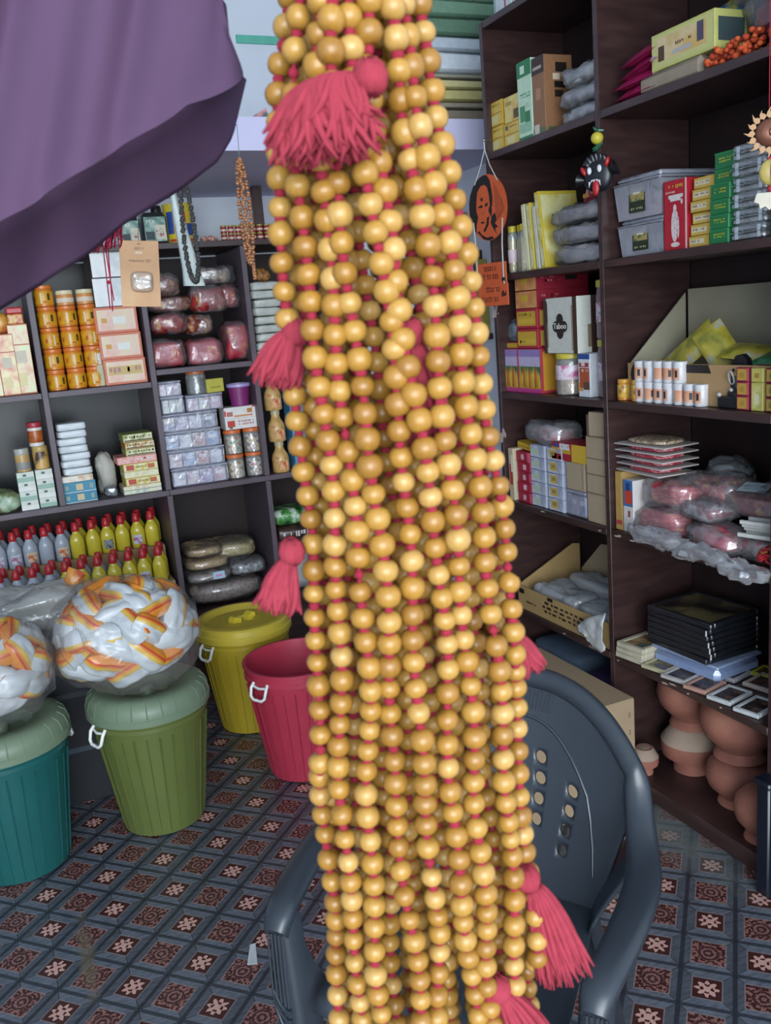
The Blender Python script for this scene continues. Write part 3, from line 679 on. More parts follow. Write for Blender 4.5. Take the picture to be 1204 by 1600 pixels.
def jar(loc, r, h, label, name='jar', cat='jar', body=None, lid='#d0602a', band=None, fill=None, lidh=.16, group=None, rot=0, n=18, neck=.92):
    t = thing(name, label, cat, loc, rot, group)
    MB().lathe([(r*.9, 0), (r, h*.03), (r, h*.72), (r*.97, h*.78), (r*neck, h*(1-lidh)), (r*neck*.98, h*(1-lidh)+.001)], n).build('jar_body', body, t)
    z = h*(1-lidh); MB().lathe([(r*neck*1.04, z), (r*neck*1.08, z+h*lidh*.1), (r*neck*1.08, h-h*lidh*.12), (r*neck*1.02, h), (0, h)], n).build('lid', plastic(lid), t)
    if band: MB().lathe([(r+.0006, h*band[1]), (r+.0008, h*band[1]+.0005), (r+.0008, h*band[2]-.0005), (r+.0006, h*band[2])], n).build('label_band', band[0], t)
    if fill: MB().lathe([(r*.86, .004), (r*.92, .01), (r*.92, h*fill[1]), (0, h*fill[1]+.002)], n).build('contents', fill[0], t)
    return t
def blob(W, D, H, seed=0, amp=.10, freq=9, nu=22, nv=14, e=.6, flat=True):
    """soft sack or crumpled packet resting on its base"""
    off = Vector((seed*7.3, seed*3.1, seed*1.7)); mb = MB()
    sg = lambda x, p: math.copysign(abs(x)**p, x)
    def fn(u, v):
        a, b = 2*PI*u, -PI/2+PI*v; p = Vector((sg(math.cos(a), e)*sg(math.cos(b), e)*W/2, sg(math.sin(a), e)*sg(math.cos(b), e)*D/2, sg(math.sin(b), e)*H/2+H/2))
        s = min(W, D, H); k = noise.noise(p*freq*.12/max(.02, s)+off)*amp*s+(.32-abs(noise.noise(p*freq*.30/max(.02, s)+off))*1.3)*amp*s*.75+noise.noise(p*freq*.7/max(.02, s)+off)*amp*s*.22
        d = Vector((p.x/W, p.y/D, (p.z-H/2)/H)); d = d.normalized() if d.length > 1e-6 else Vector((0, 0, 1)); p = p+d*k
        if flat: p.z = max(0, p.z)
        return p
    return mb.grid(fn, nu, nv, wrap=True)
def pillow(W, L, T, seed=0, amp=.12, nu=11, nv=9, mfun=None, rc=0):
    """filled packet lying flat with sealed ends; mfun(u,v,top) picks the material of a face"""
    mb = MB(); off = Vector((seed*5.1, seed*2.3, 0))
    for top in (1, -1):
        o = len(mb.v); vs_ = []
        for j in range(nv):
            for i in range(nu):
                u, v = i/(nu-1)*2-1, j/(nv-1)*2-1; k = (1-abs(u)**(2.6))**.55*(1-abs(v)**3.2)**.6
                n = noise.noise(Vector((u*2.2, v*2.2, top))+off)*amp; zz = top*T/2*k*(1+n*2)
                pin = 1-.10*(1-abs(v))*abs(u)**2; vs_.append((u*W/2*(1-.06*k+.3*n*(1-abs(u)))*(1-rc*abs(v)**4), v*L/2*pin*(1-rc*1.3*abs(u)**4), zz+.0006*top))
        for j in range(nv-1):
            for i in range(nu-1):
                f = (j*nu+i, j*nu+i+1, (j+1)*nu+i+1, (j+1)*nu+i); f = f if top > 0 else f[::-1]
                m = mfun((i+.5)/(nu-1), (j+.5)/(nv-1), top) if mfun else 0
                mb.f.append(tuple(q+o for q in f)); mb.m.append(m)
        mb.v += vs_
    return mb
def sack(S, name, label, cat, film_m, inner=None, seed=0, amp=.16, freq=9, group=None, drot=0, e=.6, knot=False, fill=.82, part='contents'):
    """clear plastic bag: crumpled film, and what it holds as a part inside"""
    t = thing(name, label, cat, S.loc, S.rot+drot, group)
    blob(S.W*.985, S.D*.985, S.H, seed, amp*1.7, freq, 40, 22, e).build('film', film_m, t, angle=70)
    if inner: ob(part, blob(S.W*fill*.95, S.D*fill*.95, S.H*fill*.95, seed+.5, amp*1.5, freq*1.4, 30, 18, e).mesh(part, inner, 80), t, (0, 0, .004))
    if knot:
        mb = MB(); mb.tube([(0, 0, S.H*.95), (.01, 0, S.H*1.05), (.015, .005, S.H*1.2), (.03, 0, S.H*1.3)], [.014, .006, .014, .022], 8); mb.build('twisted_neck', film_m, t)
    return t
GRID_W = ['first', 'second', 'third', 'fourth', 'fifth', 'sixth', 'seventh', 'eighth', 'ninth', 'tenth', 'eleventh', 'twelfth']
ROWS_UP = ['bottom', 'second', 'third', 'fourth', 'fifth', 'sixth', 'seventh', 'eighth']
# ------------------------------------------------------------------ goods on the back unit
foil = lambda a, b, c, s=40: ramp_mat('printed_wrap', ((.3, a), (.48, b), (.62, c)), s, .3)
# --- top board: tins and little red pots
mixlab = foil('#2d4b46', '#5f8a7c', '#9fb4a6', 28)
for k, (x0, x1, yt) in enumerate(((190, 222, 338), (226, 264, 331))):
    S = BS(x0, x1, yt, 377, ZTOP, .06, .10)
    t = thing('mix_tin', ('dark green square tub half hidden under the purple cloth, on the top board', 'dark green square tub with black cap lettered MIX, on the top board')[k], 'tub', S.loc, 0, 'dark green tubs on the top board')
    W, H = S.W, S.H
    MB().cbox(-W/2, W/2, -.05, .05, 0, H*.93, .010).build('tub_body', mat('dark_plastic', '#27302f', .3, .5, .1), t)
    MB().cbox(-W*.42, W*.42, -.042, .042, H*.93, H, .006).lathe([(W*.22, H), (W*.22, H+.022), (W*.18, H+.028), (0, H+.028)], 18, .02, 0).build('cap', mat('black_plastic', '#17171a', .35), t)
    mb, ms = decal(W, .10, H, [('f', .06, .94, .10, .85, mixlab), ('f', .50, .92, .16, .60, '#c9c2ae'), ('f', .08, .45, .15, .40, '#2c3b3e')]); mb.build('label', ms, t)
    fc = MB().lathe([(0, 0), (W*.18, 0), (W*.18, .0012), (0, .0012)], 16); o = fc.build('label_picture', foil('#55703f', '#cfc7b2', '#8a4a3c', 60), t, (W*.18, -.0515, H*.36), (PI/2, 0, 0))
    text(t, 'MIX', H*.17, '#dfe7e0', (-W*.16, -.0522, H*.70))
S = BS(263, 308, 317, 376, ZTOP, .07, .10); t = thing('printed_tin', 'round yellow tin printed in blue and red behind the hanging grey mala', 'tin', S.loc)
r = S.W/2; MB().lathe([(r, 0), (r, .004), (r*.985, .006), (r*.985, S.H-.006), (r, S.H-.004), (r, S.H), (r*.9, S.H), (r*.88, S.H-.005), (0, S.H-.005)], 28).build('tin_body', mat('tin_paint', '#c9b53a', .3), t)
mb = MB()
for a0, a1, z0, z1, m in ((-2.6, -2.1, .25, .8, 0), (-2.05, -1.75, .3, .6, 1), (-1.55, -1.2, .45, .78, 1), (-1.15, -.6, .2, .5, 0), (-.55, -.1, .5, .85, 1), (-2.5, -.6, .06, .12, 1)):
    n = 6; o = len(mb.v)
    vs_ = [((r*.985+.0006)*math.cos(a0+(a1-a0)*i/n), (r*.985+.0006)*math.sin(a0+(a1-a0)*i/n), S.H*z) for z in (z0, z1) for i in range(n+1)]
    mb.add(vs_, [(i, i+1, n+2+i, n+1+i) for i in range(n)], m)
mb.build('printed_face', [mat('print', '#28488f'), mat('print', '#b7352f')], t)
lidm, redp = '#8d8a3c', mat('red_pot', '#8f2230', .3, .5, .15)
proto = None
for row in range(2):
    for c in range(8):
        x = 346+c*11.3; p = hit(x+4.5, 373, 1, BY+.06); h = .030
        lab = f'tiny red pot with gilt lid, {GRID_W[c]} along, {"lower" if row == 0 else "upper"} row on top board'
        loc = (p[0], p[1], ZTOP+row*(h+.0005))
        if proto is None: proto = jar(loc, .0128, h, lab, 'tiny_pot', 'pot', redp, '#9a8f45', (mat('print', '#d0b7a0'), .25, .5), None, .22, 'tiny red pots on the top board', 0, 12)
        else: dup(proto, loc, None, lab)
for k, (x, col, l) in enumerate(((320, '#c4605a', 'pink crumpled sweet wrapper on the top board beside the tin'), (332, '#8a5a48', 'brown crumpled wrapper on the top board beside the red pots'))):
    p = hit(x, 373, 1, BY+.07); solo(blob(.035, .03, .022, k+3, .3, 9, 14, 9), 'sweet_wrapper', foil(col, '#d9a79a', '#6f4a40', 90), l, 'wrapper', (p[0], p[1], ZTOP))
# --- first bay: tall orange packs (left, partly under the cloth)
pk = foil('#c9745a', '#dfae8c', '#e6d6a2', 26); pk2 = foil('#cc8c66', '#e4c9a5', '#d8dcae', 20)
for k, (x0, x1, yt, yb) in enumerate(((-44, -14, 530, 622), (-12, 7, 545, 616), (5, 35, 521, 614), (26, 60, 505, 612))):
    S = BS(x0, x1, yt, yb, ZMID_L, .03+.004*k, .09); S.W *= .93
    pbox(S, 'printed_carton', ['tall orange printed carton at the photo edge below the cloth', 'slim orange printed carton beside the tall one with silver print', 'tall pinkish orange carton with a yellow ball pack on it', 'tall cream and orange carton with a red capped pack on it'][k], 'carton', '#c87a58', [('f', .03, .97, .02, .98, (pk, pk2)[k % 2]), ('f', .2, .75, .45, .62, '#c9bfa8'), ('f', .1, .6, .12, .3, '#dccf9a'), ('f', 0, 1, .70, .715, '#b5583a')], group='tall orange cartons on the left shelf')
    if k == 2: tag(blob(S.W*.9, .07, .080, 5, .05, 6, e=.8).build('round_pack', foil('#c98a2e', '#d8a24a', '#c26a38', 18), None, S.loc+Vector((0, 0, S.H))), 'rounded yellow-orange pack standing on a tall orange carton', 'pack')
    if k == 3:
        t = thing('capped_pack', 'orange pack with a red cap standing on tall cream carton', 'pack', S.loc+Vector((0, 0, S.H)))
        MB().cbox(-S.W*.4, S.W*.4, -.03, .03, 0, .036, .004).build('pack_body', foil('#b8642e', '#d6b45a', '#c04a35', 30), t); MB().cbox(-S.W*.43, S.W*.43, -.033, .033, .036, .062, .006).build('cap', plastic('#b8363c'), t)
# --- second bay: orange jars in three columns, and cartons
jl = ramp_mat('jar_label', ((.35, '#c98a18'), (.55, '#d9a41e'), (.75, '#cf7a1c')), 25, .35); jm = mat('orange_jar', '#cf7a22', .3, .5, .06)
proto = None; cols = [(70.5, 610, 33), (99.5, 610, 33), (127, 607.5, 33)]; JH = .0775; n_in = [5, 5, 4]
dkp = mat('print', '#4a3a1a')
for c in range(3):
    for k in range(5 if c < 2 else 5):
        top_alt = (c == 1 and k == 4) or (c == 2 and k == 4)
        yb = 610-c*1.5; a = hit((70.5, 99.5, 127.5)[c]+14, yb, 1, BY+.03); p = (0.243+.0735*c+.001*((k*3+c) % 2), BY+.065, ZMID_L+k*(JH+.0006))
        lab = f'orange jar with yellow label, {ROWS_UP[k]} in the {("left", "middle", "right")[c]} column of stacked jars'
        if top_alt:
            jar(p, .032, JH*.72, f'shorter orange jar with cream lid topping the {("left", "middle", "right")[c]} column', 'stacked_jar', 'jar', mat('orange_jar', '#cf8d4a', .3), '#dcd3ae', (mat('print', '#d8c9b4'), .2, .5), None, .3, 'orange jars stacked in columns')
            continue
        if proto is None:
            proto = jar(p, .0345, JH, lab, 'stacked_jar', 'jar', jm, '#d9772f', (jl, .12, .72), None, .17, 'orange jars stacked in columns')
            mb = MB()
            for a0, a1, z0, z1, m in ((-1.0, -.72, .3, .62, 0), (-1.75, -1.55, .16, .66, 1), (-2.6, -2.35, .3, .5, 2), (-1.5, -1.1, .2, .27, 2)):
                o = len(mb.v); mb.add([(.0358*math.cos(a0+(a1-a0)*i/3), .0358*math.sin(a0+(a1-a0)*i/3), JH*z) for z in (z0, z1) for i in range(4)], [(i, i+1, 5+i, 4+i) for i in range(3)], m)
            mb.build('label_print', [dkp, mat('print', '#e3c9a0'), mat('print', '#b8521c')], proto)
        else: dup(proto, p, (0, 0, random.Random(c*9+k).uniform(-.5, .5)), lab)
for k, (yt, yb) in enumerate(((391, 440), (441, 483))):
    S = BS(152, 186, yt, yb, None, .05, .16); 
    if k == 1: S0 = S
    S.rot = 0
w1 = foil('#cfd3d2', '#e2e4e2', '#c0c6c8', 12)
base = BS(150, 237, 562, 606, ZMID_L, .03, .22); hs = [base.H, BS(150, 232, 523, 563, None, .03).H*1.0, BS(150, 228, 484, 524, None, .03).H]; z = ZMID_L
for k in range(3):
    S = Slot((.498-.004*k, BY+.03+.11, z), 0, .160, .22, .098); z += S.H+.0006
    pbox(S, 'incense_carton', ['salmon carton with a gilt front panel, bottom of the stack behind orange jars', 'salmon carton with a white price sticker, middle of the stack behind orange jars', 'salmon carton with greyish print and sticker, third in its stack from shelf'][k], 'carton', '#d07a5e', [('f', .06, .94, .10, .90, foil('#d8a58e', '#e0bfae', '#dcc9a2', 14))]+([('f', .10, .90, .38, .72, '#c9ac6e')]+scrib('f', .12, .88, .40, .70, '#a87a78', 1, 3) if k == 0 else [('f', .42, .72, .34, .62, '#dfe0d8'), ('f', .15, .28, .40, .58, '#cf9a4e')]), group='salmon cartons stacked in the second bay')
z += .0
for k in range(2):
    S = Slot((.478+.004*k, BY+.03+.11, z), 0, .115, .22, .108); z += S.H+.0006
    pbox(S, 'white_carton', ['white carton with dark brown side, lower of two above the salmon cartons', 'white carton with dark brown side, uppermost behind the red tassel'][k], 'carton', '#4a3c36', [('f', .01, .99, .02, .98, foil('#d5d9d8', '#e6e8e6', '#c8cecf', 10))], group='white cartons on the salmon cartons')
p = hit(147, 566, 1, BY+.035); t = thing('small_bottle', 'small white bottle with pale label squeezed between jars and salmon cartons', 'bottle', (.4035, BY+.045, ZMID_L)); 
S = BS(140, 158, 524, 566); MB().cbox(-.014, .014, -.014, .014, 0, .085, .004).build('stand_box', card('#b9b08e'), t); MB().lathe([(.013, .085), (.014, .088), (.014, .125), (.008, .132), (.008, .135)], 14).build('bottle_body', plastic('#d8dad2'), t); MB().lathe([(.010, .135), (.010, .155), (0, .156)], 12).build('cap', plastic('#c9cbc8'), t)
# --- first and second bay, lower compartment
for k, (x0, x1, yb, n, H) in enumerate(((28, 64, 796, 4, .0), (56, 92, 787, 4, .0))):
    x = (.075, .142)[k]; z = ZLOW
    for q in range(n):
        h = .036; S = Slot((x, BY+.06+.012*k, z), 0, .062, .07, h); z += h+.0005
        pbox(S, 'soap_box', f'small pale green and white box, {ROWS_UP[q]} in the {("left", "right")[k]} stack under the jars', 'box', '#c9cfc4', [('f', .0, 1, 0, .45, '#8fae9d' if (q+k) % 2 else '#d7d9d2'), ('f', .35, .55, .55, .78, '#4c5458'), ('l', 0, 1, 0, 1, '#b9c0b6')], group='small boxes in the low left bay')
    zt = z
    if k == 0:
        jar((x, BY+.058, zt), .027, .088, 'squat jar with clear lid on the left stack of small boxes', 'balm_jar', 'jar', mat('jar_wrap', '#bd9a5e', .35, .5, .12), '#aaa9a0', (mat('print', '#8b8a86'), .10, .42), None, .3)
    else:
        jar((x, BY+.07, zt), .029, .088, 'brown and cream jar on the right stack of small boxes', 'balm_jar', 'jar', ramp_mat('jar_wrap', ((.4, '#4a3427'), (.5, '#c9a25a')), 14, .35), '#b99a5a', None, None, .25)
        jar((x-.006, BY+.07, zt+.0885), .0275, .092, 'white jar with red cap and brown label, topmost on its stack', 'balm_jar', 'jar', plastic('#d4d0c8'), '#a83440', (foil('#9a4a22', '#b0622c', '#8f3a26', 30), .16, .66), None, .22)
S = BS(-30, 36, 768, 806, ZLOW, .02, .12); sack(S, 'produce_bag', 'dark bag with a green label lying by the photo edge on the low board', 'bag', foil('#5a463e', '#6a7a4c', '#9fb49a', 22), None, 4, .12)
# white wrapped packs
z = ZLOW
S = BS(104, 168, 752, 787, ZLOW, .03, .12)
for q in range(2):
    S2 = Slot((.260, BY+.095, z), 0, .128, .13, .040); z += .0405
    pbox(S2, 'blue_box', f'blue box with golden flower print, {("bottom", "upper")[q]} under the white wrapped packs', 'box', '#2f7f9c' if q == 0 else '#3d86a0', [('f', .42, .62, .2, .8, '#c9b48a'), ('f', .1, .2, .3, .7, '#8a9a8c'), ('f', .82, .92, .25, .75, '#8a9a8c'), ('f', 0, 1, .0, .06, '#d6d9d4')], group='blue boxes under the white packs')
S2 = Slot((.256, BY+.095, z), 0, .124, .13, .024); z += .0245
pbox(S2, 'flat_box', 'thin cream box with orange print lying on the blue boxes', 'box', '#d8d0bc', [('f', .02, .98, .1, .9, foil('#d3c4a8', '#e2ded2', '#c99a74', 20))])
wp = mat('white_wrap', '#d4dadd', .35, .5, .06, 18, .5, 35)
for q in range(7):
    h = .0285; r = random.Random(q); t = thing('white_pack', f'white film wrapped pack, {ROWS_UP[q]} in the stack above the blue boxes', 'pack', (.264+r.uniform(-.003, .003), BY+.095, z), r.uniform(-.05, .05), 'white wrapped packs in a stack'); z += h+.0006
    blob(.112, .11, h, q+1, .10, 7, 26, 10, .28).build('wrapped_body', wp, t)
S = BS(150, 192, 692, 762, ZLOW, .10, .08); sack(Slot((.380, BY+.17, ZLOW), 0, .072, .07, .165), 'grain_bag', 'grey-white cloudy plastic bag leaning beside the white packs', 'bag', mat('cloudy_film', '#a9a69c', .4, .4, .1, 15, .5, 30), None, 9, .14)
p = hit(176, 766, 1, BY+.03); tag(blob(.042, .05, .045, 12, .25, 10).build('foil_ball', mat('foil', '#aab4b8', .25, .6, .3, 60, .6, 80, .6), None, (.378, BY+.05, ZLOW)), 'small crumpled silver foil packet beside the blue boxes', 'packet')
z = ZLOW
stk = [('#9fb4ae', .016, .150, 0, 'thin pale teal box, lowest of the mixed flat boxes'), ('#c7b49c', .017, .150, .0, 'thin tan printed box, second of the mixed flat boxes'), ('#c8b24a', .030, .135, .006, 'yellow flat box with a red seal, low in the mixed stack'), ('#cfc79a', .026, .135, .004, 'pale straw flat box in the middle of the mixed stack'), ('#c9bd55', .030, .135, .004, 'yellow flat box with red seal, just under the pink box'), ('#d48a82', .030, .155, -.006, 'pink flat box sticking out of the mixed stack'), ('#a9ab6c', .027, .115, .012, 'pale green flat box just above the pink one'), ('#b9823f', .027, .115, .012, 'orange-brown flat box with a white stroke near stack top'), ('#8f9a55', .032, .115, .008, 'olive green flat box on top of the mixed stack')]
for q, (cl, h, W, dx, lab) in enumerate(stk):
    S = Slot((.500+dx, BY+.09, z), 0, W, .12, h); z += h+.0005
    pr = [('f', .02, .98, .08, .92, foil(cl, '#ddd8b8' if q not in (5,) else '#e0b0a8', cl, 30))]
    if q in (2, 4): pr += [('f', .08, .30, .15, .85, '#b5483a'), ('f', .70, .90, .2, .8, '#b8643c')]+scrib('f', .36, .66, .3, .7, '#8f7a30', 1, q)
    elif q == 5: pr += scrib('f', .12, .9, .3, .7, '#d8cfc9', 1, q)
    elif q > 5: pr += [('f', .04, .96, .10, .28, '#5e4a30')]+scrib('f', .05, .95, .35, .8, '#6d6a3e', 1, q)
    pbox(S, 'flat_box', lab, 'box', cl, pr, group='mixed flat boxes in a stack')
# --- third bay, upper: red and gold goods in clear bags
redgold = ramp_mat('red_gold_cloth', ((.30, '#5e1218'), (.46, '#a02a28'), (.60, '#8a1c24'), (.68, '#c08a3a')), 34, .5); brown_g = ramp_mat('brown_gold', ((.3, '#4a2018'), (.5, '#7c3426'), (.66, '#b58a58')), 45, .5); pinkred = ramp_mat('crimson_cloth', ((.35, '#8f1c30'), (.6, '#b2343f'), (.74, '#c9952f')), 16, .5)
fm = film('#cfd0d6', .10); fm2 = film('#b9b4b6', .22)
bags = [((238, 296, 530, 578), ZMID_R, .02, 'clear bag of crimson cloth with gold edging, at the white post', pinkred), ((294, 356, 526, 574), ZMID_R, .02, 'clear bag of crimson cloth tied crosswise, middle of the lowest row', pinkred), ((356, 398, 498, 568), ZMID_R, .02, 'tall clear pack of crimson cloth with golden leaves, at the dark post', pinkred)]
for k, (px, zb, off, lab, inner) in enumerate(bags):
    S = BS(*px, zb, off, .16); S.W *= .97; sack(S, 'cloth_bag', lab, 'bag', fm, inner, 20+k, .10, 7, 'bags of red and gold goods', e=.42, fill=.93)
L2 = [(.690, .155, .125, .085, 'bag of red and gold trinkets above the crimson cloth by the white post', redgold), (.815, .115, .10, .085, 'clear bag with silvery round bundle above the tied crimson bag', brown_g), (.712, .20, .10, .062, 'flattened bag of brown and gold beads below the white tag', brown_g), (.865, .15, .12, .105, 'bulging bag of red cloth with gold dots, middle of the bay', redgold), (.955, .085, .12, .10, 'rounded bag of red and brown goods against the dark post', redgold), (.690, .16, .12, .09, 'bag of brown trinkets with crumpled clear film in upper corner', brown_g), (.880, .20, .13, .075, 'crumpled clear bag with cream flowers near the top board', ramp_mat('cream_goods', ((.4, '#4a3f3e'), (.55, '#8a7c78'), (.68, '#c9b89a')), 26, .4))]
zl = [.130, .118, .216, .205, .215, .279, .312]
for k, (x, W, D, H, lab, inner) in enumerate(L2):
    S = Slot((x, BY+.09+.012*(k % 3), ZMID_R+zl[k]), 0, W, D, H); sack(S, 'trinket_bag', lab, 'bag', (fm, fm2)[k % 2], inner, 30+k, .13, 8, 'bags of red and gold goods', e=.6, fill=.9)
# --- fourth bay (beside the beads): sheets in clear packs and a brown ball
z = ZMID_R; wpk = film('#c6cac6', .9, .3)
for q in range(9):
    h = .034; r = random.Random(50+q); t = thing('white_pack', f'flat whitish clear pack, {ROWS_UP[q] if q < 8 else "top"} in the stack beside the dark post', 'pack', (1.100+r.uniform(-.004, .004), BY+.10, z), r.uniform(-.04, .04), 'whitish packs beside the dark post'); z += h+.0005
    blob(.125, .13, h, 60+q, .14, 8, 24, 10, .3).build('wrapped_body', mat('sheet_pack', '#b9bbb4', .3, .5, .14, 22, .5, 40), t)
t = tag(blob(.07, .07, .058, 71, .12, 9, 18, 12, 1).build('nut_ball', ramp_mat('brown_beads', ((.35, '#5a3a1e'), (.6, '#a8763c')), 70, .5, bump=.6), None, (1.105, BY+.09, z)), 'round brown bundle of small beads topping the whitish packs', 'beads')
# --- third bay, middle: clear boxes, jars, cup
clear = film('#c5c9dd', .30, .12); clr2 = film('#b9bccb', .22, .12)
def clear_box(S, label, inside, group=None, cells=3, lidc='#b8bccf', name='clear_box'):
    t = thing(name, label, 'box', S.loc, S.rot, group); W, D, H = S.W, S.D, S.H
    MB().cbox(-W/2, W/2, -D/2, D/2, 0, H*.88, .004).build('box_body', clear, t); MB().cbox(-W/2-.002, W/2+.002, -D/2-.002, D/2+.002, H*.88, H, .003).build('lid', film(lidc, .55, .2), t)
    n = cells
    for i in range(n):
        w_ = (W-.012)/n; x = -W/2+.006+i*w_; mi = inside[i % len(inside)]
        mb, ms = decal(w_*.9, D*.86, H*.72, [('f', .05, .95, .05, .95, mi), ('f', .2, .8, .55, .8, '#d8d6da')]); mb.v = [(v[0]+x+w_/2, v[1], v[2]+.004) for v in mb.v]
        mb.cbox(x+w_*.05, x+w_*.95, -D*.43, D*.43, .004, .004+H*.72, .002, len(ms)); ms.append(card('#b9b3bd')); mb.build('packet', ms, t)
    return t
pur, pin, blu, wht, ora = foil('#a99ab8', '#c4b6cc', '#8f7aa8', 20), foil('#c9a8b0', '#d8c4c8', '#b88a9a', 20), foil('#7f9cc0', '#a8bcd4', '#6f86b0', 20), foil('#d0d0d4', '#dedee2', '#b8b8c4', 20), foil('#c9926a', '#d8c0b0', '#a0604a', 20)
z = ZLOW; labs = ['clear box of lilac and pink soap packets, bottom of the tall stack', 'clear box of white and blue packets, second of the tall stack', 'clear box of blue and white packets, third of the tall stack', 'clear box with dark packets, top of the tall stack']
for q, ins in enumerate(([wht, pin, pur, pin], [pin, blu, ora, wht], [blu, wht, ora, blu], [foil('#5f6a8c', '#98a0b8', '#c9a05a', 18), pur, wht, foil('#6a7388', '#b0b4c4', '#48506c', 18)])):
    h = (.076, .074, .074, .070)[q]; clear_box(Slot((.735-.006*q, BY+.095, z), 0, .232, .14, h), labs[q], ins, 'clear boxes of packets in a tall stack', 4); z += h+.001
ztop = z
z2 = ztop
for q, (lab, ins) in enumerate((('small clear box of pale green packets on the tall stack', [foil('#b8c4b0', '#ced6c6', '#a8b49c', 20)]), ('small clear box of lilac packets over the pale green one', [pin, pur]))):
    h = (.070, .060)[q]; clear_box(Slot((.661-.004*q, BY+.09, z2), 0, .092, .12, h), lab, ins, None, 3); z2 += h+.001
clear_box(Slot((.790, BY+.09, ztop), 0, .150, .12, .066), 'low clear box with pink seals beside the pale green one', [pin, foil('#b8c4b0', '#ced6c6', '#b87a86', 20), pin], None, 3)
zt2 = ztop+.067
glass = film('#c6ccc8', .28, .08)
jar((.772, BY+.062, zt2), .041, .098, 'clear jar with orange lid and black contents above the clear boxes', 'glass_jar', 'jar', glass, '#c8632e', None, (ramp_mat('dark_goods', ((.4, '#1c1a1c'), (.62, '#4a4648')), 50, .4), .62), .16)
pbox(Slot((.838, BY+.085, zt2), 0, .078, .07, .055), 'yellow_box', 'yellow cardboard box beside the orange-lidded jar', 'box', '#bdb551', [('f', .2, .8, .3, .45, '#a39a3c'), ('t', .05, .95, .48, .52, '#a59d40')], drot=.25)
jc = [('#c9832e', '#3a8a4a', 'clear jar with orange lid and green patch, upper left of four jars'), ('#8a4a2c', '#c9a03c', 'clear jar with orange lid and brown goods, upper right of four jars'), ('#b88a2e', '#c9b48a', 'clear jar with orange lid and golden goods, lower left of four jars'), ('#7a5a4a', '#b02a34', 'clear jar with orange lid and red flower, lower right of four jars')]
JH2 = .101; 
for q, (c1, c2, lab) in enumerate(jc):
    cx, zz = .895+.082*(q % 2), ZLOW+(JH2+.001)*(1-q//2)
    jar((cx, BY+.065, zz), .0375, JH2, lab, 'glass_jar', 'jar', glass, '#cf6a34', None, (ramp_mat('jar_goods', ((.35, '#3a2c26'), (.48, c1), (.56, '#cfcac2'), (.66, c2)), 38, .35), .74), .15, 'four clear jars with orange lids')
S = Slot((.934, BY+.085, ZLOW+2*(JH2+.001)), 0, .135, .09, .092)
pbox(S, 'flower_box', 'white box printed with red flowers on the four orange-lidded jars', 'box', '#d6d1cd', [('f', .02, .98, .0, .015, '#a8433e'), ('f', 0, 1, .48, .50, '#c3b3ae'), ('f', .07, .26, .60, .80, '#b06a62'), ('f', .07, .30, .12, .40, '#b8392f'), ('f', .12, .22, .04, .14, '#4a6a44'), ('f', .3, .88, .55, .63, '#cf8a5a'), ('f', .72, .88, .70, .90, '#b5733a'), ('f', .0, .05, .62, .86, '#b83a3a'), ('f', .88, 1, .93, 1.0, '#b83a3a')]+scrib('f', .40, .92, .14, .40, '#a86a62', 2, 8))
t = thing('purple_cup', 'purple plastic cup with a lilac rim standing on the flower box', 'cup', (.950, BY+.085, S.loc.z+S.H))
MB().lathe([(.036, 0), (.038, .002), (.046, .082), (.042, .082), (.034, .006), (0, .005)], 22).build('cup_body', plastic('#7a2a66'), t); MB().lathe([(.047, .078), (.050, .080), (.050, .092), (.046, .093), (.045, .079)], 22).build('rim', plastic('#a295c4'), t)
# --- fourth bay, middle: honey coloured bottles one above the other
bm = ramp_mat('amber_pack', ((.35, '#b58a4a'), (.55, '#c8a66a'), (.68, '#b86a4a')), 30, .3)
for q in range(3):
    t = thing('amber_bottle', f'amber bottle with cream cap, {("bottom", "middle", "top")[q]} of three beside the beads', 'bottle', (1.088-.003*q, BY+.05, ZLOW+q*.1325), 0, 'three amber bottles one above the other')
    MB().lathe([(.034, 0), (.037, .004), (.037, .055), (.033, .075), (.021, .095), (.018, .108), (.018, .112)], 18).build('bottle_body', bm, t); MB().lathe([(.020, .112), (.020, .130), (.017, .132), (0, .132)], 16).build('cap', plastic('#b9ab86'), t)
    mb, ms = decal(.05, .0745, .10, [('f', .1, .9, .12, .5, foil('#c9683a', '#d8b07a', '#b8503c', 40))]); mb.build('label', ms, t)
pbox(Slot((1.205, BY+.10, ZLOW), 0, .10, .09, .33), 'blue_carton', 'blue carton just visible behind the beads beside the amber bottles', 'carton', '#4f93b8', [('f', .1, .9, .1, .9, foil('#4f93b8', '#6aa8c8', '#3f7fa8', 12))])
# --- low compartment: two tiers of bottles on cardboard steps
craft = mat('cardboard', '#a98f6c', .8, .2, .06, 10)
pbox(Slot((.245, BY+.08, ZB), 0, .66, .14, .160), 'step_carton', 'brown cardboard carton under the lower tier of bottles', 'carton', '#b39a78', [('f', .30, .302, 0, 1, '#8a7354'), ('f', .66, .662, 0, 1, '#8a7354')], body=craft)
pbox(Slot((.245, BY+.275, ZB), 0, .66, .238, .283), 'step_carton', 'deeper brown cardboard carton under the upper tier of bottles', 'carton', '#b39a78', [('f', .33, .332, 0, 1, '#8a7354'), ('f', .64, .642, 0, 1, '#8a7354')], body=craft)
ylq = mat('yellow_liquid', '#cfbd3c', .18, .5, .10, 12, coat=.3); clq = film('#b4bcc8', .55, .2); clq2 = mat('pale_liquid', '#a6aeb9', .22, .5, .08, 10)
bl_lab = {0: foil('#8fa0c0', '#d0d4dc', '#a86a8a', 50), 1: foil('#c98a4a', '#d8c8b0', '#c06a3a', 50), 2: foil('#4a5058', '#9aa0a0', '#2f343a', 60)}
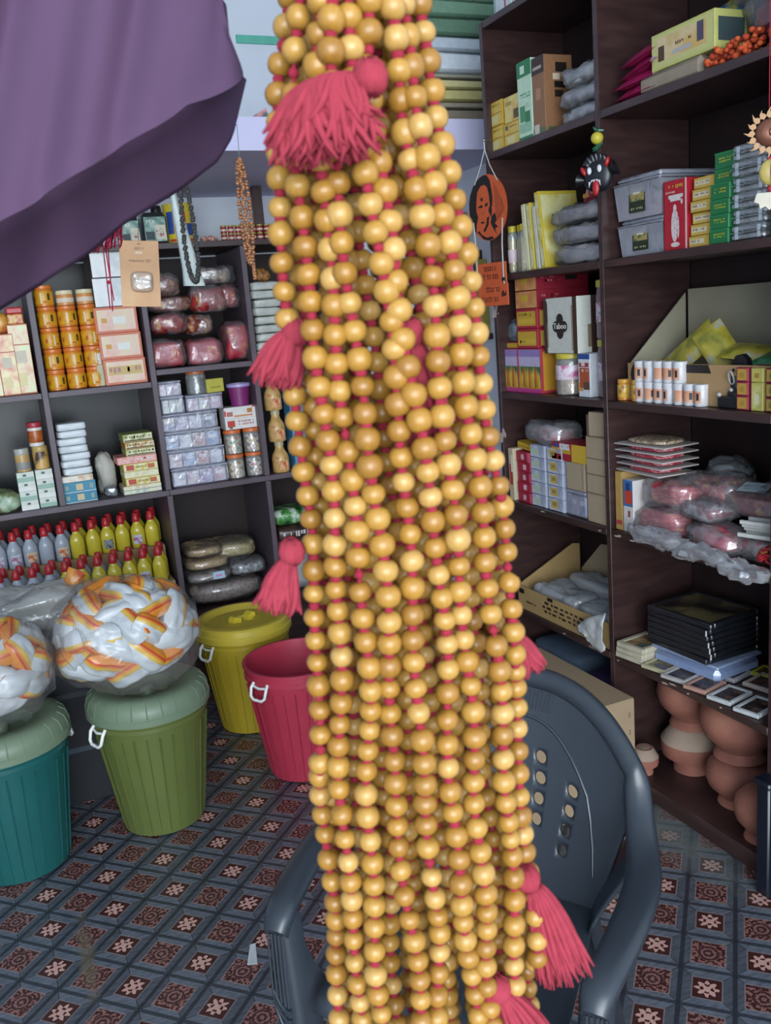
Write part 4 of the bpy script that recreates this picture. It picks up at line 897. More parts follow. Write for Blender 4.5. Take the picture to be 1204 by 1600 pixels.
def bottle_proto(liq, lab=None):
    t = thing('cleaner_bottle', 'x', 'bottle'); H = .112
    MB().lathe([(.026, 0), (.029, .004), (.029, .070), (.0265, .082), (.018, .098), (.0135, .106), (.0135, .112)], 16, sx=1, sy=.85).build('bottle_body', liq, t)
    MB().lathe([(.0155, .110), (.0165, .112), (.0158, .128), (.0150, .130), (.0125, .146), (.0105, .148), (0, .148)], 14).build('cap', plastic('#b4272f'), t)
    if lab is not None:
        mb = MB(); a0, a1, n = -2.25, -.9, 6
        mb.add([(.0296*math.cos(a0+(a1-a0)*i/n), .0296*.86*math.sin(a0+(a1-a0)*i/n), z) for z in (.018, .056) for i in range(n+1)], [(i, i+1, n+2+i, n+1+i) for i in range(n)]); mb.build('label', bl_lab[lab], t)
    return t
protos = {}
def place_bottle(kind, lab, loc, label, group, rot=0):
    k = (kind, lab)
    if k not in protos:
        protos[k] = bottle_proto(ylq if kind == 'y' else clq2, lab); o = protos[k]; o.location = loc; o.rotation_euler = (0, 0, rot); o['label'] = label; o['group'] = group; return o
    return dup(protos[k], loc, rot, label, group)
r = random.Random(3)
def tier(ypl, z, n_y, n_c, x_r, step, tier_name, group, back=False):
    for k in range(n_y+n_c):
        x = x_r-step*k; y = k < n_y; lab = (None, 0, None, 2, None, None, 1, None)[k % 8] if not back else None
        if y and tier_name.startswith('lower') and k in (1, 2): lab = 0
        if not y and k-n_y in (0, 2): lab = 1
        if not y and k-n_y in (4, 5): lab = 0
        nm = GRID_W[k] if k < n_y else GRID_W[k-n_y]
        place_bottle('y' if y else 'c', lab, (x+r.uniform(-.002, .002), ypl+r.uniform(-.003, .003), z), f'{"yellow" if y else "clear"} bottle with red cap, {nm} {"from the post" if y else "after the yellow ones"}, {tier_name}', group, r.uniform(-.25, .25))
G = 'red-capped cleaner bottles in two tiers'
tier(BY+.190, ZB+.284, 6, 8, .535, .0605, 'upper tier front row', G)
tier(BY+.262, ZB+.284, 6, 8, .552, .0605, 'upper tier behind the front row', G, True)
tier(BY+.043, ZB+.161, 7, 8, .525, .0605, 'lower tier front row', G)
tier(BY+.112, ZB+.161, 3, 11, .540, .0605, 'lower tier behind the front row', G, True)
jar((.098, BY+.0, ZB+.001), .02, .05, 'x', 'hidden') if False else None
# --- low compartment beside it: sacks of grain
gr1 = ramp_mat('grain', ((.35, '#a58a62'), (.6, '#c2a57c')), 90, .6, bump=.3); gr2 = ramp_mat('grain', ((.35, '#7d6f66'), (.6, '#a3948a')), 80, .6, bump=.3); gr3 = ramp_mat('flakes', ((.3, '#6e6662'), (.6, '#a39a94')), 55, .6, bump=.4)
X0 = .80
sacks = [(.80, .05, ZB, .35, .30, .10, gr2, 'wide clear sack of brownish grain at the bottom behind the yellow lid'), (.735, .05, ZB+.10, .21, .26, .055, gr3, 'clear sack of grey flakes with a blue and pink sticker'), (.905, .055, ZB+.10, .17, .26, .07, ramp_mat('seed', ((.3, '#4a4a50'), (.6, '#9a9ca2')), 70, .5), 'shiny silver-grey sack of seeds beside the grey flakes'), (.735, .06, ZB+.155, .205, .25, .055, gr1, 'tan clear sack of grain, lower of two by the post'), (.725, .065, ZB+.210, .17, .22, .05, gr1, 'tan clear sack of grain, upper of two by the post'), (.868, .09, ZB+.178, .20, .24, .075, ramp_mat('straw_grain', ((.35, '#9c8d5c'), (.6, '#b9aa7a')), 60, .6, bump=.3), 'slumped clear sack of straw-coloured grain against the right post')]
for k, (x, off, z, W, D, H, inner, lab) in enumerate(sacks):
    t = sack(Slot((x, BY+off+D/2, z), 0, W, D, H), 'grain_sack', lab, 'sack', film('#cfcfd2', .08, .12), inner, 80+k, .09, 8, 'clear sacks of grain', e=.55, fill=.95)
    if k == 1:
        mb, ms = decal(.05, .01, .03, [('f', 0, 1, 0, 1, '#a8c4d8'), ('f', .2, .8, .3, .6, '#c98ab0')]); mb.build('sticker', ms, t, (.03, -.128, .02), (-.25, 0, 0))
# last bay by the beads
sack(Slot((1.125, BY+.16, ZB), 0, .165, .22, .20), 'flour_bag', 'pale clear bag beside the beads in the low bay', 'bag', film('#c4c6c8', .5, .2), mat('flour', '#b4aeaa', .8, .2, .1), 91, .1, 7)
t = thing('snack_bag', 'green and brown printed bag lying on the pale bag beside the beads', 'bag', (1.12, BY+.15, ZB+.215))
blob(.17, .2, .075, 92, .1, 7, e=.5).build('bag_body', foil('#3a2a26', '#4a342c', '#2c2220', 14), t); ob('bag_top', blob(.16, .18, .07, 93, .14, 8, e=.5).mesh('bag_top', ramp_mat('green_print', ((.38, '#1f4a2c'), (.52, '#5a9a50'), (.64, '#cfd8cc')), 26, .3), 70), t, (0, .005, .076))
mb, ms = decal(.15, .2, .075, scrib('f', .1, .9, .25, .75, '#c9c4c0', 1, 5)); mb.build('label', ms, t)
# ------------------------------------------------------------------ goods on the right hand unit
Z1, Z2, Z3, Z4, Z5, Z6, Z7 = RZ
gold_y = foil('#b8922a', '#cfa93c', '#c9b35a', 16)
# --- far bay, top
yb_pr = [('f', .02, .98, .03, .97, gold_y), ('f', .18, .72, .10, .42, '#cfc58a'), ('f', .10, .28, .72, .90, '#4f5a4a')]+scrib('f', .40, .85, .74, .88, '#8f7a2e', 1, 4)+[('f', 0, 1, .48, .53, '#a8842a')]
S = RS(762, 787, 158, 237, Z6, .02, .11); h = S.H/2
for q in range(2): pbox(Slot(S.loc+Vector((0, 0, q*(h+.0005))), S.rot, S.W*.98, .11, h), 'spice_carton', f'yellow carton with a pale oval, {("lower", "upper")[q]} at the shelf corner beside the far upright', 'carton', '#b8922a', yb_pr, group='yellow cartons on the high far shelf')
S = RS(788, 812, 190, 224, Z6, .02, .11); pbox(Slot(S.loc, S.rot, S.W*.98, .11, h*.92), 'spice_carton', 'yellow carton against the green box, bottom one', 'carton', '#b8922a', yb_pr, group='yellow cartons on the high far shelf')
pbox(Slot(S.loc+Vector((.004, 0, h*.92+.0005)), S.rot, S.W*.98, .11, h*1.05), 'spice_carton', 'paler yellow carton with dark picture against green box, tilted top one', 'carton', '#c4a548', [('f', .02, .98, .03, .97, foil('#c4a548', '#d6c27a', '#c9a03c', 14)), ('f', .62, .95, .10, .45, '#5a4a2e'), ('f', .1, .5, .65, .8, '#a8944c')], group='yellow cartons on the high far shelf')
S = RS(811, 833, 92, 212, Z6, .02, .055)
pbox(S, 'green_box', 'tall slim green and mint box standing between yellow cartons and brown box', 'box', '#b9d4b8', [('f', 0, 1, .80, 1, '#2d7a4e'), ('f', 0, 1, 0, .05, '#2d7a4e'), ('f', .25, .55, .84, .94, '#c4d8c6'), ('f', .1, .9, .10, .22, '#8fb89a'), ('f', .15, .5, .24, .44, '#4a8a5e'), ('f', .5, .85, .18, .36, '#3a7a50'), ('f', .55, .8, .40, .47, '#a9c9ac')]+scrib('f', .2, .9, .52, .60, '#5a8a6a', 2, 3))
S = RS(834, 853, 86, 205, Z6, .02, .10)
pbox(S, 'brown_box', 'tall tan-brown box with a dark top corner and black lettering strip', 'box', '#8a6244', [('f', 0, 1, .78, 1, '#3a2a26'), ('f', .1, .8, .84, .88, '#a89a8c'), ('f', .3, .7, .45, .60, '#a8805e'), ('f', 0, 1, .02, .09, '#5a6a4a'), ('f', .1, .5, .02, .14, '#c4bcb0'), ('r', .35, .75, .58, .66, '#1d1816'), ('r', .3, .55, .68, .76, '#c9b8a0'), ('r', .4, .8, .78, .9, '#1d1816'), ('r', .35, .65, .46, .55, '#2a201c'), ('r', .1, .9, .02, .08, '#4a5a3a')])
bagf = mat('cloudy_film', '#74787a', .22, .5, .25, 22, .8, 45, col2='#c2c6c8'); bagf2 = film('#c4c6ca', .22, .10)
for q, (x0, x1, z, W, H, lab) in enumerate(((857, 935, 0, .19, .045, 'flat grey clear bag lying lowest by the brown box'), (868, 938, .047, .185, .05, 'grey clear bag with white crumpled end, middle of three'), (866, 938, .098, .17, .055, 'grey-green clear bag slumped on top of the other two'))):
    S = RS(x0, x1, 150, 195, Z6, .03, .17); S.W = W+.03; S.H = H; S.loc.z += z; S.loc.y = 2.240+.004*q; sack(S, 'clear_bag', lab, 'bag', bagf2, bagf, 100+q, .20, 9, 'grey clear bags beside the brown box', e=.5, fill=.92)
# on top of the unit, far end
S = RS(771, 800, 0, 14, Z7, .03, .10); 
pbox(Slot((1.70, 2.60, Z7), -PI/2, .10, .12, .16), 'white_carton', 'white carton with red stripe on top of the tall unit', 'carton', '#c4cdd0', [('f', .0, .12, 0, 1, '#8fa49c'), ('f', .62, .70, 0, 1, '#b0404a')]); pbox(Slot((1.70, 2.49, Z7), -PI/2, .10, .12, .16), 'white_carton', 'white and pink carton on the unit top, nearer one', 'carton', '#d0d2d6', [('f', .35, 1, 0, 1, '#b8788a')])
# --- far bay, second
gl = film('#c4ccc4', .30, .08)
for q in range(3):
    jar((RX+.045+.012*(q % 2), 2.640-.036*q, Z5), .0165, .150, f'slim clear bottle with yellow cap, {GRID_W[q]} from the hanging plaque', 'slim_bottle', 'bottle', gl, '#b9a82e', (mat('print', '#c9b4b8'), .22, .50) if q == 0 else None, (mat('sticks', '#b8a56a', .6, .3, .2, 120), .72), .13, 'slim yellow-capped bottles', 0, 14, .80)
bk = [('#c9c6a0', .018, .215), ('#c9b64a', .020, .215), ('#bdbcb0', .016, .20), ('#c4ad3a', .022, .26)]
for q, (cl, th_, H) in enumerate(bk):
    y = 2.527-.030*q; S = Slot((RX+.10, y, Z5+.001), -PI/2, th_, .145, H*(.96 if q < 3 else .90))
    pbox(S, 'sleeved_booklet', f'{("cream", "yellow", "whitish", "tall yellow")[q]} booklet in a clear sleeve leaning beside the slim bottles', 'booklet', cl, [('f', .1, .9, .04, .96, foil(cl, '#d6d2b0', cl, 20)), ('r', .05, .95, .05, .95, foil(cl, '#d4cf9a', '#c4b04a', 10))], group='booklets leaning in clear sleeves', tilt=-.09 if q < 3 else -.13)
S = RS(850, 938, 370, 408, Z5, .02, .16); 
for q, (z, H, lab) in enumerate(((0, .058, 'grey clear bag bottom of the pile against the divider'), (.060, .055, 'grey clear bag with dark goods, second in the divider pile'), (.117, .050, 'shiny grey clear bag, upper one of the divider pile'))):
    sack(Slot((RX+.105, 2.268, Z5+z), -PI/2, .275, .17, H), 'clear_bag', lab, 'bag', bagf2, ramp_mat('dim_goods', ((.3, '#6a6466'), (.5, '#8d8a90'), (.66, '#a49a96')), 20, .35), 110+q, .20, 9, 'grey clear bags by the divider', e=.5, fill=.93)
t = thing('red_packet', 'red packet with white lettering lying on the grey bags', 'packet', (RX+.07, 2.195, Z5+.170), -PI/2)
pillow(.145, .05, .045, 5).build('packet_body', mat('red_film', '#8f2530', .3, .5, .12, 20), t, (0, 0, .024), (PI/2*.72, 0, 0)); mb, ms = decal(.14, .046, .04, scrib('f', .2, .85, .3, .8, '#c9a0a0', 1, 3)+[('f', .1, .3, .2, .5, '#b8823a')]); mb.build('label', ms, t, (0, 0, .004))
sack(Slot((RX+.15, 2.235, Z5+.170), -PI/2, .10, .10, .090), 'clear_bag', 'small grey crumpled bag behind the black horned mask', 'bag', bagf2, None, 117, .3, 10)
# --- far bay, third: incense boxes and jars
S = RS(779, 847, 545, 618, Z4, .025, .16); W = S.W/2*.985
fl = lambda seed: [('f', .03, .97, .80, .98, '#8f7ab0'), ('f', .03, .97, .55, .82, '#b4a8c4'), ('f', .03, .97, .40, .60, '#3a6a48'), ('f', .03, .97, .10, .30, '#c98a2e'), ('f', .0, 1, 0, .10, '#b03a7a')]
def flames(H, W, D):
    mb = MB(); r = random.Random(2)
    for i in range(11):
        x = -W*.42+W*.84*i/10; hh = H*(.50+.16*r.random()); b = W*.055
        mb.add([(x-b, -D/2-.0017, H*.12), (x+b, -D/2-.0017, H*.12), (x+b*.7, -D/2-.0017, hh*.75), (x+b*.2*r.uniform(-1, 1), -D/2-.0017, hh), (x-b*.7, -D/2-.0017, hh*.7)], [(0, 1, 2, 3, 4)], i % 3)
    return mb, [mat('print', '#c9962e'), mat('print', '#d0b04a'), mat('print', '#b8662a')]
for q in range(2):
    b = pbox(Slot((S.loc.x, S.loc.y+W/2*(1.012 if q == 0 else -1.012), Z4), S.rot, W, .16, S.H), 'incense_box', ('purple and green box with golden flame print nearest the far upright', 'purple and green box with golden flame print beside the pink-lidded jar')[q], 'box', '#a83a55', fl(q)+[('r', 0, 1, 0, 1, '#a8353e'), ('r', .05, .9, .06, .94, '#b8862e')]+scrib('f', .1, .9, .12, .22, '#cdbb5a', 1, q)+scrib('f', .1, .95, .24, .30, '#6a4a8a', 1, q+5), group='flame printed incense boxes')
    mb, ms = flames(S.H, W, .16); mb.build('flame_print', ms, b)
zt = Z4+S.H+.0006
pbox(Slot((RX+.105, S.loc.y+.055, zt), S.rot, .10, .14, .020), 'flat_box', 'flat yellow and red box lying under the grey bag', 'box', '#a8353e', [('f', .04, .96, .12, .88, '#b8942e')])
sack(Slot((RX+.10, S.loc.y+.070, zt+.021), S.rot, .115, .13, .075), 'clear_bag', 'dark grey shiny bag beside the far upright on a flat box', 'bag', mat('grey_film', '#5c666e', .15, .6, .3, 14), None, 120, .14)
z = zt
S2 = RS(806, 843, 490, 545, None, .03, .16); y0 = S.loc.y-.055; W2 = .125
for q in range(2):
    pbox(Slot((RX+.03+.09, y0, z), S.rot, W2, .18, .064), 'incense_carton', f'red carton with yellow panel, {("lower", "upper")[q]} of two on the flame printed boxes', 'carton', '#a02a38', [('f', .06, .94, .14, .86, '#c09a35'), ('r', .06, .5, .12, .88, '#c2a24a')]+scrib('f', .12, .88, .55 if q else .2, .80 if q else .45, '#8a7a2a', 1, q)+[('f', .1, .9, .25, .5, '#c9a53c')], group='red and yellow cartons'); z += .0646
for q in range(2):
    pbox(Slot((RX+.03+.10, y0-.003, z), S.rot, W2+.004, .20, .056), 'incense_carton', f'orange fronted carton with red side, {("lower", "upper")[q]} of two under the shelf', 'carton', '#8f2230', [('f', .02, .98, .03, .97, foil('#b8682e', '#c9965e', '#bd7a4a', 14)), ('f', .3, .6, .4, .75, '#c4a03a'), ('r', 0, 1, 0, 1, '#861f2e')]+scrib('r', .08, .42, .35, .75, '#b86a76', 2, q+3)+([('r', .55, .78, .45, .9, '#1d1a1c'), ('r', .57, .64, .55, .8, '#8d8a86'), ('r', .68, .75, .55, .8, '#8d8a86')] if q else []), group='orange fronted red cartons'); z += .0566
S = RS(855, 895, 570, 620, Z4, .02, .10); 
jar((RX+.065, S.loc.y, Z4), .047, .130, 'wide clear jar with yellow lid and pink flowered label', 'sweet_jar', 'jar', glass, '#b9a935', (foil('#c9b4c0', '#d6c9d0', '#b85a86', 30), .38, .72), (ramp_mat('brown_goods', ((.35, '#8a5a3a'), (.6, '#b08a6a')), 50, .5), .62), .13, n=22)
jy = S.loc.y
tz = Z4+.131
b = pbox(Slot((RX+.025+.085, jy-.008, tz), -PI/2, .175, .17, .170), 'chocolate_box', 'square cream box edged in brown with a dark round badge lettered Taboo', 'box', '#c3c4ba', [('f', 0, .09, 0, 1, '#43302a'), ('f', .09, .13, .1, .9, '#8a7a60'), ('f', .88, 1, 0, 1, '#43302a'), ('f', .84, .88, .05, .85, '#9a8a6a'), ('f', .09, .12, .55, .95, '#43302a'), ('r', 0, .30, 0, 1, '#d0d0c6'), ('r', .30, 1, 0, 1, '#43302a'), ('r', .22, .30, .1, .5, '#8a7a60')], texts=())
bd = MB()
for dx, dz, rr in ((0, 0, .026), (0, .022, .018), (0, -.020, .018), (-.022, 0, .017), (.022, 0, .017)):
    n = 14; o = [(dx+rr*math.cos(2*PI*i/n), -.0862-.0001*(rr*100), dz+rr*math.sin(2*PI*i/n)) for i in range(n)]; bd.add(o, [tuple(range(n))])
bd.build('badge', mat('print', '#2a211f'), b, (0, 0, .082)); text(b, 'Taboo', .026, '#d6d2c4', (0, -.0872, .083))
text(b, 'HILL', .012, '#6a5a4c', (0, -.0866, .150)) if False else None
S = RS(897, 922, 557, 622, Z4, .02, .10)
pbox(Slot((RX+.07, S.loc.y-.006, Z4), -PI/2, .058, .09, .130), 'sachet_box', 'narrow white box with blue top and orange brown print beside the wide jar', 'box', '#c9ccce', [('f', 0, 1, .88, 1, '#2a4a8a'), ('f', .12, .95, .22, .68, '#a8502e'), ('f', .1, .9, .70, .80, '#a03a34'), ('f', .3, .6, .72, .80, '#cfc4c0'), ('f', .45, .95, .18, .36, '#5a4238'), ('f', .0, .4, .14, .34, '#c98a4a')]+scrib('f', .25, .85, .56, .66, '#dcd0c8', 1, 4))
jl1 = foil('#2e3f8a', '#c9ccd4', '#a83a6a', 34)
jq = hit(932, 620, 0, RX+.06)[1]
for q, (z, lab) in enumerate(((Z4, 'tall clear sweet jar with blue and red label, lower of two by the divider'), (Z4+.171, 'tall clear sweet jar with blue, white and pink label, upper of two by the divider'))):
    jar((RX+.075, 2.170, z), .044, .170, lab, 'sweet_jar', 'jar', film('#8a7a84', .75, .12), '#b9b04a', (jl1, .30, .62), (ramp_mat('sweets', ((.32, '#3a6a3a'), (.45, '#a8304a'), (.6, '#6a3a5a'), (.7, '#b86a4a')), 36, .35), .78), .12, 'tall sweet jars by the divider', q*.8, 22)
pbox(Slot((RX+.215, 2.33, Z4), -PI/2, .165, .12, .165), 'stand_carton', 'plain dark carton behind the cream square box', 'carton', '#4a3434')
b = pbox(Slot((RX+.215, 2.300, Z4+.166), -PI/2, .165, .05, .155), 'pink_box', 'pink box with black figures on its face behind the cream square box', 'box', '#b8748f', [('f', .02, .98, .02, .98, foil('#c07a96', '#cf9ab0', '#b46a8a', 6)), ('f', .30, .66, .86, .93, '#c4a84a'), ('f', .10, .26, .52, .74, '#3a2430'), ('f', .13, .2, .3, .52, '#8a3a5a'), ('f', .66, .84, .50, .78, '#8f3060'), ('f', .70, .80, .54, .72, '#2a1a24'), ('f', .40, .44, .4, .66, '#241a20'), ('f', .52, .56, .36, .6, '#241a20'), ('f', .3, .34, .34, .56, '#4a2030'), ('f', .05, .95, .02, .22, '#7aa8ac')])
# --- far bay, fourth: cartons and small boxes
r = random.Random(8)
b = pbox(Slot((RX+.085, 2.665, Z3), -PI/2, .030, .15, .185), 'cream_carton', 'cream carton with red print standing at the far upright', 'carton', '#b8ab90', [('f', .2, .8, .3, .7, '#a8403a'), ('f', .55, .95, .55, .88, '#d4d0c4'), ('r', .1, .9, .5, .9, '#cfc9bc')])
z = Z3
for q in range(5):
    h = .035; pbox(Slot((RX+.075+.002*(q % 2), 2.598+.004*math.sin(q*2.1), z), -PI/2, .088, .11, h), 'red_box', f'small red box with white square, {ROWS_UP[q]} in the stack by the cream carton', 'box', '#a01f38', [('f', .40, .62, .25, .75, '#c4a9b0'), ('f', .88, 1, 0, 1, '#c95a76'), ('f', 0, 1, .0, .06, '#7a1528'), ('r', 0, 1, 0, 1, '#b84a60')], group='small red boxes in a stack', drot=r.uniform(-.06, .06)); z += h+.0006
pbox(Slot((RX+.07, 2.605, z+.004), -PI/2, .105, .07, .022), 'yellow_strip_box', 'yellow strip box sloping across the small red boxes', 'box', '#bf9a2e', [('f', .05, .7, .3, .5, '#8a6a1e'), ('f', .85, .97, .2, .8, '#3a3028'), ('t', 0, 1, 0, 1, '#c4a03a')], tilt=.10)
for c in range(2):
    z = Z3
    for q in range(5):
        h = .0415; y = (2.508, 2.409)[c]
        S = Slot((RX+.075, y, z), -PI/2, .088, .11, h); z += h+.0006
        pbox(S, 'clear_soap_box', f'{("pale bluish", "yellow labelled")[c]} small clear box, {ROWS_UP[q]} in the {("stack beside the red boxes", "stack beside the cartons")[c]}', 'box', '#9fa4b8', [('f', .02, .98, .05, .95, foil('#a8acbf', '#b8c0c8', '#8f94ac', 24))]+([('f', .15, .62, .2, .85, '#b89f52'), ('f', .25, .5, .4, .7, '#8a7a4a')] if c else [('f', .12, .6, .25, .7, '#a9b8a0')])+[('f', .93, 1, 0, 1, '#d0d4de')], group='small clear boxes in two stacks')
    zt = z
t = sack(Slot((RX+.085, 2.50, zt), -PI/2, .20, .15, .075), 'clear_bag', 'clear bag with reddish packets lying on the small clear boxes', 'bag', bagf2, ramp_mat('red_goods', ((.35, '#7a6a6e'), (.55, '#9a8488'), (.68, '#a84a52')), 22, .35), 130, .14)
crt = mat('kraft_carton', '#9c8b74', .8, .2, .05, 10)
clear_box(Slot((RX+.08, 2.300, Z3), -PI/2, .098, .12, .085), 'clear box with white sticker and lilac packets under plain cartons', [pur, foil('#8f9ac0', '#a8b0cc', '#7a86b0', 16)], None, 2)
b = pbox(Slot((RX+.085, 2.300, Z3+.0865), -PI/2, .096, .13, .088), 'plain_carton', 'plain tan carton standing on the clear stickered box', 'carton', '#9c8b74', [('f', .86, .9, .1, .9, '#857560')], group='plain tan cartons', body=crt)
b = pbox(Slot((RX+.065, 2.330, Z3+.1755), -PI/2, .190, .09, .056), 'incense_carton', 'long red and yellow carton with white label lying across the cartons', 'carton', '#9c2232', [('f', 0, .55, .40, .72, '#b8902e'), ('f', 0, .55, 0, .35, '#94202e'), ('f', .08, .20, .7, .95, '#3a4a8a'), ('f', .24, .52, .62, .96, '#cdc6c4'), ('f', .58, 1, 0, 1, '#bf9c34'), ('f', .66, .9, .35, .75, '#c9b45a'), ('f', .2, .32, .05, .22, '#c4a83c')]+scrib('f', .27, .5, .7, .88, '#6a6a70', 1, 4))
pbox(Slot((RX+.175, 2.315, Z3+.1755), -PI/2, .115, .11, .135), 'plain_carton', 'plain tan carton behind the long red and yellow carton', 'carton', '#9c8b74', (), group='plain tan cartons', body=crt)
pbox(Slot((RX+.190, 2.345, Z3), -PI/2, .11, .08, .174), 'plain_carton', 'plain tan carton deep behind the stickered clear box', 'carton', '#9c8b74', (), group='plain tan cartons', body=crt)
z = Z3
for q, (h, lab) in enumerate(((.092, 'bottom'), (.058, 'second'), (.048, 'third'), (.066, 'fourth'), (.074, 'topmost, slightly turned'))):
    pbox(Slot((RX+.095+(.01 if q == 4 else 0), 2.185, z), -PI/2, .098, .16, h), 'plain_carton', f'plain tan carton, {lab} of the stack against the divider', 'carton', '#9c8b74', [('f', .0, 1, .96, 1, '#857560')] if q < 4 else [], group='plain tan cartons', drot=.12 if q == 4 else 0, body=crt); z += h+.0006
# --- far bay, fifth: open cardboard tray of clear bags
box_m = mat('kraft_tray', '#a68a5c', .8, .2, .06, 9); boxin = mat('kraft_inside', '#a39377', .85, .2, .05, 9)
t = thing('open_carton', 'open cardboard carton with raised flap holding clear bags, in the far bay', 'carton', (RX+.145, 2.40, Z2), -PI/2)
W, D, H = .52, .27, .085
bx = MB().cbox(-W/2, W/2, -D/2, -D/2+.005, 0, H, .001).cbox(W/2-.005, W/2, -D/2+.005, D/2, 0, H+.03, .001).box(-W/2+.005, W/2-.005, -D/2+.005, D/2-.005, 0, .005); ew = MB().prism([(-D/2+.005, 0), (D/2, 0), (D/2, .19), (D/2-.03, .195), (-D/2+.005, H)], 0, .005); bx.add([(-W/2+y, x, z) for x, y, z in ew.v], ew.f); bx.build('tray', box_m, t)
fp = MB(); fp.prism([(-W/2+.02, 0), (W/2-.02, 0), (W/2-.02, .20), (-W/2+.26, .225), (-W/2+.14, .215), (-W/2+.02, .10)], D/2-.005, D/2); fp.build('raised_flap', boxin, t)
mb, ms = decal(W, D, H, scrib('f', .30, .82, .22, .78, '#3a2f22', 3, 6)+scrib('f', .10, .22, .3, .45, '#2a221a', 1, 4)+[('f', .36, .42, .84, .98, '#241c16'), ('f', .02, .08, .68, .88, '#241c16')]); mb.build('printed_face', ms, t)
for q, (x, y, W2, D2, zz, H2, lab) in enumerate(((-.09, -.05, .26, .13, .006, .095, 'crinkled silver clear bag near the front of the open carton'), (.13, -.03, .20, .14, .006, .085, 'dull grey clear bag at the near end of the open carton'), (.03, .055, .42, .10, .006, .115, 'long flat clear bag with red print lying deep in the open carton'))):
    loc = Vector((RX+.145+y, 2.40-x, Z2+zz)); sack(Slot(loc, -PI/2, W2, D2, H2), 'clear_bag', lab, 'bag', film('#c4c8cc', .5, .12), ramp_mat('bag_goods', ((.3, '#5e5a58'), (.5, '#8d8884'), (.68, '#a8a09a')), 24, .3), 140+q, .12, 8, 'clear bags in the open carton', e=.5)
t = thing('plastic_sheet', 'crumpled white plastic sheet hanging over the shelf edge by the divider', 'plastic sheet', (0, 0, 0))
pts = [(902, 978), (915, 966), (930, 962), (946, 958)]; bot = [(918, 996), (928, 1012), (940, 1020), (946, 1016)]
def sheet(u, v):
    a, b = lerp_poly(pts, u), lerp_poly(bot, u); x, y = a[0]+(b[0]-a[0])*v, a[1]+(b[1]-a[1])*v; p = hit(x, y, 0, RX-.012); return Vector((p[0]-.010*noise.noise(Vector((u*5, v*5, 3)))-.012*math.sin(v*3), p[1], p[2]))
o = MB().grid(sheet, 14, 12).build('sheet', mat('white_film', '#b9bbb9', .25, .5, .15, 20, .6, 45), t); md = o.modifiers.new('thickness', 'SOLIDIFY'); md.thickness = .0015
# under it: dark stowed fabrics
for q, (y, z, W, H, cl, lab) in enumerate(((2.42, .0, .50, .16, '#3a424c', 'slate folded cloth bundle at the bottom of the far bay'), (2.44, .162, .46, .09, '#4a5868', 'blue-grey folded cloth bundle on the slate one'), (2.24, .162, .20, .07, '#38284a', 'dark purple cloth bundle tucked against the divider'))):
    W = min(W, .27*2-.04) if q < 1 else (.28 if q == 1 else .17); y = (2.405, 2.51, 2.235)[q]
    tag(blob(W, .22, H, 150+q, .06, 6, e=.4).build('cloth_bundle', mat('folded_cloth', cl, .85, .2, .15, 12, .3, 40), None, (RX+.15, y, Z1+z), -PI/2), lab, 'cloth')
# --- big carton on the floor before the far bay
t = thing('floor_carton', 'large brown cardboard carton on the floor behind the plastic chair', 'carton', (1.385, 2.235, 0))
kr = mat('kraft_big', '#a08a6e', .75, .25, .06, 6, .1, 40); W, D, H = .42, .50, .335
MB().cbox(-W/2, W/2, -D/2, D/2, .001, H, .004).build('box_body', kr, t)
mb = MB(); mb.box(-.004, -.0005, -D/2, D/2, H, H+.0012).box(.0005, W/2-.004, -D/2+.002, D/2-.002, H, H+.0022, 1); mb.build('top_flap', [mat('shadow_gap', '#4a3c2c', .9), kr], t)
mb = MB().box(-.026, .026, -D/2, D/2, H+.0024, H+.0030).box(-.026, .026, -D/2-.0009, -D/2, H-.07, H+.003); mb.build('packing_tape', mat('brown_tape', '#9c8468', .2, .6, .05), t)
for q in range(5):
    st = MB().tube([(W/2-.022, -D/2-.001, .06+.055*q), (W/2-.022, -D/2-.002, .075+.055*q)], .002, 5); st.build('staple', mat('staple_metal', '#b9b2a4', .35, .5, metal=.8), t)
for x in (-.12, -.05, .0, .06): MB().tube([(x, -.06-.4*x, H+.004), (x+.012, -.065-.4*x, H+.004)], .0022, 5).build('staple', mat('staple_metal', '#b9b2a4', .35, .5, metal=.8), t)
mb = MB().prism([(-.06, H-.035), (-.02, H-.02), (.03, H-.028), (.06, H-.008), (.05, H+.001), (-.05, H+.001)], -D/2-.0012, -D/2-.0002); mb.build('torn_patch', mat('torn_card', '#c0b49c', .9, .2, .1), t)
# ---------------------------------------------------------------- near bay
# --- top: pink packets, bags, garland
pkm = [mat('pink_film', '#94214f', .25, .5, .1, 18), mat('print', '#c9b4bc'), mat('print', '#b8923a')]
def pk_f(u, v, top): return 1 if (.42 < u < .55 and .25 < v < .8) or (u > .93) else 0
for q, (y, z, rr, tl, lab) in enumerate(((2.005, .0, .10, 0, 'lowest'), (1.995, .026, -.05, .02, 'second'), (2.000, .052, .06, .05, 'third'), (1.985, .078, -.12, .10, 'fourth'), (1.975, .108, .05, .16, 'topmost with white edge'))):
    t = thing('pink_packet', f'magenta sachet packet with white print, {lab} in the pile by the divider', 'packet', (RX+.085, y, Z6+z+.014), (0, 0, -PI/2+rr), 'magenta packets in a pile')
    pillow(.17, .13, .027, q+1, .15, mfun=pk_f).build('packet_body', pkm, t, None, (.42, -tl, 0))
t = thing('yellow_pouch', 'yellow-green pouch with blue print slanting behind the yellow box', 'packet', (RX+.150, 1.855, Z6+.001), -PI/2)
pillow(.24, .15, .04, 3, .1).build('pouch_body', ramp_mat('pouch_print', ((.34, '#8f8f2e'), (.52, '#b4b24a'), (.62, '#2e6a94')), 18, .25), t, (0, .02, .115), (PI/2*.8, -.18, 0))
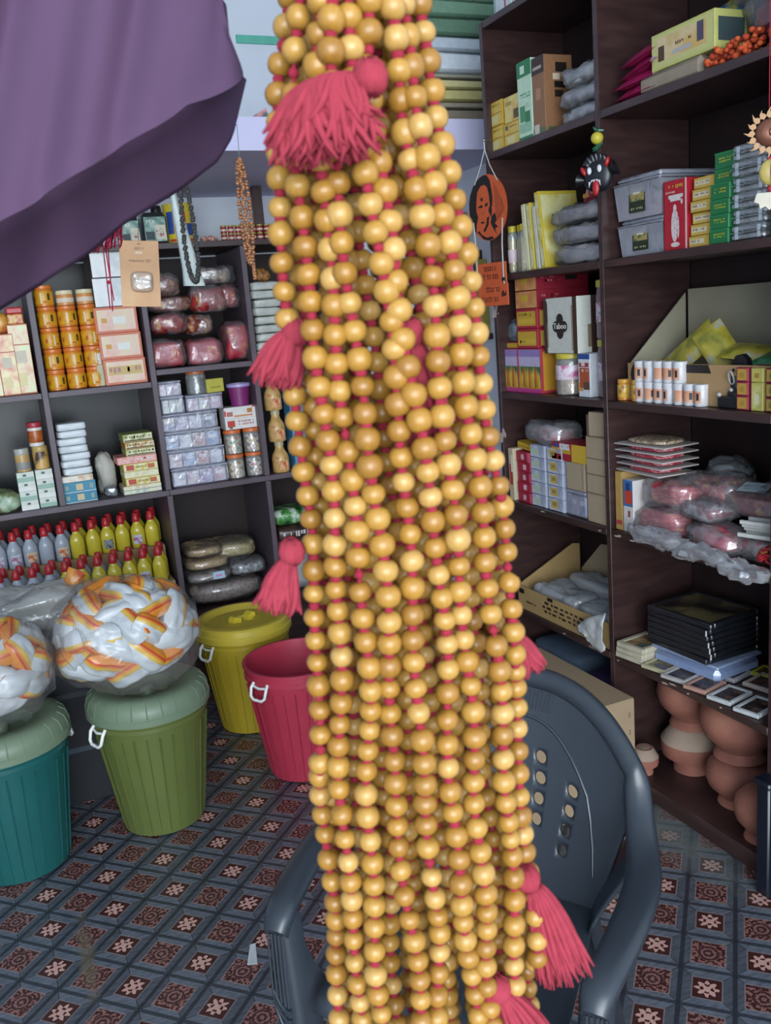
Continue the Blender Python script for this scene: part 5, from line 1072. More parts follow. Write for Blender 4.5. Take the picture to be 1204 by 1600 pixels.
tag(MB().cbox(-.11, .11, -.05, .05, 0, .046, .01).build('kraft_pouch_base', mat('kraft_paper', '#8c8070', .7, .2, .1), None, (RX+.075, 1.865, Z6), -PI/2), 'tan paper pouch lying flat under the yellow printed box', 'packet')
b = pbox(Slot((RX+.08, 1.822, Z6+.0465), -PI/2, .215, .10, .085), 'printed_box', 'pale yellow box with orange panel and dark figures on the tan pouch', 'box', '#b4b46a', [('f', .03, .97, .08, .92, '#b9b878'), ('f', .10, .88, .22, .84, foil('#b8954a', '#c9b48a', '#c4a05a', 12)), ('f', .12, .22, .22, .62, '#4a3a22'), ('f', .74, .84, .34, .84, '#4a4458'), ('f', .36, .66, .28, .40, '#a8a4a0'), ('r', .1, .9, .2, .8, '#39484a')]+scrib('f', .40, .66, .46, .60, '#5a4a2a', 1, 3))
rc = mat('red_cloth_bag', '#7a1a22', .4, .4, .2, 20, .5, 30)
sack(Slot((RX+.165, 1.620, Z6+.054), -PI/2, .185, .13, .10), 'red_bag', 'dark red cloth bag heaped behind the orange garland', 'bag', fm, ramp_mat('dark_red_cloth', ((.3, '#4a1420'), (.6, '#8a2028')), 18, .6), 160, .14)
sack(Slot((RX+.150, 1.655, Z6+.154), -PI/2, .26, .14, .085), 'clear_bag', 'crumpled clear bag on the red cloth bag by the garland', 'bag', film('#b4acb2', .6, .2), None, 161, .18)
t = thing('orange_garland', 'bundle of orange-red flower garland lying along the shelf edge', 'garland', (RX+.055, 1.62, Z6), -PI/2)
gm = ramp_mat('marigold', ((.3, '#8a2a1a'), (.5, '#b8421e'), (.66, '#c8622a')), 60, .8); pet = MB(); r = random.Random(6)
for q in range(150):
    x = r.uniform(-.115, .115); hh = .050*math.sqrt(max(0.05, 1-(x/.125)**2)); y = r.uniform(-.035, .035); zz = .008+r.random()*hh
    pet.ball((x, y, zz), r.uniform(.006, .010), 6, 4, 0, (1, 1, .8))
tag(pet.build('petals', gm, t, angle=180), kind='stuff')
# --- second: clear tubs, red box, yellow and green boxes, clear plastic boxes
tub = film('#c2c6d2', .42, .16)
def tub_box(S, label, inner):
    t = thing('clear_tub', label, 'tub', S.loc, S.rot, 'two clear tubs'); W, D, H = S.W, S.D, S.H
    mb = MB(); n = 0
    prof = []
    for z, k in ((0, .90), (H*.80, .97)):
        for x, y in ((-1, -1), (1, -1), (1, 1), (-1, 1)): prof.append((x*W/2*k, y*D/2*k, z))
    mb.add(prof, [(3, 2, 1, 0), (0, 1, 5, 4), (1, 2, 6, 5), (2, 3, 7, 6), (3, 0, 4, 7)]); mb.build('tub_body', tub, t)
    MB().cbox(-W/2, W/2, -D/2, D/2, H*.80, H*.86, .003).cbox(-W*.46, W*.46, -D*.46, D*.46, H*.86, H, .006).build('lid', film('#c0c4d0', .6, .2), t)
    if inner: MB().cbox(-W*.42, W*.42, -D*.42, D*.42, .003, H*.55, .004).build('packets', inner, t)
    mb, ms = decal(W*.9, D*.945, H, [('f', .30, .68, .14, .74, '#26301f'), ('f', .32, .66, .40, .72, foil('#2f3a26', '#a8945a', '#4a5a34', 40)), ('f', .40, .56, .56, .68, '#c9c4b4')]+scrib('f', .33, .66, .18, .26, '#a9a27a', 1, 2)); mb.build('label', ms, t)
S = RS(936, 1005, 335, 402, Z5, .03, .23)
tub_box(Slot((RX+.145, 1.990, Z5), -PI/2, .185, .23, .095), 'lower clear tub with a dark picture label, its contents bluish', foil('#9aa8b4', '#b0bcc4', '#8f9ca8', 14))
tub_box(Slot((RX+.145, 1.995, Z5+.096), -PI/2, .190, .24, .110), 'upper clear tub with a dark picture label and pinkish packets inside', foil('#b8989c', '#c9b0b0', '#a8888c', 18))
b = pbox(Slot((RX+.08, 1.850, Z5), -PI/2, .082, .10, .170), 'red_box', 'upright red box with a white standing figure printed on its front', 'box', '#a81e2c', [('l', 0, 1, 0, 1, '#8f1a26'), ('f', .94, 1, 0, 1, '#c9c0b8')]+scrib('f', .2, .85, .86, .94, '#c4a03a', 1, 5)+scrib('f', .08, .5, .80, .85, '#d0b4a8', 1, 6)+[('f', .22, .85, .74, .79, '#cfc4c0'), ('f', .30, .75, .70, .74, '#cfc4c0')])
fig = MB(); W, H = .082, .17
for cx, cz, rx, rz in ((.50, .60, .075, .055), (.50, .50, .13, .07), (.49, .36, .15, .10), (.48, .22, .11, .10), (.38, .34, .045, .16), (.64, .32, .045, .16), (.50, .08, .20, .035), (.80, .68, .05, .04)):
    n = 12; fig.add([((cx-.5)*W+rx*W*math.cos(2*PI*i/n), -.0513-.0002*cz, cz*H+rz*H*math.sin(2*PI*i/n)) for i in range(n)], [tuple(range(n))])
fig.build('printed_figure', mat('print', '#cdbdbb', .5, .4, .25, 220), b)
z = Z5; yl = [(0, .0), (0, 0), (.004, 0), (.004, 0), (.006, 0), (.012, 0)]
for q in range(6):
    h = .0268; pbox(Slot((RX+.075+.004*(q % 3), 1.768-.002*q, z), -PI/2, .070, .09, h), 'yellow_box', f'small yellow box with white panel, {ROWS_UP[q]} in the stack beside the red box', 'box', '#b8963c', [('f', .03, .97, .08, .92, '#bfa04a'), ('f', .08, .80, .30, .72, '#c9bda0')]+scrib('f', .12, .78, .36, .66, '#7a5a4a', 1, q), group='small yellow boxes in a stack', drot=(q*37 % 5-2)*.02); z += h+.0005
z = Z5
for q in range(6):
    h = (.0335, .032, .033, .036, .031, .037)[q]; W = .062
    b = pbox(Slot((RX+.105+.010*(q > 3), 1.692-.0015*q, z), -PI/2, W, .17, h), 'green_box', f'green box with yellow lettering, {ROWS_UP[q]} in the stack beside the clear plastic boxes', 'box', '#1e6a3c', [('f', .97, 1.0, 0, 1, '#7ab48c'), ('f', 0, 1, .95, 1, '#2f8a54')]+scrib('f', .22, .82, .35, .72, '#a8a82e', 2, q+2)+scrib('r', .1, .45, .35, .72, '#a8a82e', 2, q+4), group='green boxes in a stack'); z += h+.0005
clam = film('#c4ccd2', .34, .07)
def clam_box(loc, W, D, H, label, inner):
    t = thing('clear_plastic_box', label, 'box', loc, -PI/2, 'stacked clear plastic boxes')
    mb = MB().cbox(-W/2, W/2, -D/2, D/2, 0, H*.45, .004).cbox(-W/2-.002, W/2+.002, -D/2-.002, D/2+.002, H*.46, H*.54, .001).cbox(-W/2, W/2, -D/2, D/2, H*.55, H, .004); mb.build('shell', clam, t)
    rb = MB()
    for i in range(5):
        for s in (-.36, .30): rb.box(W*(s+.018*i)-.0008, W*(s+.018*i)+.0008, -D/2-.0012, -D/2, H*.1, H*.9)
        rb.box(W/2, W/2+.0012, D*(-.3+.05*i)-.001, D*(-.3+.05*i)+.001, H*.1, H*.9)
    tag(rb.build('flutes', mat('clear_rib', '#aab4ba', .15, .6, .05), t), kind='stuff')
    MB().cbox(-W*.40, W*.40, -D*.38, D*.38, .004, H*.78, .006).build('sweets', inner, t)
    return t
r = random.Random(3); din = [ramp_mat('dark_sweets', ((.35, '#2a2422'), (.6, '#6a5a50')), 40, .4), ramp_mat('brown_sweets', ((.35, '#4a3a2e'), (.6, '#8a7460')), 34, .4), ramp_mat('pale_sweets', ((.35, '#5a4e50'), (.6, '#8d8084')), 34, .4)]
z = Z5
for q in range(6):
    h = .0345; clam_box((RX+.10+.004*(q % 2), 1.604, z), .100, .16, h, f'clear plastic sweet box, {ROWS_UP[q]} in the stack beside the green boxes', din[q % 3]); z += h+.0006
z = Z5
for q in range(5): h = .0365; clam_box((RX+.13, 1.5385, z), .022, .15, h, f'clear plastic sweet box, {ROWS_UP[q]} at the near upright', din[(q+1) % 3]); z += h+.0006
# --- third: open carton, white tubs, figurine, yellow boxes
t = thing('open_carton', 'open cardboard carton with tall flaps behind the white tubs', 'carton', (RX+.150, 1.800, Z4), -PI/2)
W, D, H = .52, .22, .105; ki = mat('kraft_inside', '#8f8a76', .85, .2, .05, 9)
MB().cbox(-W/2, W/2, -D/2, -D/2+.005, 0, H, .001).cbox(-W/2, -W/2+.005, -D/2+.006, D/2, 0, H, .001).cbox(W/2-.005, W/2, -D/2+.006, D/2, 0, H, .001).box(-W/2+.006, W/2-.006, -D/2+.006, D/2-.006, 0, .005).build('tray', mat('kraft_tray', '#a0825c', .8, .2, .06, 9), t)
MB().cbox(-W/2+.006, W/2, D/2-.006, D/2, 0, .295, .001).build('raised_flap', ki, t)
fl_ = MB(); fl_.add([(-W/2, -D/2+.01, H), (-W/2, D/2-.012, H), (-W/2, D/2-.012, .285), (-W/2+.004, -D/2+.01, H), (-W/2+.004, D/2-.012, H), (-W/2+.004, D/2-.012, .285)], [(0, 1, 2), (5, 4, 3), (0, 3, 4, 1), (1, 4, 5, 2), (2, 5, 3, 0)]); fl_.build('side_flap', ki, t)
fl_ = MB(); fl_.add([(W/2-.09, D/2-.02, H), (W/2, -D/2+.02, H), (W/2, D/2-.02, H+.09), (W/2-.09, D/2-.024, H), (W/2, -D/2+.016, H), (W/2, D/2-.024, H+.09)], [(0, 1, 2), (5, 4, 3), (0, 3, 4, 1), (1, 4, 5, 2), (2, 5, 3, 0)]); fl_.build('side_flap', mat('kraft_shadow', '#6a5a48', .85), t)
n = 16; lb = MB().add([(-W*.395+.042*math.cos(2*PI*i/n), -D/2-.0008, .072+.040*math.sin(2*PI*i/n)) for i in range(n)], [tuple(range(n))]).add([(-W*.30, -D/2-.0009, H-.022), (W*.12, -D/2-.0009, H-.022), (W*.10, -D/2-.0009, H-.001), (-W*.30, -D/2-.0009, H-.001)], [(0, 1, 2, 3)]); lb.build('printed_face', mat('print', '#221c1a'), t)
yp = ramp_mat('yellow_pack', ((.36, '#7a7a2e'), (.5, '#aa9f3a'), (.6, '#b8a84a'), (.68, '#a9b0b0')), 16, .25)
for q, (x, z, W2, rt, lab) in enumerate(((-.135, .125, .20, (PI/2*.78, -.60, .1), 'large yellow and green sachet sloping up in the open carton'), (-.02, .135, .14, (PI/2*.7, .9, .1), 'yellow sachet with white end standing on its corner in the carton'), (.085, .125, .14, (.35, .10, .2), 'yellow sachet with orange print lying over the carton edge'), (.165, .112, .12, (.3, -.05, 0), 'green sachet lying in the carton behind the black figurine'))):
    t2 = thing('yellow_sachet', lab, 'packet', (RX+.145, 1.80-x, Z4+z-.02), -PI/2, 'sachets in the open carton')
    pillow(W2, .085, .03, q+11, .15).build('packet_body', yp if q < 3 else ramp_mat('green_pack', ((.4, '#1d5a34'), (.6, '#2f7a4a')), 12, .3), t2, (0, 0, .02), rt)
tubm = plastic('#c6c4c6', .3); proto = None
tl = foil('#b8705a', '#c98f6e', '#cfa58c', 9); tubr = .0185; tw = .0375
for row in range(2):
    for c in range(7 if row == 0 else 5):
        y = 1.975-.0385*c-(.004 if row else 0); y0_ = hit(1002, 628, 0, RX+.035)[1]; y = y0_-.0385*c
        loc = (RX+.035, y, Z4+row*.0565); lab = f'small white tub with salmon label, {GRID_W[c]} in the {("lower", "upper")[row]} row'
        if proto is None:
            proto = thing('white_tub', lab, 'tub', loc, -PI/2, 'white tubs in two rows')
            MB().lathe([(.0165, 0), (.0182, .003), (.0182, .044), (.0172, .046)], 18).build('tub_body', tubm, proto); MB().lathe([(.0188, .045), (.0188, .0545), (.0175, .056), (0, .056)], 18).build('lid', tubm, proto)
            mb = MB(); a0, a1, n = -2.5, -.6, 10
            mb.add([(.0186*math.cos(a0+(a1-a0)*i/n), .0186*math.sin(a0+(a1-a0)*i/n), zz) for zz in (.009, .039) for i in range(n+1)], [(i, i+1, n+2+i, n+1+i) for i in range(n)], 0)
            a0, a1 = -1.25, -.85; mb.add([(.0189*math.cos(a0+(a1-a0)*i/4), .0189*math.sin(a0+(a1-a0)*i/4), zz) for zz in (.016, .034) for i in range(5)], [(i, i+1, 6+i, 5+i) for i in range(4)], 1); mb.build('label', [tl, mat('print', '#2f2a2c')], proto)
        else: dup(proto, loc, -PI/2+((c*5+row*3) % 7-3)*.28, lab)
for q in range(2):
    y = hit(973+22*q, 628, 0, RX+.03)[1]
    jar((RX+.035, y, Z4), .0185, .060, ('orange pot with printed label beside the divider', 'yellow-orange pot with ridged side beside the white tubs')[q], 'orange_pot', 'pot', mat('orange_jar', '#b8742a', .3), '#bd8a34', (foil('#b06a26', '#c9a83c', '#8a5a3a', 50), .15, .75), None, .2)
# black stone figurine: base, hooded body and draped garland
y = hit(1150, 640, 0, RX+.05)[1]
t = thing('black_figurine', 'small black statue with hooded back on a dark base beside the white tubs', 'figurine', (RX+.055, y, Z4), -PI/2); bk_ = mat('black_stone', '#15151a', .3, .5, .2)
MB().cbox(-.040, .030, -.030, .030, 0, .030, .004).build('base', bk_, t)
hood = MB(); hp = [(-.018, .030), (-.028, .070), (-.026, .105), (-.012, .126), (.006, .130), (.022, .118), (.030, .090), (.028, .055), (.018, .030)]; hood.prism(hp, .004, .020); hood.build('hood', bk_, t)
MB().lathe([(.020, .030), (.021, .038), (.013, .050), (.015, .066), (.012, .078), (.006, .084)], 14, .0, -.006).ball((0, -.006, .093), .0105, 12, 8).build('body', bk_, t)
g = MB(); g.tube([(.008*math.cos(a), -.022-.004*math.sin(a), .075+.016*math.sin(a)) for a in [2*PI*i/12 for i in range(12)]], .0022, 5, closed=True); g.ball((-.030, -.031, .034), .006, 8, 6).ball((.002, -.024, .046), .005, 8, 6); g.build('garland', mat('silver_thread', '#b4b0ac', .4, .5, metal=.3), t)
sm = [(1159, 1.0)]
for c in range(3):
    z = Z4
    for q in range(3):
        h = .0335; y = hit(1161+23*c, 645, 0, RX+.03)[1]; cl = ('#b08a3a', '#b4ac5a', '#b89c44')[c]
        if c == 1 and q < 2: 
            if q == 0: pbox(Slot((RX+.07, y, z), -PI/2, .036, .09, h*2), 'yellow_box', 'taller pale yellow box between the two stacks of small boxes', 'box', cl, [('f', .1, .9, .1, .9, foil('#b4ac5a', '#c4bd7a', '#a8a050', 20)), ('f', .3, .7, .25, .6, '#c9c4a0')], group='small yellow boxes by the figurine')
            z += h*2+.0005 if q == 0 else 0; continue
        pbox(Slot((RX+.07, y, z), -PI/2, .036, .09, h), 'yellow_box', f'small yellow box with {("maroon frame", "pale face", "red frame")[c]}, {ROWS_UP[q]} in its stack by the black figurine', 'box', '#8f2a44' if c != 1 else cl, [('f', .10, .92, .10, .90, cl), ('f', .3, .7, .3, .65, '#9a7a34')], group='small yellow boxes by the figurine'); z += h+.0005
# --- fourth: trays, books, red goods in clear bags, white sticks
z = Z3
pbox(Slot((RX+.08, 2.083, Z3), -PI/2, .030, .13, .175), 'cream_book', 'tall tan box with a red band standing against the divider', 'box', '#ad8a4e', [('f', 0, 1, .10, .17, '#a8404a'), ('r', 0, 1, 0, 1, '#a08250')])
pbox(Slot((RX+.075, 2.040, Z3), -PI/2, .045, .12, .155), 'picture_box', 'white box with blue and red picture beside the tan box', 'box', '#c4bfbc', [('f', .05, .95, .5, 1, '#3a6a9a'), ('f', .2, .9, .55, .8, '#b8402e'), ('f', .3, .7, .8, .95, '#2a3a6a'), ('f', .5, .75, .05, .18, '#6a2a24'), ('f', .5, .7, .3, .42, '#8a3a30')])
z = Z3+.177
redk = ramp_mat('red_dots', ((.36, '#8a1e30'), (.54, '#b04450'), (.64, '#c9a0a0')), 90, .4)
for q in range(5):
    h = .019; t = thing('packed_tray', f'flat clear pack of {"beige beads" if q == 4 else "red goods"}, {ROWS_UP[q]} in the pile by the divider', 'packet', (RX+.085+.003*(q % 2), 2.005-.003*(q % 3), z), -PI/2+(q*31 % 5-2)*.03, 'flat clear packs in a pile'); z += h+.0006
    MB().cbox(-.10, .10, -.065, .065, 0, .004, .001).build('white_card', card('#b9b2ae'), t); blob(.155, .10, .015, 170+q, .2, 14, 20, 8, .5).build('goods', redk if q < 4 else ramp_mat('beige_beads', ((.35, '#5a4a3c'), (.6, '#b8a488')), 120, .4), t, (0, 0, .0042))
rg = ramp_mat('red_ribbon', ((.32, '#8f1c2e'), (.5, '#b8384a'), (.62, '#c96a5a'), (.7, '#c9a45a')), 40, .4, stretch=(1, 1, 3))
bgs = [(1.945, .015, 0, .20, .13, .085, 'big clear bag with red striped bundle, nearest the boxes', rg), (1.930, .03, .087, .19, .13, .080, 'clear bag with red and gold striped bundle resting on the big bag', rg), (1.840, .09, .10, .22, .15, .075, 'clear bag of red dotted goods with gathered top, behind', ramp_mat('red_gold', ((.34, '#7a1a28'), (.52, '#a82a38'), (.66, '#b89a5a')), 60, .4)), (1.745, .01, 0, .17, .12, .070, 'clear bag with pinkish red roll at shelf edge', ramp_mat('pink_red', ((.34, '#8a7a7a'), (.5, '#a85a60'), (.62, '#b02a40')), 18, .35)), (1.665, .10, .085, .25, .16, .075, 'dark red bag with a pale sticker and gold edging', ramp_mat('maroon_gold', ((.34, '#5e1218'), (.54, '#8f2228'), (.68, '#b8823a')), 40, .4)), (1.800, .03, .072, .16, .14, .050, 'crumpled clear bag with dark strips in the middle of the heap', ramp_mat('strips', ((.34, '#5a5658'), (.5, '#a9a4a8'), (.62, '#7a2a38')), 22, .3)), (1.605, .045, 0, .15, .12, .060, 'clear bag with brown and red trinkets under the white sticks', ramp_mat('trinkets', ((.34, '#5a3a34'), (.5, '#9a8484'), (.62, '#a83a40')), 34, .35)), (1.850, .18, .095, .12, .10, .115, 'grey pouch with a gathered mouth standing behind the heap', ramp_mat('grey_pouch', ((.34, '#4a5254'), (.55, '#6a7478'), (.68, '#8a5a50')), 16, .25))]
for k, (y, off, dz, W, D, H, lab, inner) in enumerate(bgs):
    t = sack(Slot((RX+off+D/2, y, Z3+dz), -PI/2, W, D, H), 'heaped_bag', lab, 'bag', film('#d3d6da', .15, .10), inner, 180+k, .17, 8, 'clear bags of red goods in a heap', e=.6, fill=.88)
    if k == 4:
        mb, ms = decal(.075, .055, .001, [('t', 0, 1, 0, 1, '#b4c4c8'), ('t', .1, .9, .2, .8, '#a8b8be')]); mb.build('sticker', ms, t, (-.03, -.035, H+.002), (.25, 0, .3))
t = thing('stick_bundle', 'bundle of flat white sticks in clear film on the trinket bag', 'sticks', (RX+.085, 1.572, Z3+.066), -PI/2+.25)
for q in range(9): MB().cbox(-.075, .075, -.045+.010*q, -.037+.010*q, .010*((q*3) % 4), .010*((q*3) % 4)+.010, .001).build('stick', card('#b9bab4', .08), t)
t = thing('ribbon_rosette', 'red and gold ribbon rosette at the near end of the shelf', 'rosette', (RX+.05, 1.545, Z3+.001), -PI/2)
rr = random.Random(12); mb = MB()
for q in range(34):
    a, b_ = rr.uniform(0, 2*PI), rr.uniform(.15, 1.3); c = Vector((math.cos(a)*math.cos(b_), math.sin(a)*math.cos(b_), math.sin(b_)))*.030+Vector((0, 0, .022)); u = c.orthogonal().normalized(); v = c.cross(u).normalized()
    mb.tube([c+(u*math.cos(x)+v*math.sin(x))*.011 for x in [2*PI*i/9 for i in range(9)]], [.003]*9, 4, 0 if q % 4 else 1, closed=True)
mb.build('ribbon_loops', [mat('red_ribbon', '#a8202c', .35, .5, .15), mat('gold_ribbon', '#b98a3a', .3, .5, metal=.4)], t)
for q, (y, W, H, lab) in enumerate(((1.885, .23, .045, 'crumpled clear film spilling over the shelf edge'), (1.720, .20, .042, 'clear film with a grey cap spilling over the edge'), (1.580, .16, .04, 'clear film with red scraps below the rosette'))):
    tag(blob(W, .05, H, 195+q, .35, 12, 26, 12, .7, False).build('loose_film', film('#d8dade', .34, .1, 1.0, .15), None, (RX-.013, y, Z3-.002-.012*q), -PI/2), lab, 'plastic sheet', 'loose clear films over the shelf edge')
# --- fifth: framed pictures
black = mat('black_frame', '#1f2126', .25, .5, .3); t0z = Z2
b = thing('plastic_case', 'pale blue plastic case under the stack of black frames', 'case', (RX+.155, 1.885, Z2), -PI/2+.10); MB().cbox(-.12, .12, -.09, .09, 0, .046, .014).build('case_body', film('#8fa3c9', .8, .2), b); MB().cbox(-.123, .123, -.093, .093, .046, .056, .006).build('lid', film('#a3b4d4', .85, .2), b)
z = Z2+.0565
for q in range(7):
    h = .0165; rot = -PI/2+.06+(q*29 % 5-2)*.02; t = thing('framed_picture', f'glossy black picture frame, {ROWS_UP[q]} in the stack on the blue case', 'picture frame', (RX+.160, 1.900, z), rot, 'black frames in a stack'); z += h+.0006
    W, D = .235, .205
    f = MB()
    for x0, x1, y0, y1 in ((-W/2, W/2, -D/2, -D/2+.016), (-W/2, W/2, D/2-.016, D/2), (-W/2, -W/2+.016, -D/2+.016, D/2-.016), (W/2-.016, W/2, -D/2+.016, D/2-.016)): f.cbox(x0, x1, y0, y1, 0, h, .003)
    f.build('frame_bars', black, t); MB().box(-W/2+.016, W/2-.016, -D/2+.016, D/2-.016, .002, h-.004).build('picture', mat('dark_picture', '#1c1a1c', .15, .5, .2) if q < 6 else ramp_mat('gilt_picture', ((.4, '#1d1b1c'), (.6, '#6a5f42')), 9, .2), t)
    if q in (1, 2, 3, 5): MB().tube([(W/2, -D/2, .001), (W/2+.001, -D/2-.001, h)], .0022, 5).build('corner_chip', mat('white_chip', '#c4c4c0', .6), t)
z = Z2
for q in range(3):
    h = .0165; t = thing('framed_picture', f'cream framed small picture, {ROWS_UP[q]} of the pile at the divider', 'picture frame', (RX+.062, 2.045-.003*q, z), -PI/2+.12, 'cream frames in a pile'); z += h+.0006
    W, D = .105, .125; f = MB()
    for x0, x1, y0, y1 in ((-W/2, W/2, -D/2, -D/2+.016), (-W/2, W/2, D/2-.016, D/2), (-W/2, -W/2+.016, -D/2+.016, D/2-.016), (W/2-.016, W/2, -D/2+.016, D/2-.016)): f.cbox(x0, x1, y0, y1, 0, h, .002)
    f.build('frame_bars', mat('cream_frame', '#b4ac96', .5, .4, .1), t); MB().box(-W/2+.016, W/2-.016, -D/2+.016, D/2-.016, .001, h-.003).build('picture', ramp_mat('holy_print', ((.4, '#a89a6a'), (.55, '#8a4a3a'), (.62, '#3a6a5a')), 30, .3), t)
pics = [(1.945, .055, .10, .115, .10, '#b4ac8a', '#8a8258', 'cream framed picture lying before the blue case'), (1.860, .050, .095, .11, .10, '#b0aca8', '#3a3430', 'white framed dark picture second along the shelf edge'), (1.775, .050, .085, .11, .10, '#b48a7a', '#332a2a', 'pink and white framed dark picture at the shelf edge'), (1.690, .055, .085, .115, .10, '#b9bcbc', '#38302e', 'white framed picture with reddish edge further along'), (1.600, .060, .085, .12, .10, '#bcc0c0', '#2c2624', 'white framed picture nearest the near upright'), (1.795, .160, .10, .10, .10, '#a9a8ac', '#4a3a44', 'white framed violet picture beside the blue case'), (1.690, .190, .105, .11, .10, '#b8aaa0', '#6a4a3c', 'grey framed picture with brown print at the middle'), (1.735, .245, .09, .08, .30, '#aaa83a', '#5a4a28', 'yellow edged picture propped behind the others'), (1.590, .200, .10, .13, .10, '#b4b0ac', '#302a2a', 'white framed dark picture at the back by the upright')]
for k, (y, off, W, D, rr, fc, pc, lab) in enumerate(pics):
    h = .012; t = thing('framed_picture', lab, 'picture frame', (RX+off, y, Z2+(0, .0, .0, .0, 0, .0, .0, .0, 0)[k]), -PI/2+.20, 'small frames laid out on the shelf'); W *= .86; D *= .88; f = MB(); w_ = .011
    for x0, x1, y0, y1 in ((-W/2, W/2, -D/2, -D/2+w_), (-W/2, W/2, D/2-w_, D/2), (-W/2, -W/2+w_, -D/2+w_, D/2-w_), (W/2-w_, W/2, -D/2+w_, D/2-w_)): f.cbox(x0, x1, y0, y1, 0, h, .002)
    f.build('frame_bars', mat('frame_paint', fc, .4, .5, .1), t); MB().box(-W/2+w_, W/2-w_, -D/2+w_, D/2-w_, .001, h-.003).build('picture', ramp_mat('small_print', ((.35, pc), (.55, '#4a3c3a'), (.64, '#6a5a50')), 30, .12), t)
# --- bottom: clay pots
clay = ramp_mat('terracotta', ((.3, '#7a4a3e'), (.55, '#96604f'), (.75, '#a3705c')), 9, .8, bump=.15); pale = mat('pale_clay', '#a08c7c', .9, .2, .12, 12)
def pot(x, y, z, R, H, label, kind='round', rot=0, pale_top=False):
    t = thing('clay_pot', label, 'pot', (x, y, z), rot, 'clay pots on the lowest board')
    if kind == 'round': prof = [(R*.50, 0), (R*.62, H*.03), (R*.92, H*.25), (R, H*.45), (R*.93, H*.66), (R*.66, H*.80), (R*.60, H*.86), (R*.70, H*.97), (R*.70, H), (R*.60, H), (R*.52, H*.86), (R*.55, H*.8)]
    elif kind == 'down': prof = [(R*.60, 0), (R*.64, 0), (R*.62, H*.04), (R*.55, H*.14), (R*.62, H*.20), (R*.90, H*.38), (R, H*.58), (R*.93, H*.78), (R*.66, H*.94), (R*.30, H*.995), (0, H)]
    else: prof = [(R*.60, 0), (R*.62, H*.26), (R*.58, H*.30), (R*.96, H*.36), (R, H*.42), (R, H*.66), (R*.95, H*.70), (R*.62, H*.98), (R*.55, H), (0, H*.96)]
    MB().lathe(prof, 32).build('pot_body', clay, t)
    if pale_top and kind == 'tier': MB().lathe([(R*1.004, H*.665), (R*.955, H*.705), (R*.625, H*.985), (R*.60, H*.99)], 32).build('unfired_band', pale, t)
    return t
pot(1.792, 1.965, Z1, .092, .150, 'collared clay pot with a pale band, under another pot, far pair', 'tier', 0, True)
pot(1.792, 1.965, Z1+.150, .103, .175, 'round clay pot upside down on the collared pot, far pair', 'down')
pot(1.772, 1.752, Z1, .095, .145, 'round-shouldered clay pot standing under another, near pair', 'down')
pot(1.772, 1.752, Z1+.146, .112, .185, 'large round clay pot upside down on top, near pair', 'down')
t = pot(1.655, 2.020, Z1, .042, .085, 'small clay pot with a whitish top beside the big carton', 'tier', 0, True)
pot(1.690, 1.590, Z1, .075, .145, 'clay pot partly hidden at the near upright', 'down')
# dark blue corner piece at the near upright
tag(MB().cbox(-.018, .018, -.02, .02, 0, .30, .004).cbox(-.024, .024, -.026, .026, .30, .318, .004).build('dark_stand', mat('navy_plastic', '#141a26', .3, .5, .1), None, (RX-.030, 1.478, 0)), 'dark navy plastic stand on the floor at the near upright', 'stand')
# ---------------------------------------------------------------- corner between the units
t = thing('gilded_picture', 'gilded picture frame with dark red picture in the corner behind the hanging plaque', 'picture frame', (XW-.002, 3.66, 1.3915), -PI/2)
gm = mat('gilding', '#a8732e', .4, .5, .2, 30); W, H = .46, .50
f = MB()
for x0, x1, z0, z1 in ((-W/2, W/2, 0, .04), (-W/2, W/2, H-.04, H), (-W/2, -W/2+.04, .04, H-.04), (W/2-.04, W/2, .04, H-.04)): f.cbox(x0, x1, -.035, 0, z0, z1, .008)
f.build('frame_bars', gm, t); MB().box(-W/2+.04, W/2-.04, -.016, -.002, .04, H-.04).build('picture', ramp_mat('red_picture', ((.35, '#4a1a1e'), (.55, '#6e2a2c'), (.66, '#4a6a44'), (.75, '#a89a90')), 7, .15), t)
t = thing('wall_ledge', 'narrow dark wooden ledge with upright in the corner beside the far shelves', 'shelf', (XW-.001, 3.5, 1.39), -PI/2)
MB().cbox(-.39, .22, -.045, 0, -.024, 0, .002).build('ledge_board', wood, t); MB().cbox(.135, .165, -.030, 0, .001, .34, .002).build('post', wood, t)
for q, (dy, cl) in enumerate(((3.325, '#9a8a2e'), (3.305, '#a89a4a'))): pbox(Slot((XW-.022, dy, 1.391), -PI/2, .014, .038, .30), 'incense_tube', f'tall slim {("olive yellow", "pale yellow")[q]} incense pack on the corner ledge', 'packet', cl, [('f', .1, .9, .05, .95, foil(cl, '#b8ab6a', cl, 20))])
# ---------------------------------------------------------------- cloths on the loft
xs0, xs1 = 1.20, 2.0; z = LZ1+.0008
cl = [('#7a7264', .040, 'dark taupe folded cloth, lowest on the loft'), ('#8a8272', .020, 'taupe folded cloth, second on the loft'), ('#b5ac74', .040, 'pale yellow folded cloth, thick, on the taupe ones'), ('#c0b886', .030, 'straw yellow folded cloth under the taupe-grey sheet'), ('#8f8c7c', .016, 'grey-brown folded cloth under the white ones'), ('#c4ccd2', .070, 'thick white folded sheet in the middle of the loft pile'), ('#aeb8c2', .048, 'bluish white folded sheet in the loft pile'), ('#5d7a66', .060, 'sage green folded towel, lowest of the green ones'), ('#6a8a74', .055, 'sage green folded towel, second of the green ones'), ('#7a9a82', .06, 'lighter sage folded towel, third of the green ones'), ('#aab8c0', .018, 'thin whitish cloth between green towels'), ('#6a8a74', .07, 'sage green folded towel near the top of the pile'), ('#7d9c86', .07, 'sage green folded towel on top of the pile')]
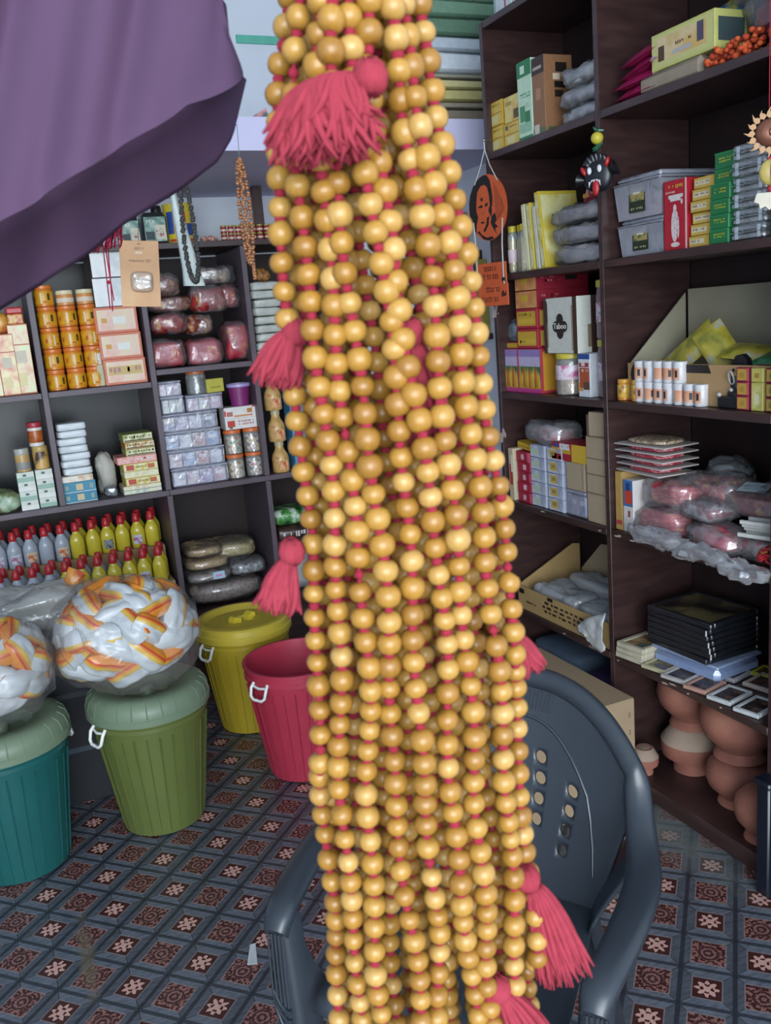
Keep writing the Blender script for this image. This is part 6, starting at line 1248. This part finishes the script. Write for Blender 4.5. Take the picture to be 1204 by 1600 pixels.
for q, (c, h, lab) in enumerate(cl):
    r = random.Random(q); W = .36+r.uniform(-.015, .015)
    t = tag(blob(W, .46, h, 210+q, .10, 6, 34, 10, .25).build('folded_cloth', mat('towel', c, .9, .15, .08, 40, .25, 160), None, (1.735+r.uniform(-.008, .008), LY+.26, z)), lab, 'cloth', 'folded cloths piled on the loft'); z += h*.97+.004
tag(MB().add([(-.05, 0, 0), (.05, 0, 0), (.04, 0, .05), (-.045, .05, .002), (.05, .06, .002)], [(0, 1, 2), (3, 4, 2), (0, 3, 2), (1, 4, 2), (0, 1, 4, 3)]).build('folded_paper', ramp_mat('pink_paper', ((.44, '#5a5e60'), (.5, '#c98a90')), 12, .6), None, (.965, LY+.10, LZ1+.001)), 'folded pink and grey paper lying at the loft edge', 'paper')
# ------------------------------------------------------------------ things hanging on strings
white = mat('white_string', '#b9b9b4', .7)
ROD_Y, ROD_Z = 2.15, 2.13
solo(MB().tube([(XL+.002, ROD_Y, ROD_Z), (.49, ROD_Y, ROD_Z)], .005, 8).tube([(.48, ROD_Y, ROD_Z), (.48, ROD_Y, ZC-.002)], .002, 6), 'hanging_rod', mat('steel', '#8d8d90', .35, metal=.9), 'thin steel rod behind the purple cloth from which small goods hang', 'rod')
# oval plaque with a bearded profile, and two small boards under it
px = RX-.030; yc, zc = 2.660, 1.815
t = thing('hanging_plaque', 'orange oval plaque with a black silhouetted face and two small lettered boards', 'plaque', (px, yc, zc), -PI/2+.30)
org = mat('orange_wood', '#b4502a', .5, .4, .08, 14, stretch=(12, 1, 1)); blk = mat('black_print', '#16110f', .5)
n = 40; RXo, RZo = .082, .104
MB().prism([(RXo*math.cos(2*PI*i/n), RZo*math.sin(2*PI*i/n)) for i in range(n)][::-1], -.003, .003).build('oval_board', org, t)
k = RXo/.105
def sh(poly, e=.0036): m_ = MB(); m_.add([(x*k*.105, -e, z*.104) for x, z in poly], [tuple(range(len(poly)))]); return m_
hair = [(-.98, .2), (-.90, .45), (-.72, .70), (-.45, .89), (-.15, .985), (.05, .97), (.20, .80), (.27, .50), (.30, .25), (.26, .02), (.14, .0), (.12, .35), (.05, .60), (-.10, .70), (-.30, .68), (-.50, .52), (-.58, .2), (-.60, -.05), (-.52, -.25), (-.62, -.45), (-.66, -.72), (-.85, -.5), (-.97, -.2)]
MB_ = sh(hair); 
for poly in ([(-.52, .06), (-.30, .12), (-.22, .04), (-.40, .02)], [(-.14, .10), (.02, .16), (.04, .08), (-.10, .03)], [(-.36, .36), (-.28, .30), (-.20, .36), (-.24, .22), (-.32, .22)], [(.05, -.10), (.10, .02), (.22, .02), (.24, -.15), (.18, -.30), (.12, -.22)], [(.20, -.28), (.38, -.18), (.46, -.38), (.36, -.50), (.52, -.62), (.36, -.66), (.44, -.86), (.24, -.62), (.14, -.48)], [(-.05, -.30), (.08, -.26), (.02, -.52), (-.18, -.72), (-.28, -.68), (-.08, -.48)], [(-.62, -.70), (-.45, -.80), (-.30, -.93), (0, -.995), (.28, -.955), (.20, -.88), (-.1, -.90), (-.35, -.80), (-.5, -.66)], [(-.42, -.42), (-.30, -.38), (-.16, -.44), (-.30, -.46)], [(-.34, -.06), (-.27, -.16), (-.18, -.12), (-.26, -.2)]): m2 = sh(poly); MB_.add(m2.v, m2.f)
MB_.build('face_print', blk, t)
gr = MB()
for q in range(6): gr.tube([(.034+.006*q, -.0032, .075-.012*q), (.038+.007*q, -.0034, -.01), (.034+.0045*q, -.0032, -.05+.004*q)], .0006, 4)
tag(gr.build('wood_lines', blk, t), kind='stuff')
for q, (z0, z1, dx) in enumerate(((-.245, -.175, 0), (-.315, -.243, .006))):
    MB().cbox(-.066+dx, .066+dx, -.003-.002*q, .003-.002*q, z0, z1, .001).build('lettered_board', org, t)
wr = MB(); ink = mat('ink', '#3a1a12', .5)
ft = []
for row, (z, x0, x1, seed) in enumerate(((-.196, -.030, .024, 1), (-.222, -.036, .034, 2), (-.264, -.024, .034, 3), (-.296, -.044, .024, 4))):
    r_ = random.Random(seed); x = x0
    while x < x1:
        w_ = r_.uniform(.006, .011); wr.add([(x, -.0062, z+.0065), (x+w_, -.0062, z+.0065), (x+w_, -.0062, z+.0085), (x, -.0062, z+.0085)], [(0, 1, 2, 3)]); xx = x+w_*.6
        wr.add([(xx, -.0062, z-.007), (xx+.0022, -.0062, z-.007), (xx+.0022, -.0062, z+.008), (xx, -.0062, z+.008)], [(0, 1, 2, 3)])
        if r_.random() < .7: wr.add([(x+.001, -.0062, z-.003), (xx, -.0062, z-.003), (xx, -.0062, z-.0005), (x+.001, -.0062, z-.0005)], [(0, 1, 2, 3)])
        if r_.random() < .4: wr.add([(xx, -.0062, z+.009), (xx+.005, -.0062, z+.013), (xx+.005, -.0062, z+.015), (xx-.001, -.0062, z+.011)], [(0, 1, 2, 3)])
        x += w_+(.006 if r_.random() < .22 else .0008)
wr.add([(.044, -.0062, -.288), (.066, -.0062, -.284), (.065, -.0062, -.268), (.059, -.0062, -.278), (.053, -.0062, -.266), (.046, -.0062, -.272)], [(0, 1, 2, 3, 4, 5)]); wr.build('lettering', ink, t)
st = MB()
for sx in (-.050, .050): st.tube([(sx, -.004, .078), (sx*.4, -.004, .13), (0, -.002, .180)], .0016, 6)
st.tube([(0, -.002, .178), (-.002, 0, .205)], .0022, 6)
for sx in (-.058, .058): st.tube([(sx*1.1, -.005, -.040), (sx, -.006, -.12), (sx, -.0065, -.225), (sx+.003, -.008, -.246)], .0022, 6)
st.build('string', white, t)
rg_ = MB()
for sx in (-.058, .058): rg_.ball((sx, -.006, -.232), .009, 10, 6, 0, (1, .5, .8))
rg_.build('black_knot', blk, t)
tag(MB().tube([(0, 0, 0), (.03, 0, 0)], .0022, 8).ball((0, 0, 0), .005, 8, 6).build('nail', mat('steel', '#8d8d90', .35, metal=.9), None, (px-.002, yc, zc+.208)), 'small nail holding the white string of the orange plaque', 'nail')
# black horned mask with a lemon and green chillies
t = thing('black_mask_charm', 'black horned mask charm with red tongue, lemon and green chillies on a thread', 'charm', (RX-.045, 2.058, 1.818), -PI/2+.55)
dk = mat('black_rubber', '#15171c', .35, .5, .15)
fc = blob(.082, .036, .088, 220, .04, 5, 24, 16, .85, False); fc.v = [(x*(1-.25*max(0, (z-.05)/.05)), y, z-.044) for x, y, z in fc.v]; fc.build('face', dk, t)
hd = MB()
for q in range(7): a = -.9+.3*q; hd.tube([(.030*math.sin(a), -.004, .030*math.cos(a)+.006), (.040*math.sin(a), -.010, .040*math.cos(a)+.008), (.036*math.sin(a*1.1), -.014, .048*math.cos(a)+.006)], [.009, .008, .003], 8)
hd.build('hair_tuft', dk, t)
MB().lathe([(.004, 0), (.016, .012), (.022, .020), (.019, .018), (.010, .010)], 14).build('ear', dk, t, (.032, -.006, .004), (0, 1.2, 0)); MB().lathe([(.004, 0), (.012, .012), (.016, .02), (.010, .010)], 14).build('ear', dk, t, (-.036, -.004, -.010), (0, -1.4, 0))
rd = mat('red_rubber', '#a01c20', .35)
for sx, rz in ((.030, -.3), (-.036, .5)): MB().ball((0, 0, 0), .012, 10, 8, 0, (.55, .5, 1.1)).build('horn', rd, t, (sx, -.012, .028 if sx > 0 else .012), (0, -rz, 0))
for sx in (-.016, .012): MB().ball((0, 0, 0), .0088, 12, 8, 0, (.72, .5, 1.1)).build('eye', plastic('#c9ccd0'), t, (sx, -.022, .010 if sx < 0 else .013))
MB().ball((0, 0, 0), .014, 12, 8, 0, (.70, .4, 1.5)).build('tongue', rd, t, (.001, -.022, -.034))
fg = MB()
for x, z, h in ((-.014, -.018, .016), (.012, -.016, .016), (-.007, -.014, .007), (-.001, -.0135, .007), (.005, -.0135, .007)): fg.add([(x-.003, -.026, z), (x+.003, -.026, z), (x+(.004 if x > 0 else -.002), -.027, z-h), (x, -.021, z)], [(0, 1, 2), (0, 2, 3), (1, 3, 2), (0, 3, 1)])
tag(fg.build('fangs', plastic('#c9ccd0'), t), kind='stuff')
MB().ball((0, 0, .092), .0165, 16, 10, 0, (1, 1, .98)).build('lemon', mat('lemon_skin', '#bcae3a', .4, .5, .06, 40, .2, 160), t)
for q, (x0, x1, z0, z1) in enumerate(((-.012, .016, .066, .078), (-.010, .008, .060, .072), (-.004, .020, .114, .108), (-.008, .004, .120, .110))):
    MB().tube([(x0, -.004, z0), ((x0+x1)/2, -.007, (z0+z1)/2-.002), (x1, -.003, z1)], [.0018, .0045, .0025], 7).build('chilli', mat('green_chilli', '#1f5a3e', .35), t)
MB().tube([(0, 0, .03), (0, 0, .13), (.004, .008, .171)], .001, 5).build('thread', mat('black_thread', '#111114', .8), t)
# copper sun face with a yellow charm below it
sp = Vector(at(1201, 207, 1.75)); t = thing('sun_face', 'copper sun face with flame rays hanging at the photo edge, yellow charm below', 'ornament', sp, -PI/2+.95)
cop = mat('copper', '#8a5a48', .28, .5, .15, 30, metal=.55); gold = mat('pale_brass', '#8f6c48', .45, .4, .12, 30, metal=.3)
MB().lathe([(.026, 0), (.026, .002), (.022, .009), (.013, .014), (0, .016)], 24).build('face_disc', cop, t, None, (PI/2, 0, 0))
mb = MB().ball((0, -.016, -.001), .0048, 10, 6, 0, (.8, 1, 1.5)).ball((-.009, -.012, .006), .004, 10, 6, 0, (1.2, .6, .7)).ball((.009, -.012, .006), .004, 10, 6, 0, (1.2, .6, .7)).ball((0, -.0125, -.011), .005, 10, 6, 0, (1.4, .5, .5)); mb.build('features', cop, t)
for q in range(16):
    a = 2*PI*q/16; L = .018 if q % 2 else .022
    ry = MB(); pts = [(0, 0), (.0062, .004), (.0055, .009), (.001, .013), (.003, L), (-.004, .012), (-.0062, .005)]
    ry.prism(pts[::-1], -.002, .002); o = ry.build('ray', gold, t, (.026*math.cos(a), -.002, .026*math.sin(a)), (0, PI/2-a, 0))
MB().tube([(0, 0, .026), (0, .002, .30)], .0008, 5).build('thread', mat('red_cord', '#a02030', .7), t)
MB().tube([(0, 0, -.026), (.002, 0, -.052)], .0012, 5).ball((.001, 0, -.048), .004, 8, 6).build('thread', mat('red_cord', '#a02030', .7), t)
MB().ball((.004, 0, -.074), .025, 18, 12, 0, (.9, .5, 1)).build('yellow_charm', mat('yellow_lacquer', '#b4a05a', .35), t)
MB().tube([(.004, -.0135, -.05), (.001, -.0150, -.074), (.004, -.0135, -.098)], .0012, 5).ball((.004, -.002, -.105), .007, 10, 6).build('red_knot', mat('red_cord', '#a02030', .7), t)
cp = MB(); cp.prism([(-.022, -.112), (.024, -.112), (.030, -.128), (.022, -.132), (.020, -.144), (.008, -.138), (.002, -.146), (-.006, -.138), (-.016, -.142), (-.018, -.132), (-.027, -.128)], -.003, .003); cp.build('cream_shell', mat('cream_paint', '#b9b2a0', .6), t)
# brown mala on a green thread
def bead_loop(name, label, top, bot, wtop, wbot, r, n, m, thread_m, up, dip=.0):
    t = thing(name, label, 'beads', top); me = MB().ball((0, 0, 0), r, 9, 6, 0, (1, 1, .9)).mesh('bead', m, 180); L = (bot-top)
    rt_ = Vector(RT).normalized()
    for q in range(n):
        a = 2*PI*q/n; s = .5-.5*math.cos(a); x = math.sin(a)*(wtop+(wbot-wtop)*s); ob('bead', me, t, L*s+rt_*x+Vector(FW)*(.006*math.sin(q*2.4)), (0, 0, q*1.7))
    MB().tube([Vector((0, 0, 0))]+[Vector(u) for u in up], .0009, 5).build('thread', thread_m, t); return t
rud = ramp_mat('copper_bead', ((.35, '#6a3a24'), (.55, '#a06a42'), (.7, '#b98a64')), 260, .35)
d = 2.25; a, b = Vector(at(374, 250, d)), Vector(at(392, 412, d))
t = bead_loop('copper_mala', 'coppery brown bead mala hanging on a green thread from the loft', a, b, .013, .013, .0056, 74, rud, mat('green_thread', '#4a7a70', .8), [Vector(at(370, 195, d))-a, Vector((0, LY-.004-a.y, LZ1-.05-a.z))])
# second, inner loop and hanging drop of the same mala
me = [c for c in t.children if c.name.startswith('bead')][0].data
for q in range(40): s = q/39; p = (b-a)*(s*.96)+Vector(RT)*(.003*math.sin(q*1.3)); ob('bead', me, t, p-Vector(FW)*.006, (0, 0, q))
for q in range(7): ob('bead', me, t, (b-a)*(1.0)+Vector((.0, 0, -.006*q))+Vector(RT)*.006, (0, 0, q))
gry = mat('grey_bead', '#3d3c3a', .7, .3, .25, 60); d = 2.15
a, b = Vector(at(283, 262, d)), Vector(at(305, 440, d))
bead_loop('grey_mala', 'dull grey bead mala looped in front of a long white tag', a, b, .008, .019, .0060, 96, gry, mat('black_thread', '#111114', .8), [Vector((0, 0, .02)), Vector((a.x, ROD_Y, ROD_Z))-a])
o = [c for c in COL.objects if c.name.startswith('grey_mala')][0]
t = thing('white_tag', 'long tapering white plastic tag hanging behind the grey mala', 'tag', Vector(at(268, 290, d+.03)))
def tagpt(u, v):
    l = lerp_poly([(264, 285), (272, 340), (286, 420), (288, 447)], v); r_ = lerp_poly([(269, 285), (282, 330), (305, 400), (320, 447)], v); x = l[0]+(r_[0]-l[0])*u; y = l[1]+(r_[1]-l[1])*u
    return Vector(at(x, y, d+.03-.012*math.sin(PI*u)))-t.location
ob_ = MB().grid(tagpt, 8, 16).build('tag_strip', mat('white_film', '#c2cbc6', .3, .5, .05), t); md = ob_.modifiers.new('thickness', 'SOLIDIFY'); md.thickness = .003
MB().tube([Vector(at(266, 287, d+.03))-t.location, Vector(at(264, 250, d+.03))-t.location, Vector((t.location.x-.01, ROD_Y, ROD_Z))-t.location], .0012, 5).build('thread', mat('black_thread', '#111114', .8), t)
# blister card
d = 2.3; c = Vector(at(219, 428, d)); t = thing('blister_card', 'tan hanging card with a clear blister holding a metal piece, lettered SET', 'card', c, (0, .085, -YAW*.6))
W, H = .098, .165
MB().cbox(-W/2, W/2, -.0012, .0012, -H/2, H/2, .0008).build('backing_card', ramp_mat('tan_card', ((.35, '#a8794a'), (.6, '#b98a5a'), (.75, '#c29a66')), 8, .45), t)
mb, ms = decal(W, .0026, H, scrib('f', .38, .62, .84, .91, '#8a6a48', 1, 3)+[('f', .40, .58, .80, .84, '#c4a98a'), ('f', .46, .54, .945, .955, '#3a2a1c')]); mb.v = [(x, y, z-H/2) for x, y, z in mb.v]; mb.build('printed_face', ms, t); text(t, 'COMPASS SET', .011, '#7a5a3e', (0, -.0022, .033)) if False else text(t, 'SET', .0095, '#7a5a3e', (.022, -.0022, .032))
mb, ms = decal(W, .0026, H, scrib('f', .22, .62, .665, .715, '#7a5a3e', 1, 9)); mb.v = [(x, y, z-H/2) for x, y, z in mb.v]; mb.build('small_print', ms, t)
bl = blob(.056, .020, .052, 230, .03, 5, 24, 14, .5, False); bl.build('blister', film('#c4b4a0', .35, .08), t, (.004, -.004, -.046))
MB().cbox(-.020, .020, -.006, 0, -.010, .010, .002).build('metal_piece', mat('dull_metal', '#6a5048', .4, metal=.4), t, (.006, -.004, -.022), (0, .30, 0)); 
fr_ = MB().tube([(-.022, -.012, .010), (.020, -.012, .004), (.020, -.012, -.008), (-.018, -.012, -.002)], .0022, 6, closed=True); fr_.build('white_trim', plastic('#c4beb6'), t, (.006, -.004, -.020))
bpy.context.view_layer.update(); q_ = t.matrix_world.inverted() @ Vector((c.x+.03, ROD_Y, ROD_Z)); MB().tube([(0, 0, H/2-.008), (0, .002, H/2+.02), q_], .0008, 5).build('thread', mat('black_thread', '#111114', .8), t)
# red thread tassels peeping under the purple cloth
d = 1.9; c = Vector(at(172, 340, d)); t = thing('red_thread_bundle', 'bundle of crimson threads hanging below the purple cloth', 'thread', c)
tm = mat('crimson_thread', '#93203a', .85, .2, .12, 100); mb = MB(); r = random.Random(9)
for q in range(90):
    x0 = r.uniform(145, 190); top = Vector(at(r.uniform(168, 196), 300, d)); y1 = 362+r.uniform(-8, 26)+(190-x0)*.22; e = Vector(at(x0, y1, d+r.uniform(-.02, .02)))
    m_ = top.lerp(e, .55)+Vector((r.uniform(-.004, .004), 0, .004)); mb.tube([top-c, m_-c, e-c, e-c+Vector((.004, 0, .012))], .0016, 4)
tag(mb.build('threads', tm, t, angle=180), kind='stuff')
mb = MB()
for x0, x1, y1 in ((160, 172, 482), (168, 176, 486), (164, 178, 470)): a, m_, e = Vector(at(x0, 380, d)), Vector(at((x0+x1)/2, 430, d)), Vector(at(x1, y1, d)); mb.tube([a-c, m_-c, e-c], .0013, 5)
mb.ball(Vector(at(170, 441, d))-c, .004, 8, 6); mb.build('long_ends', tm, t, angle=180)
MB().tube([(.01, 0, .03), Vector((c.x+.01, ROD_Y-.006, ROD_Z))-c, Vector((c.x+.01, ROD_Y, ROD_Z+.007))-c], .001, 5).build('hanging_cord', tm, t)
# white cable hanging from the far shelf edge beside the beads
p = [Vector(hit(x, y, 0, RX-.008)) for x, y in ((778, 790), (786, 808), (794, 824), (795, 842))]; solo(MB().tube(p, .0022, 6), 'cable_end', white, 'short white cord end hanging at the far shelves beside the beads', 'cord')
# ------------------------------------------------------------------ clear sacks of white and orange packets on the bucket lids
pm = [mat('white_packet', '#b2b6b8', .28, .5, .05, 20, .25, 40), mat('print', '#c47a2a', .3, .5, .08), mat('print', '#c2a04a', .3), mat('print', '#b0432e', .3)]
def stripe(u, v, top):
    if v > .40: return 0
    if v < .12: return 1
    if v < .20: return 3 if top > 0 else 1
    if v < .29: return 1
    return 2
pmesh = [pillow(.155, .080, .066, q, .12, 17, 15, stripe, .16).mesh('sugar_packet', pm, 180) for q in range(3)]
pmesh += [pillow(.155, .080, .066, 9, .12, 17, 15, lambda u, v, t: 0 if t > 0 else 1, .16).mesh('sugar_packet', pm, 180)]
HOURS = ' one two three four five six seven eight nine ten eleven twelve'.split(' ')
def packet_sack(cx, cy, z0, RX_, RY_, RZ_, where, seed, n):
    r = random.Random(seed); G = f'packets in the clear sack on the {where} bucket'
    t = thing('clear_sack', f'big clear plastic sack full of white and orange packets on the {where} bucket', 'sack', (cx, cy, z0))
    bl = blob(RX_*1.98, RY_*1.98, RZ_*2.0, seed, .10, 14, 56, 34, .8); bl.build('film', film('#d8dade', .05, .25, .30, .04), t, angle=70)
    bl = blob(RX_*1.15, RY_*1.15, RZ_*1.25, seed+1, .05, 7, 24, 16, .8); bl.build('inner_packets', mat('white_packet_core', '#b4b2ac', .5, .4, .15, 14), t, (0, 0, .03))
    k = 0; ga = PI*(3-math.sqrt(5)); used = set()
    for q in range(n):
        v = 1-(q+.5)/n*1.62; a = q*ga+seed; s = math.sqrt(max(0, 1-v*v)); d = Vector((s*math.cos(a), s*math.sin(a), v))
        if d.y > .55: continue
        kk = .83+r.uniform(-.07, .03)
        p = Vector((cx+d.x*RX_*kk, cy+d.y*RY_*kk, z0+RZ_*1.02+d.z*RZ_*kk))
        if p.z < z0+.045: p.z = z0+.045+r.uniform(0, .015)
        nrm = Vector((d.x/RX_, d.y/RY_, d.z/RZ_)).normalized(); nrm = (nrm+Vector((r.uniform(-.4, .4), r.uniform(-.3, .3), r.uniform(-.4, .4)))).normalized()
        qx = nrm.to_track_quat('Z', 'Y'); tw = r.choice([0, .4, -.5, 1.2, 2.6, 3.0, -.9, 3.6])+r.uniform(-.35, .35)
        o = ob('sugar_packet', pmesh[r.choice((0, 1, 2, 0, 1, 3))], None, p); o.rotation_mode = 'QUATERNION'; from mathutils import Quaternion; o.rotation_quaternion = qx @ Quaternion((0, 0, 1), tw); k += 1
        ex, ez = (p-Vector((cx, cy, z0+RZ_))).dot(Vector(E1))/RX_, (p.z-z0-RZ_)/RZ_; rad = math.hypot(ex, ez); hr = int(round(math.degrees(math.atan2(ex, ez))/30)) % 12 or 12; ring = 'outer rim' if rad > .78 else 'rim' if rad > .60 else 'middle' if rad > .36 else 'heart'
        key = (hr, ring)
        opts = [(h_ % 12 or 12, rg) for rg in (ring, 'middle', 'rim', 'outer rim', 'heart') for h_ in (hr, hr+1, hr-1, hr+2, hr-2, hr+3, hr-3)]; key = next((x for x in opts if x not in used), key); hr, ring = key
        used.add(key)
        tag(o, f'white packet with orange edge, {ring} of sack on {where} bucket, at {HOURS[hr]} o\'clock', 'packet', G)
packet_sack(.262, 2.69, .458, .215, .17, .165, 'olive', 4, 52)
packet_sack(-.175, 2.655, .458, .22, .175, .155, 'teal', 7, 52)
sack(Slot((.03, 3.02, .60), 0, .36, .22, .13), 'cloudy_sack', 'cloudy grey plastic sack behind the two packet sacks', 'sack', film('#c4c4c0', .6, .15), ramp_mat('grey_lumps', ((.3, '#7a7a74'), (.6, '#a8a69e')), 30, .5), 240, .14)
pbox(Slot((.03, 3.04, 0), 0, .34, .24, .598), 'shade_block', 'added dark crate on the floor carrying the cloudy grey sack', 'block', '#202228', [('f', 0, 1, .30, .33, '#3a4654'), ('f', 0, 1, .62, .65, '#2c3038')], body=mat('shade_block', '#1d1e24', .6, .4, .1, 8))  # added support; its dark colour stands in for shade between the buckets
for q, (x, y, d, W, rt, lab) in enumerate(((112, 916, 2.95, .12, (PI/2, -1.1, -.3), 'orange printed packet standing upright on the cloudy grey sack'), (165, 922, 2.80, .13, (PI/2*.8, .1, -.3), 'orange packet lying on top of the sack on the olive bucket'))):
    t = thing('orange_packet', lab, 'packet', Vector(at(x, y, d))); pillow(W, .06, .04, 20+q, .15).build('packet_body', ramp_mat('orange_print', ((.4, '#b8702a'), (.56, '#c48a34'), (.66, '#b04a2e')), 26, .3), t, None, rt)

# a scrap of white paper on the floor beside the chair leg
p = [hit(x, y, 2, .0015) for x, y in ((386, 1507), (391, 1478), (399, 1474), (402, 1506))]
solo(MB().add([(q[0], q[1], .0006) for q in p]+[(q[0], q[1], .0022+.004*(k == 1)) for k, q in enumerate(p)], [(3, 2, 1, 0), (4, 5, 6, 7), (0, 1, 5, 4), (1, 2, 6, 5), (2, 3, 7, 6), (3, 0, 4, 7)]), 'paper_scrap', mat('white_paper', '#b9bdbf', .7), 'small white paper scrap on the floor beside the armchair leg', 'paper')
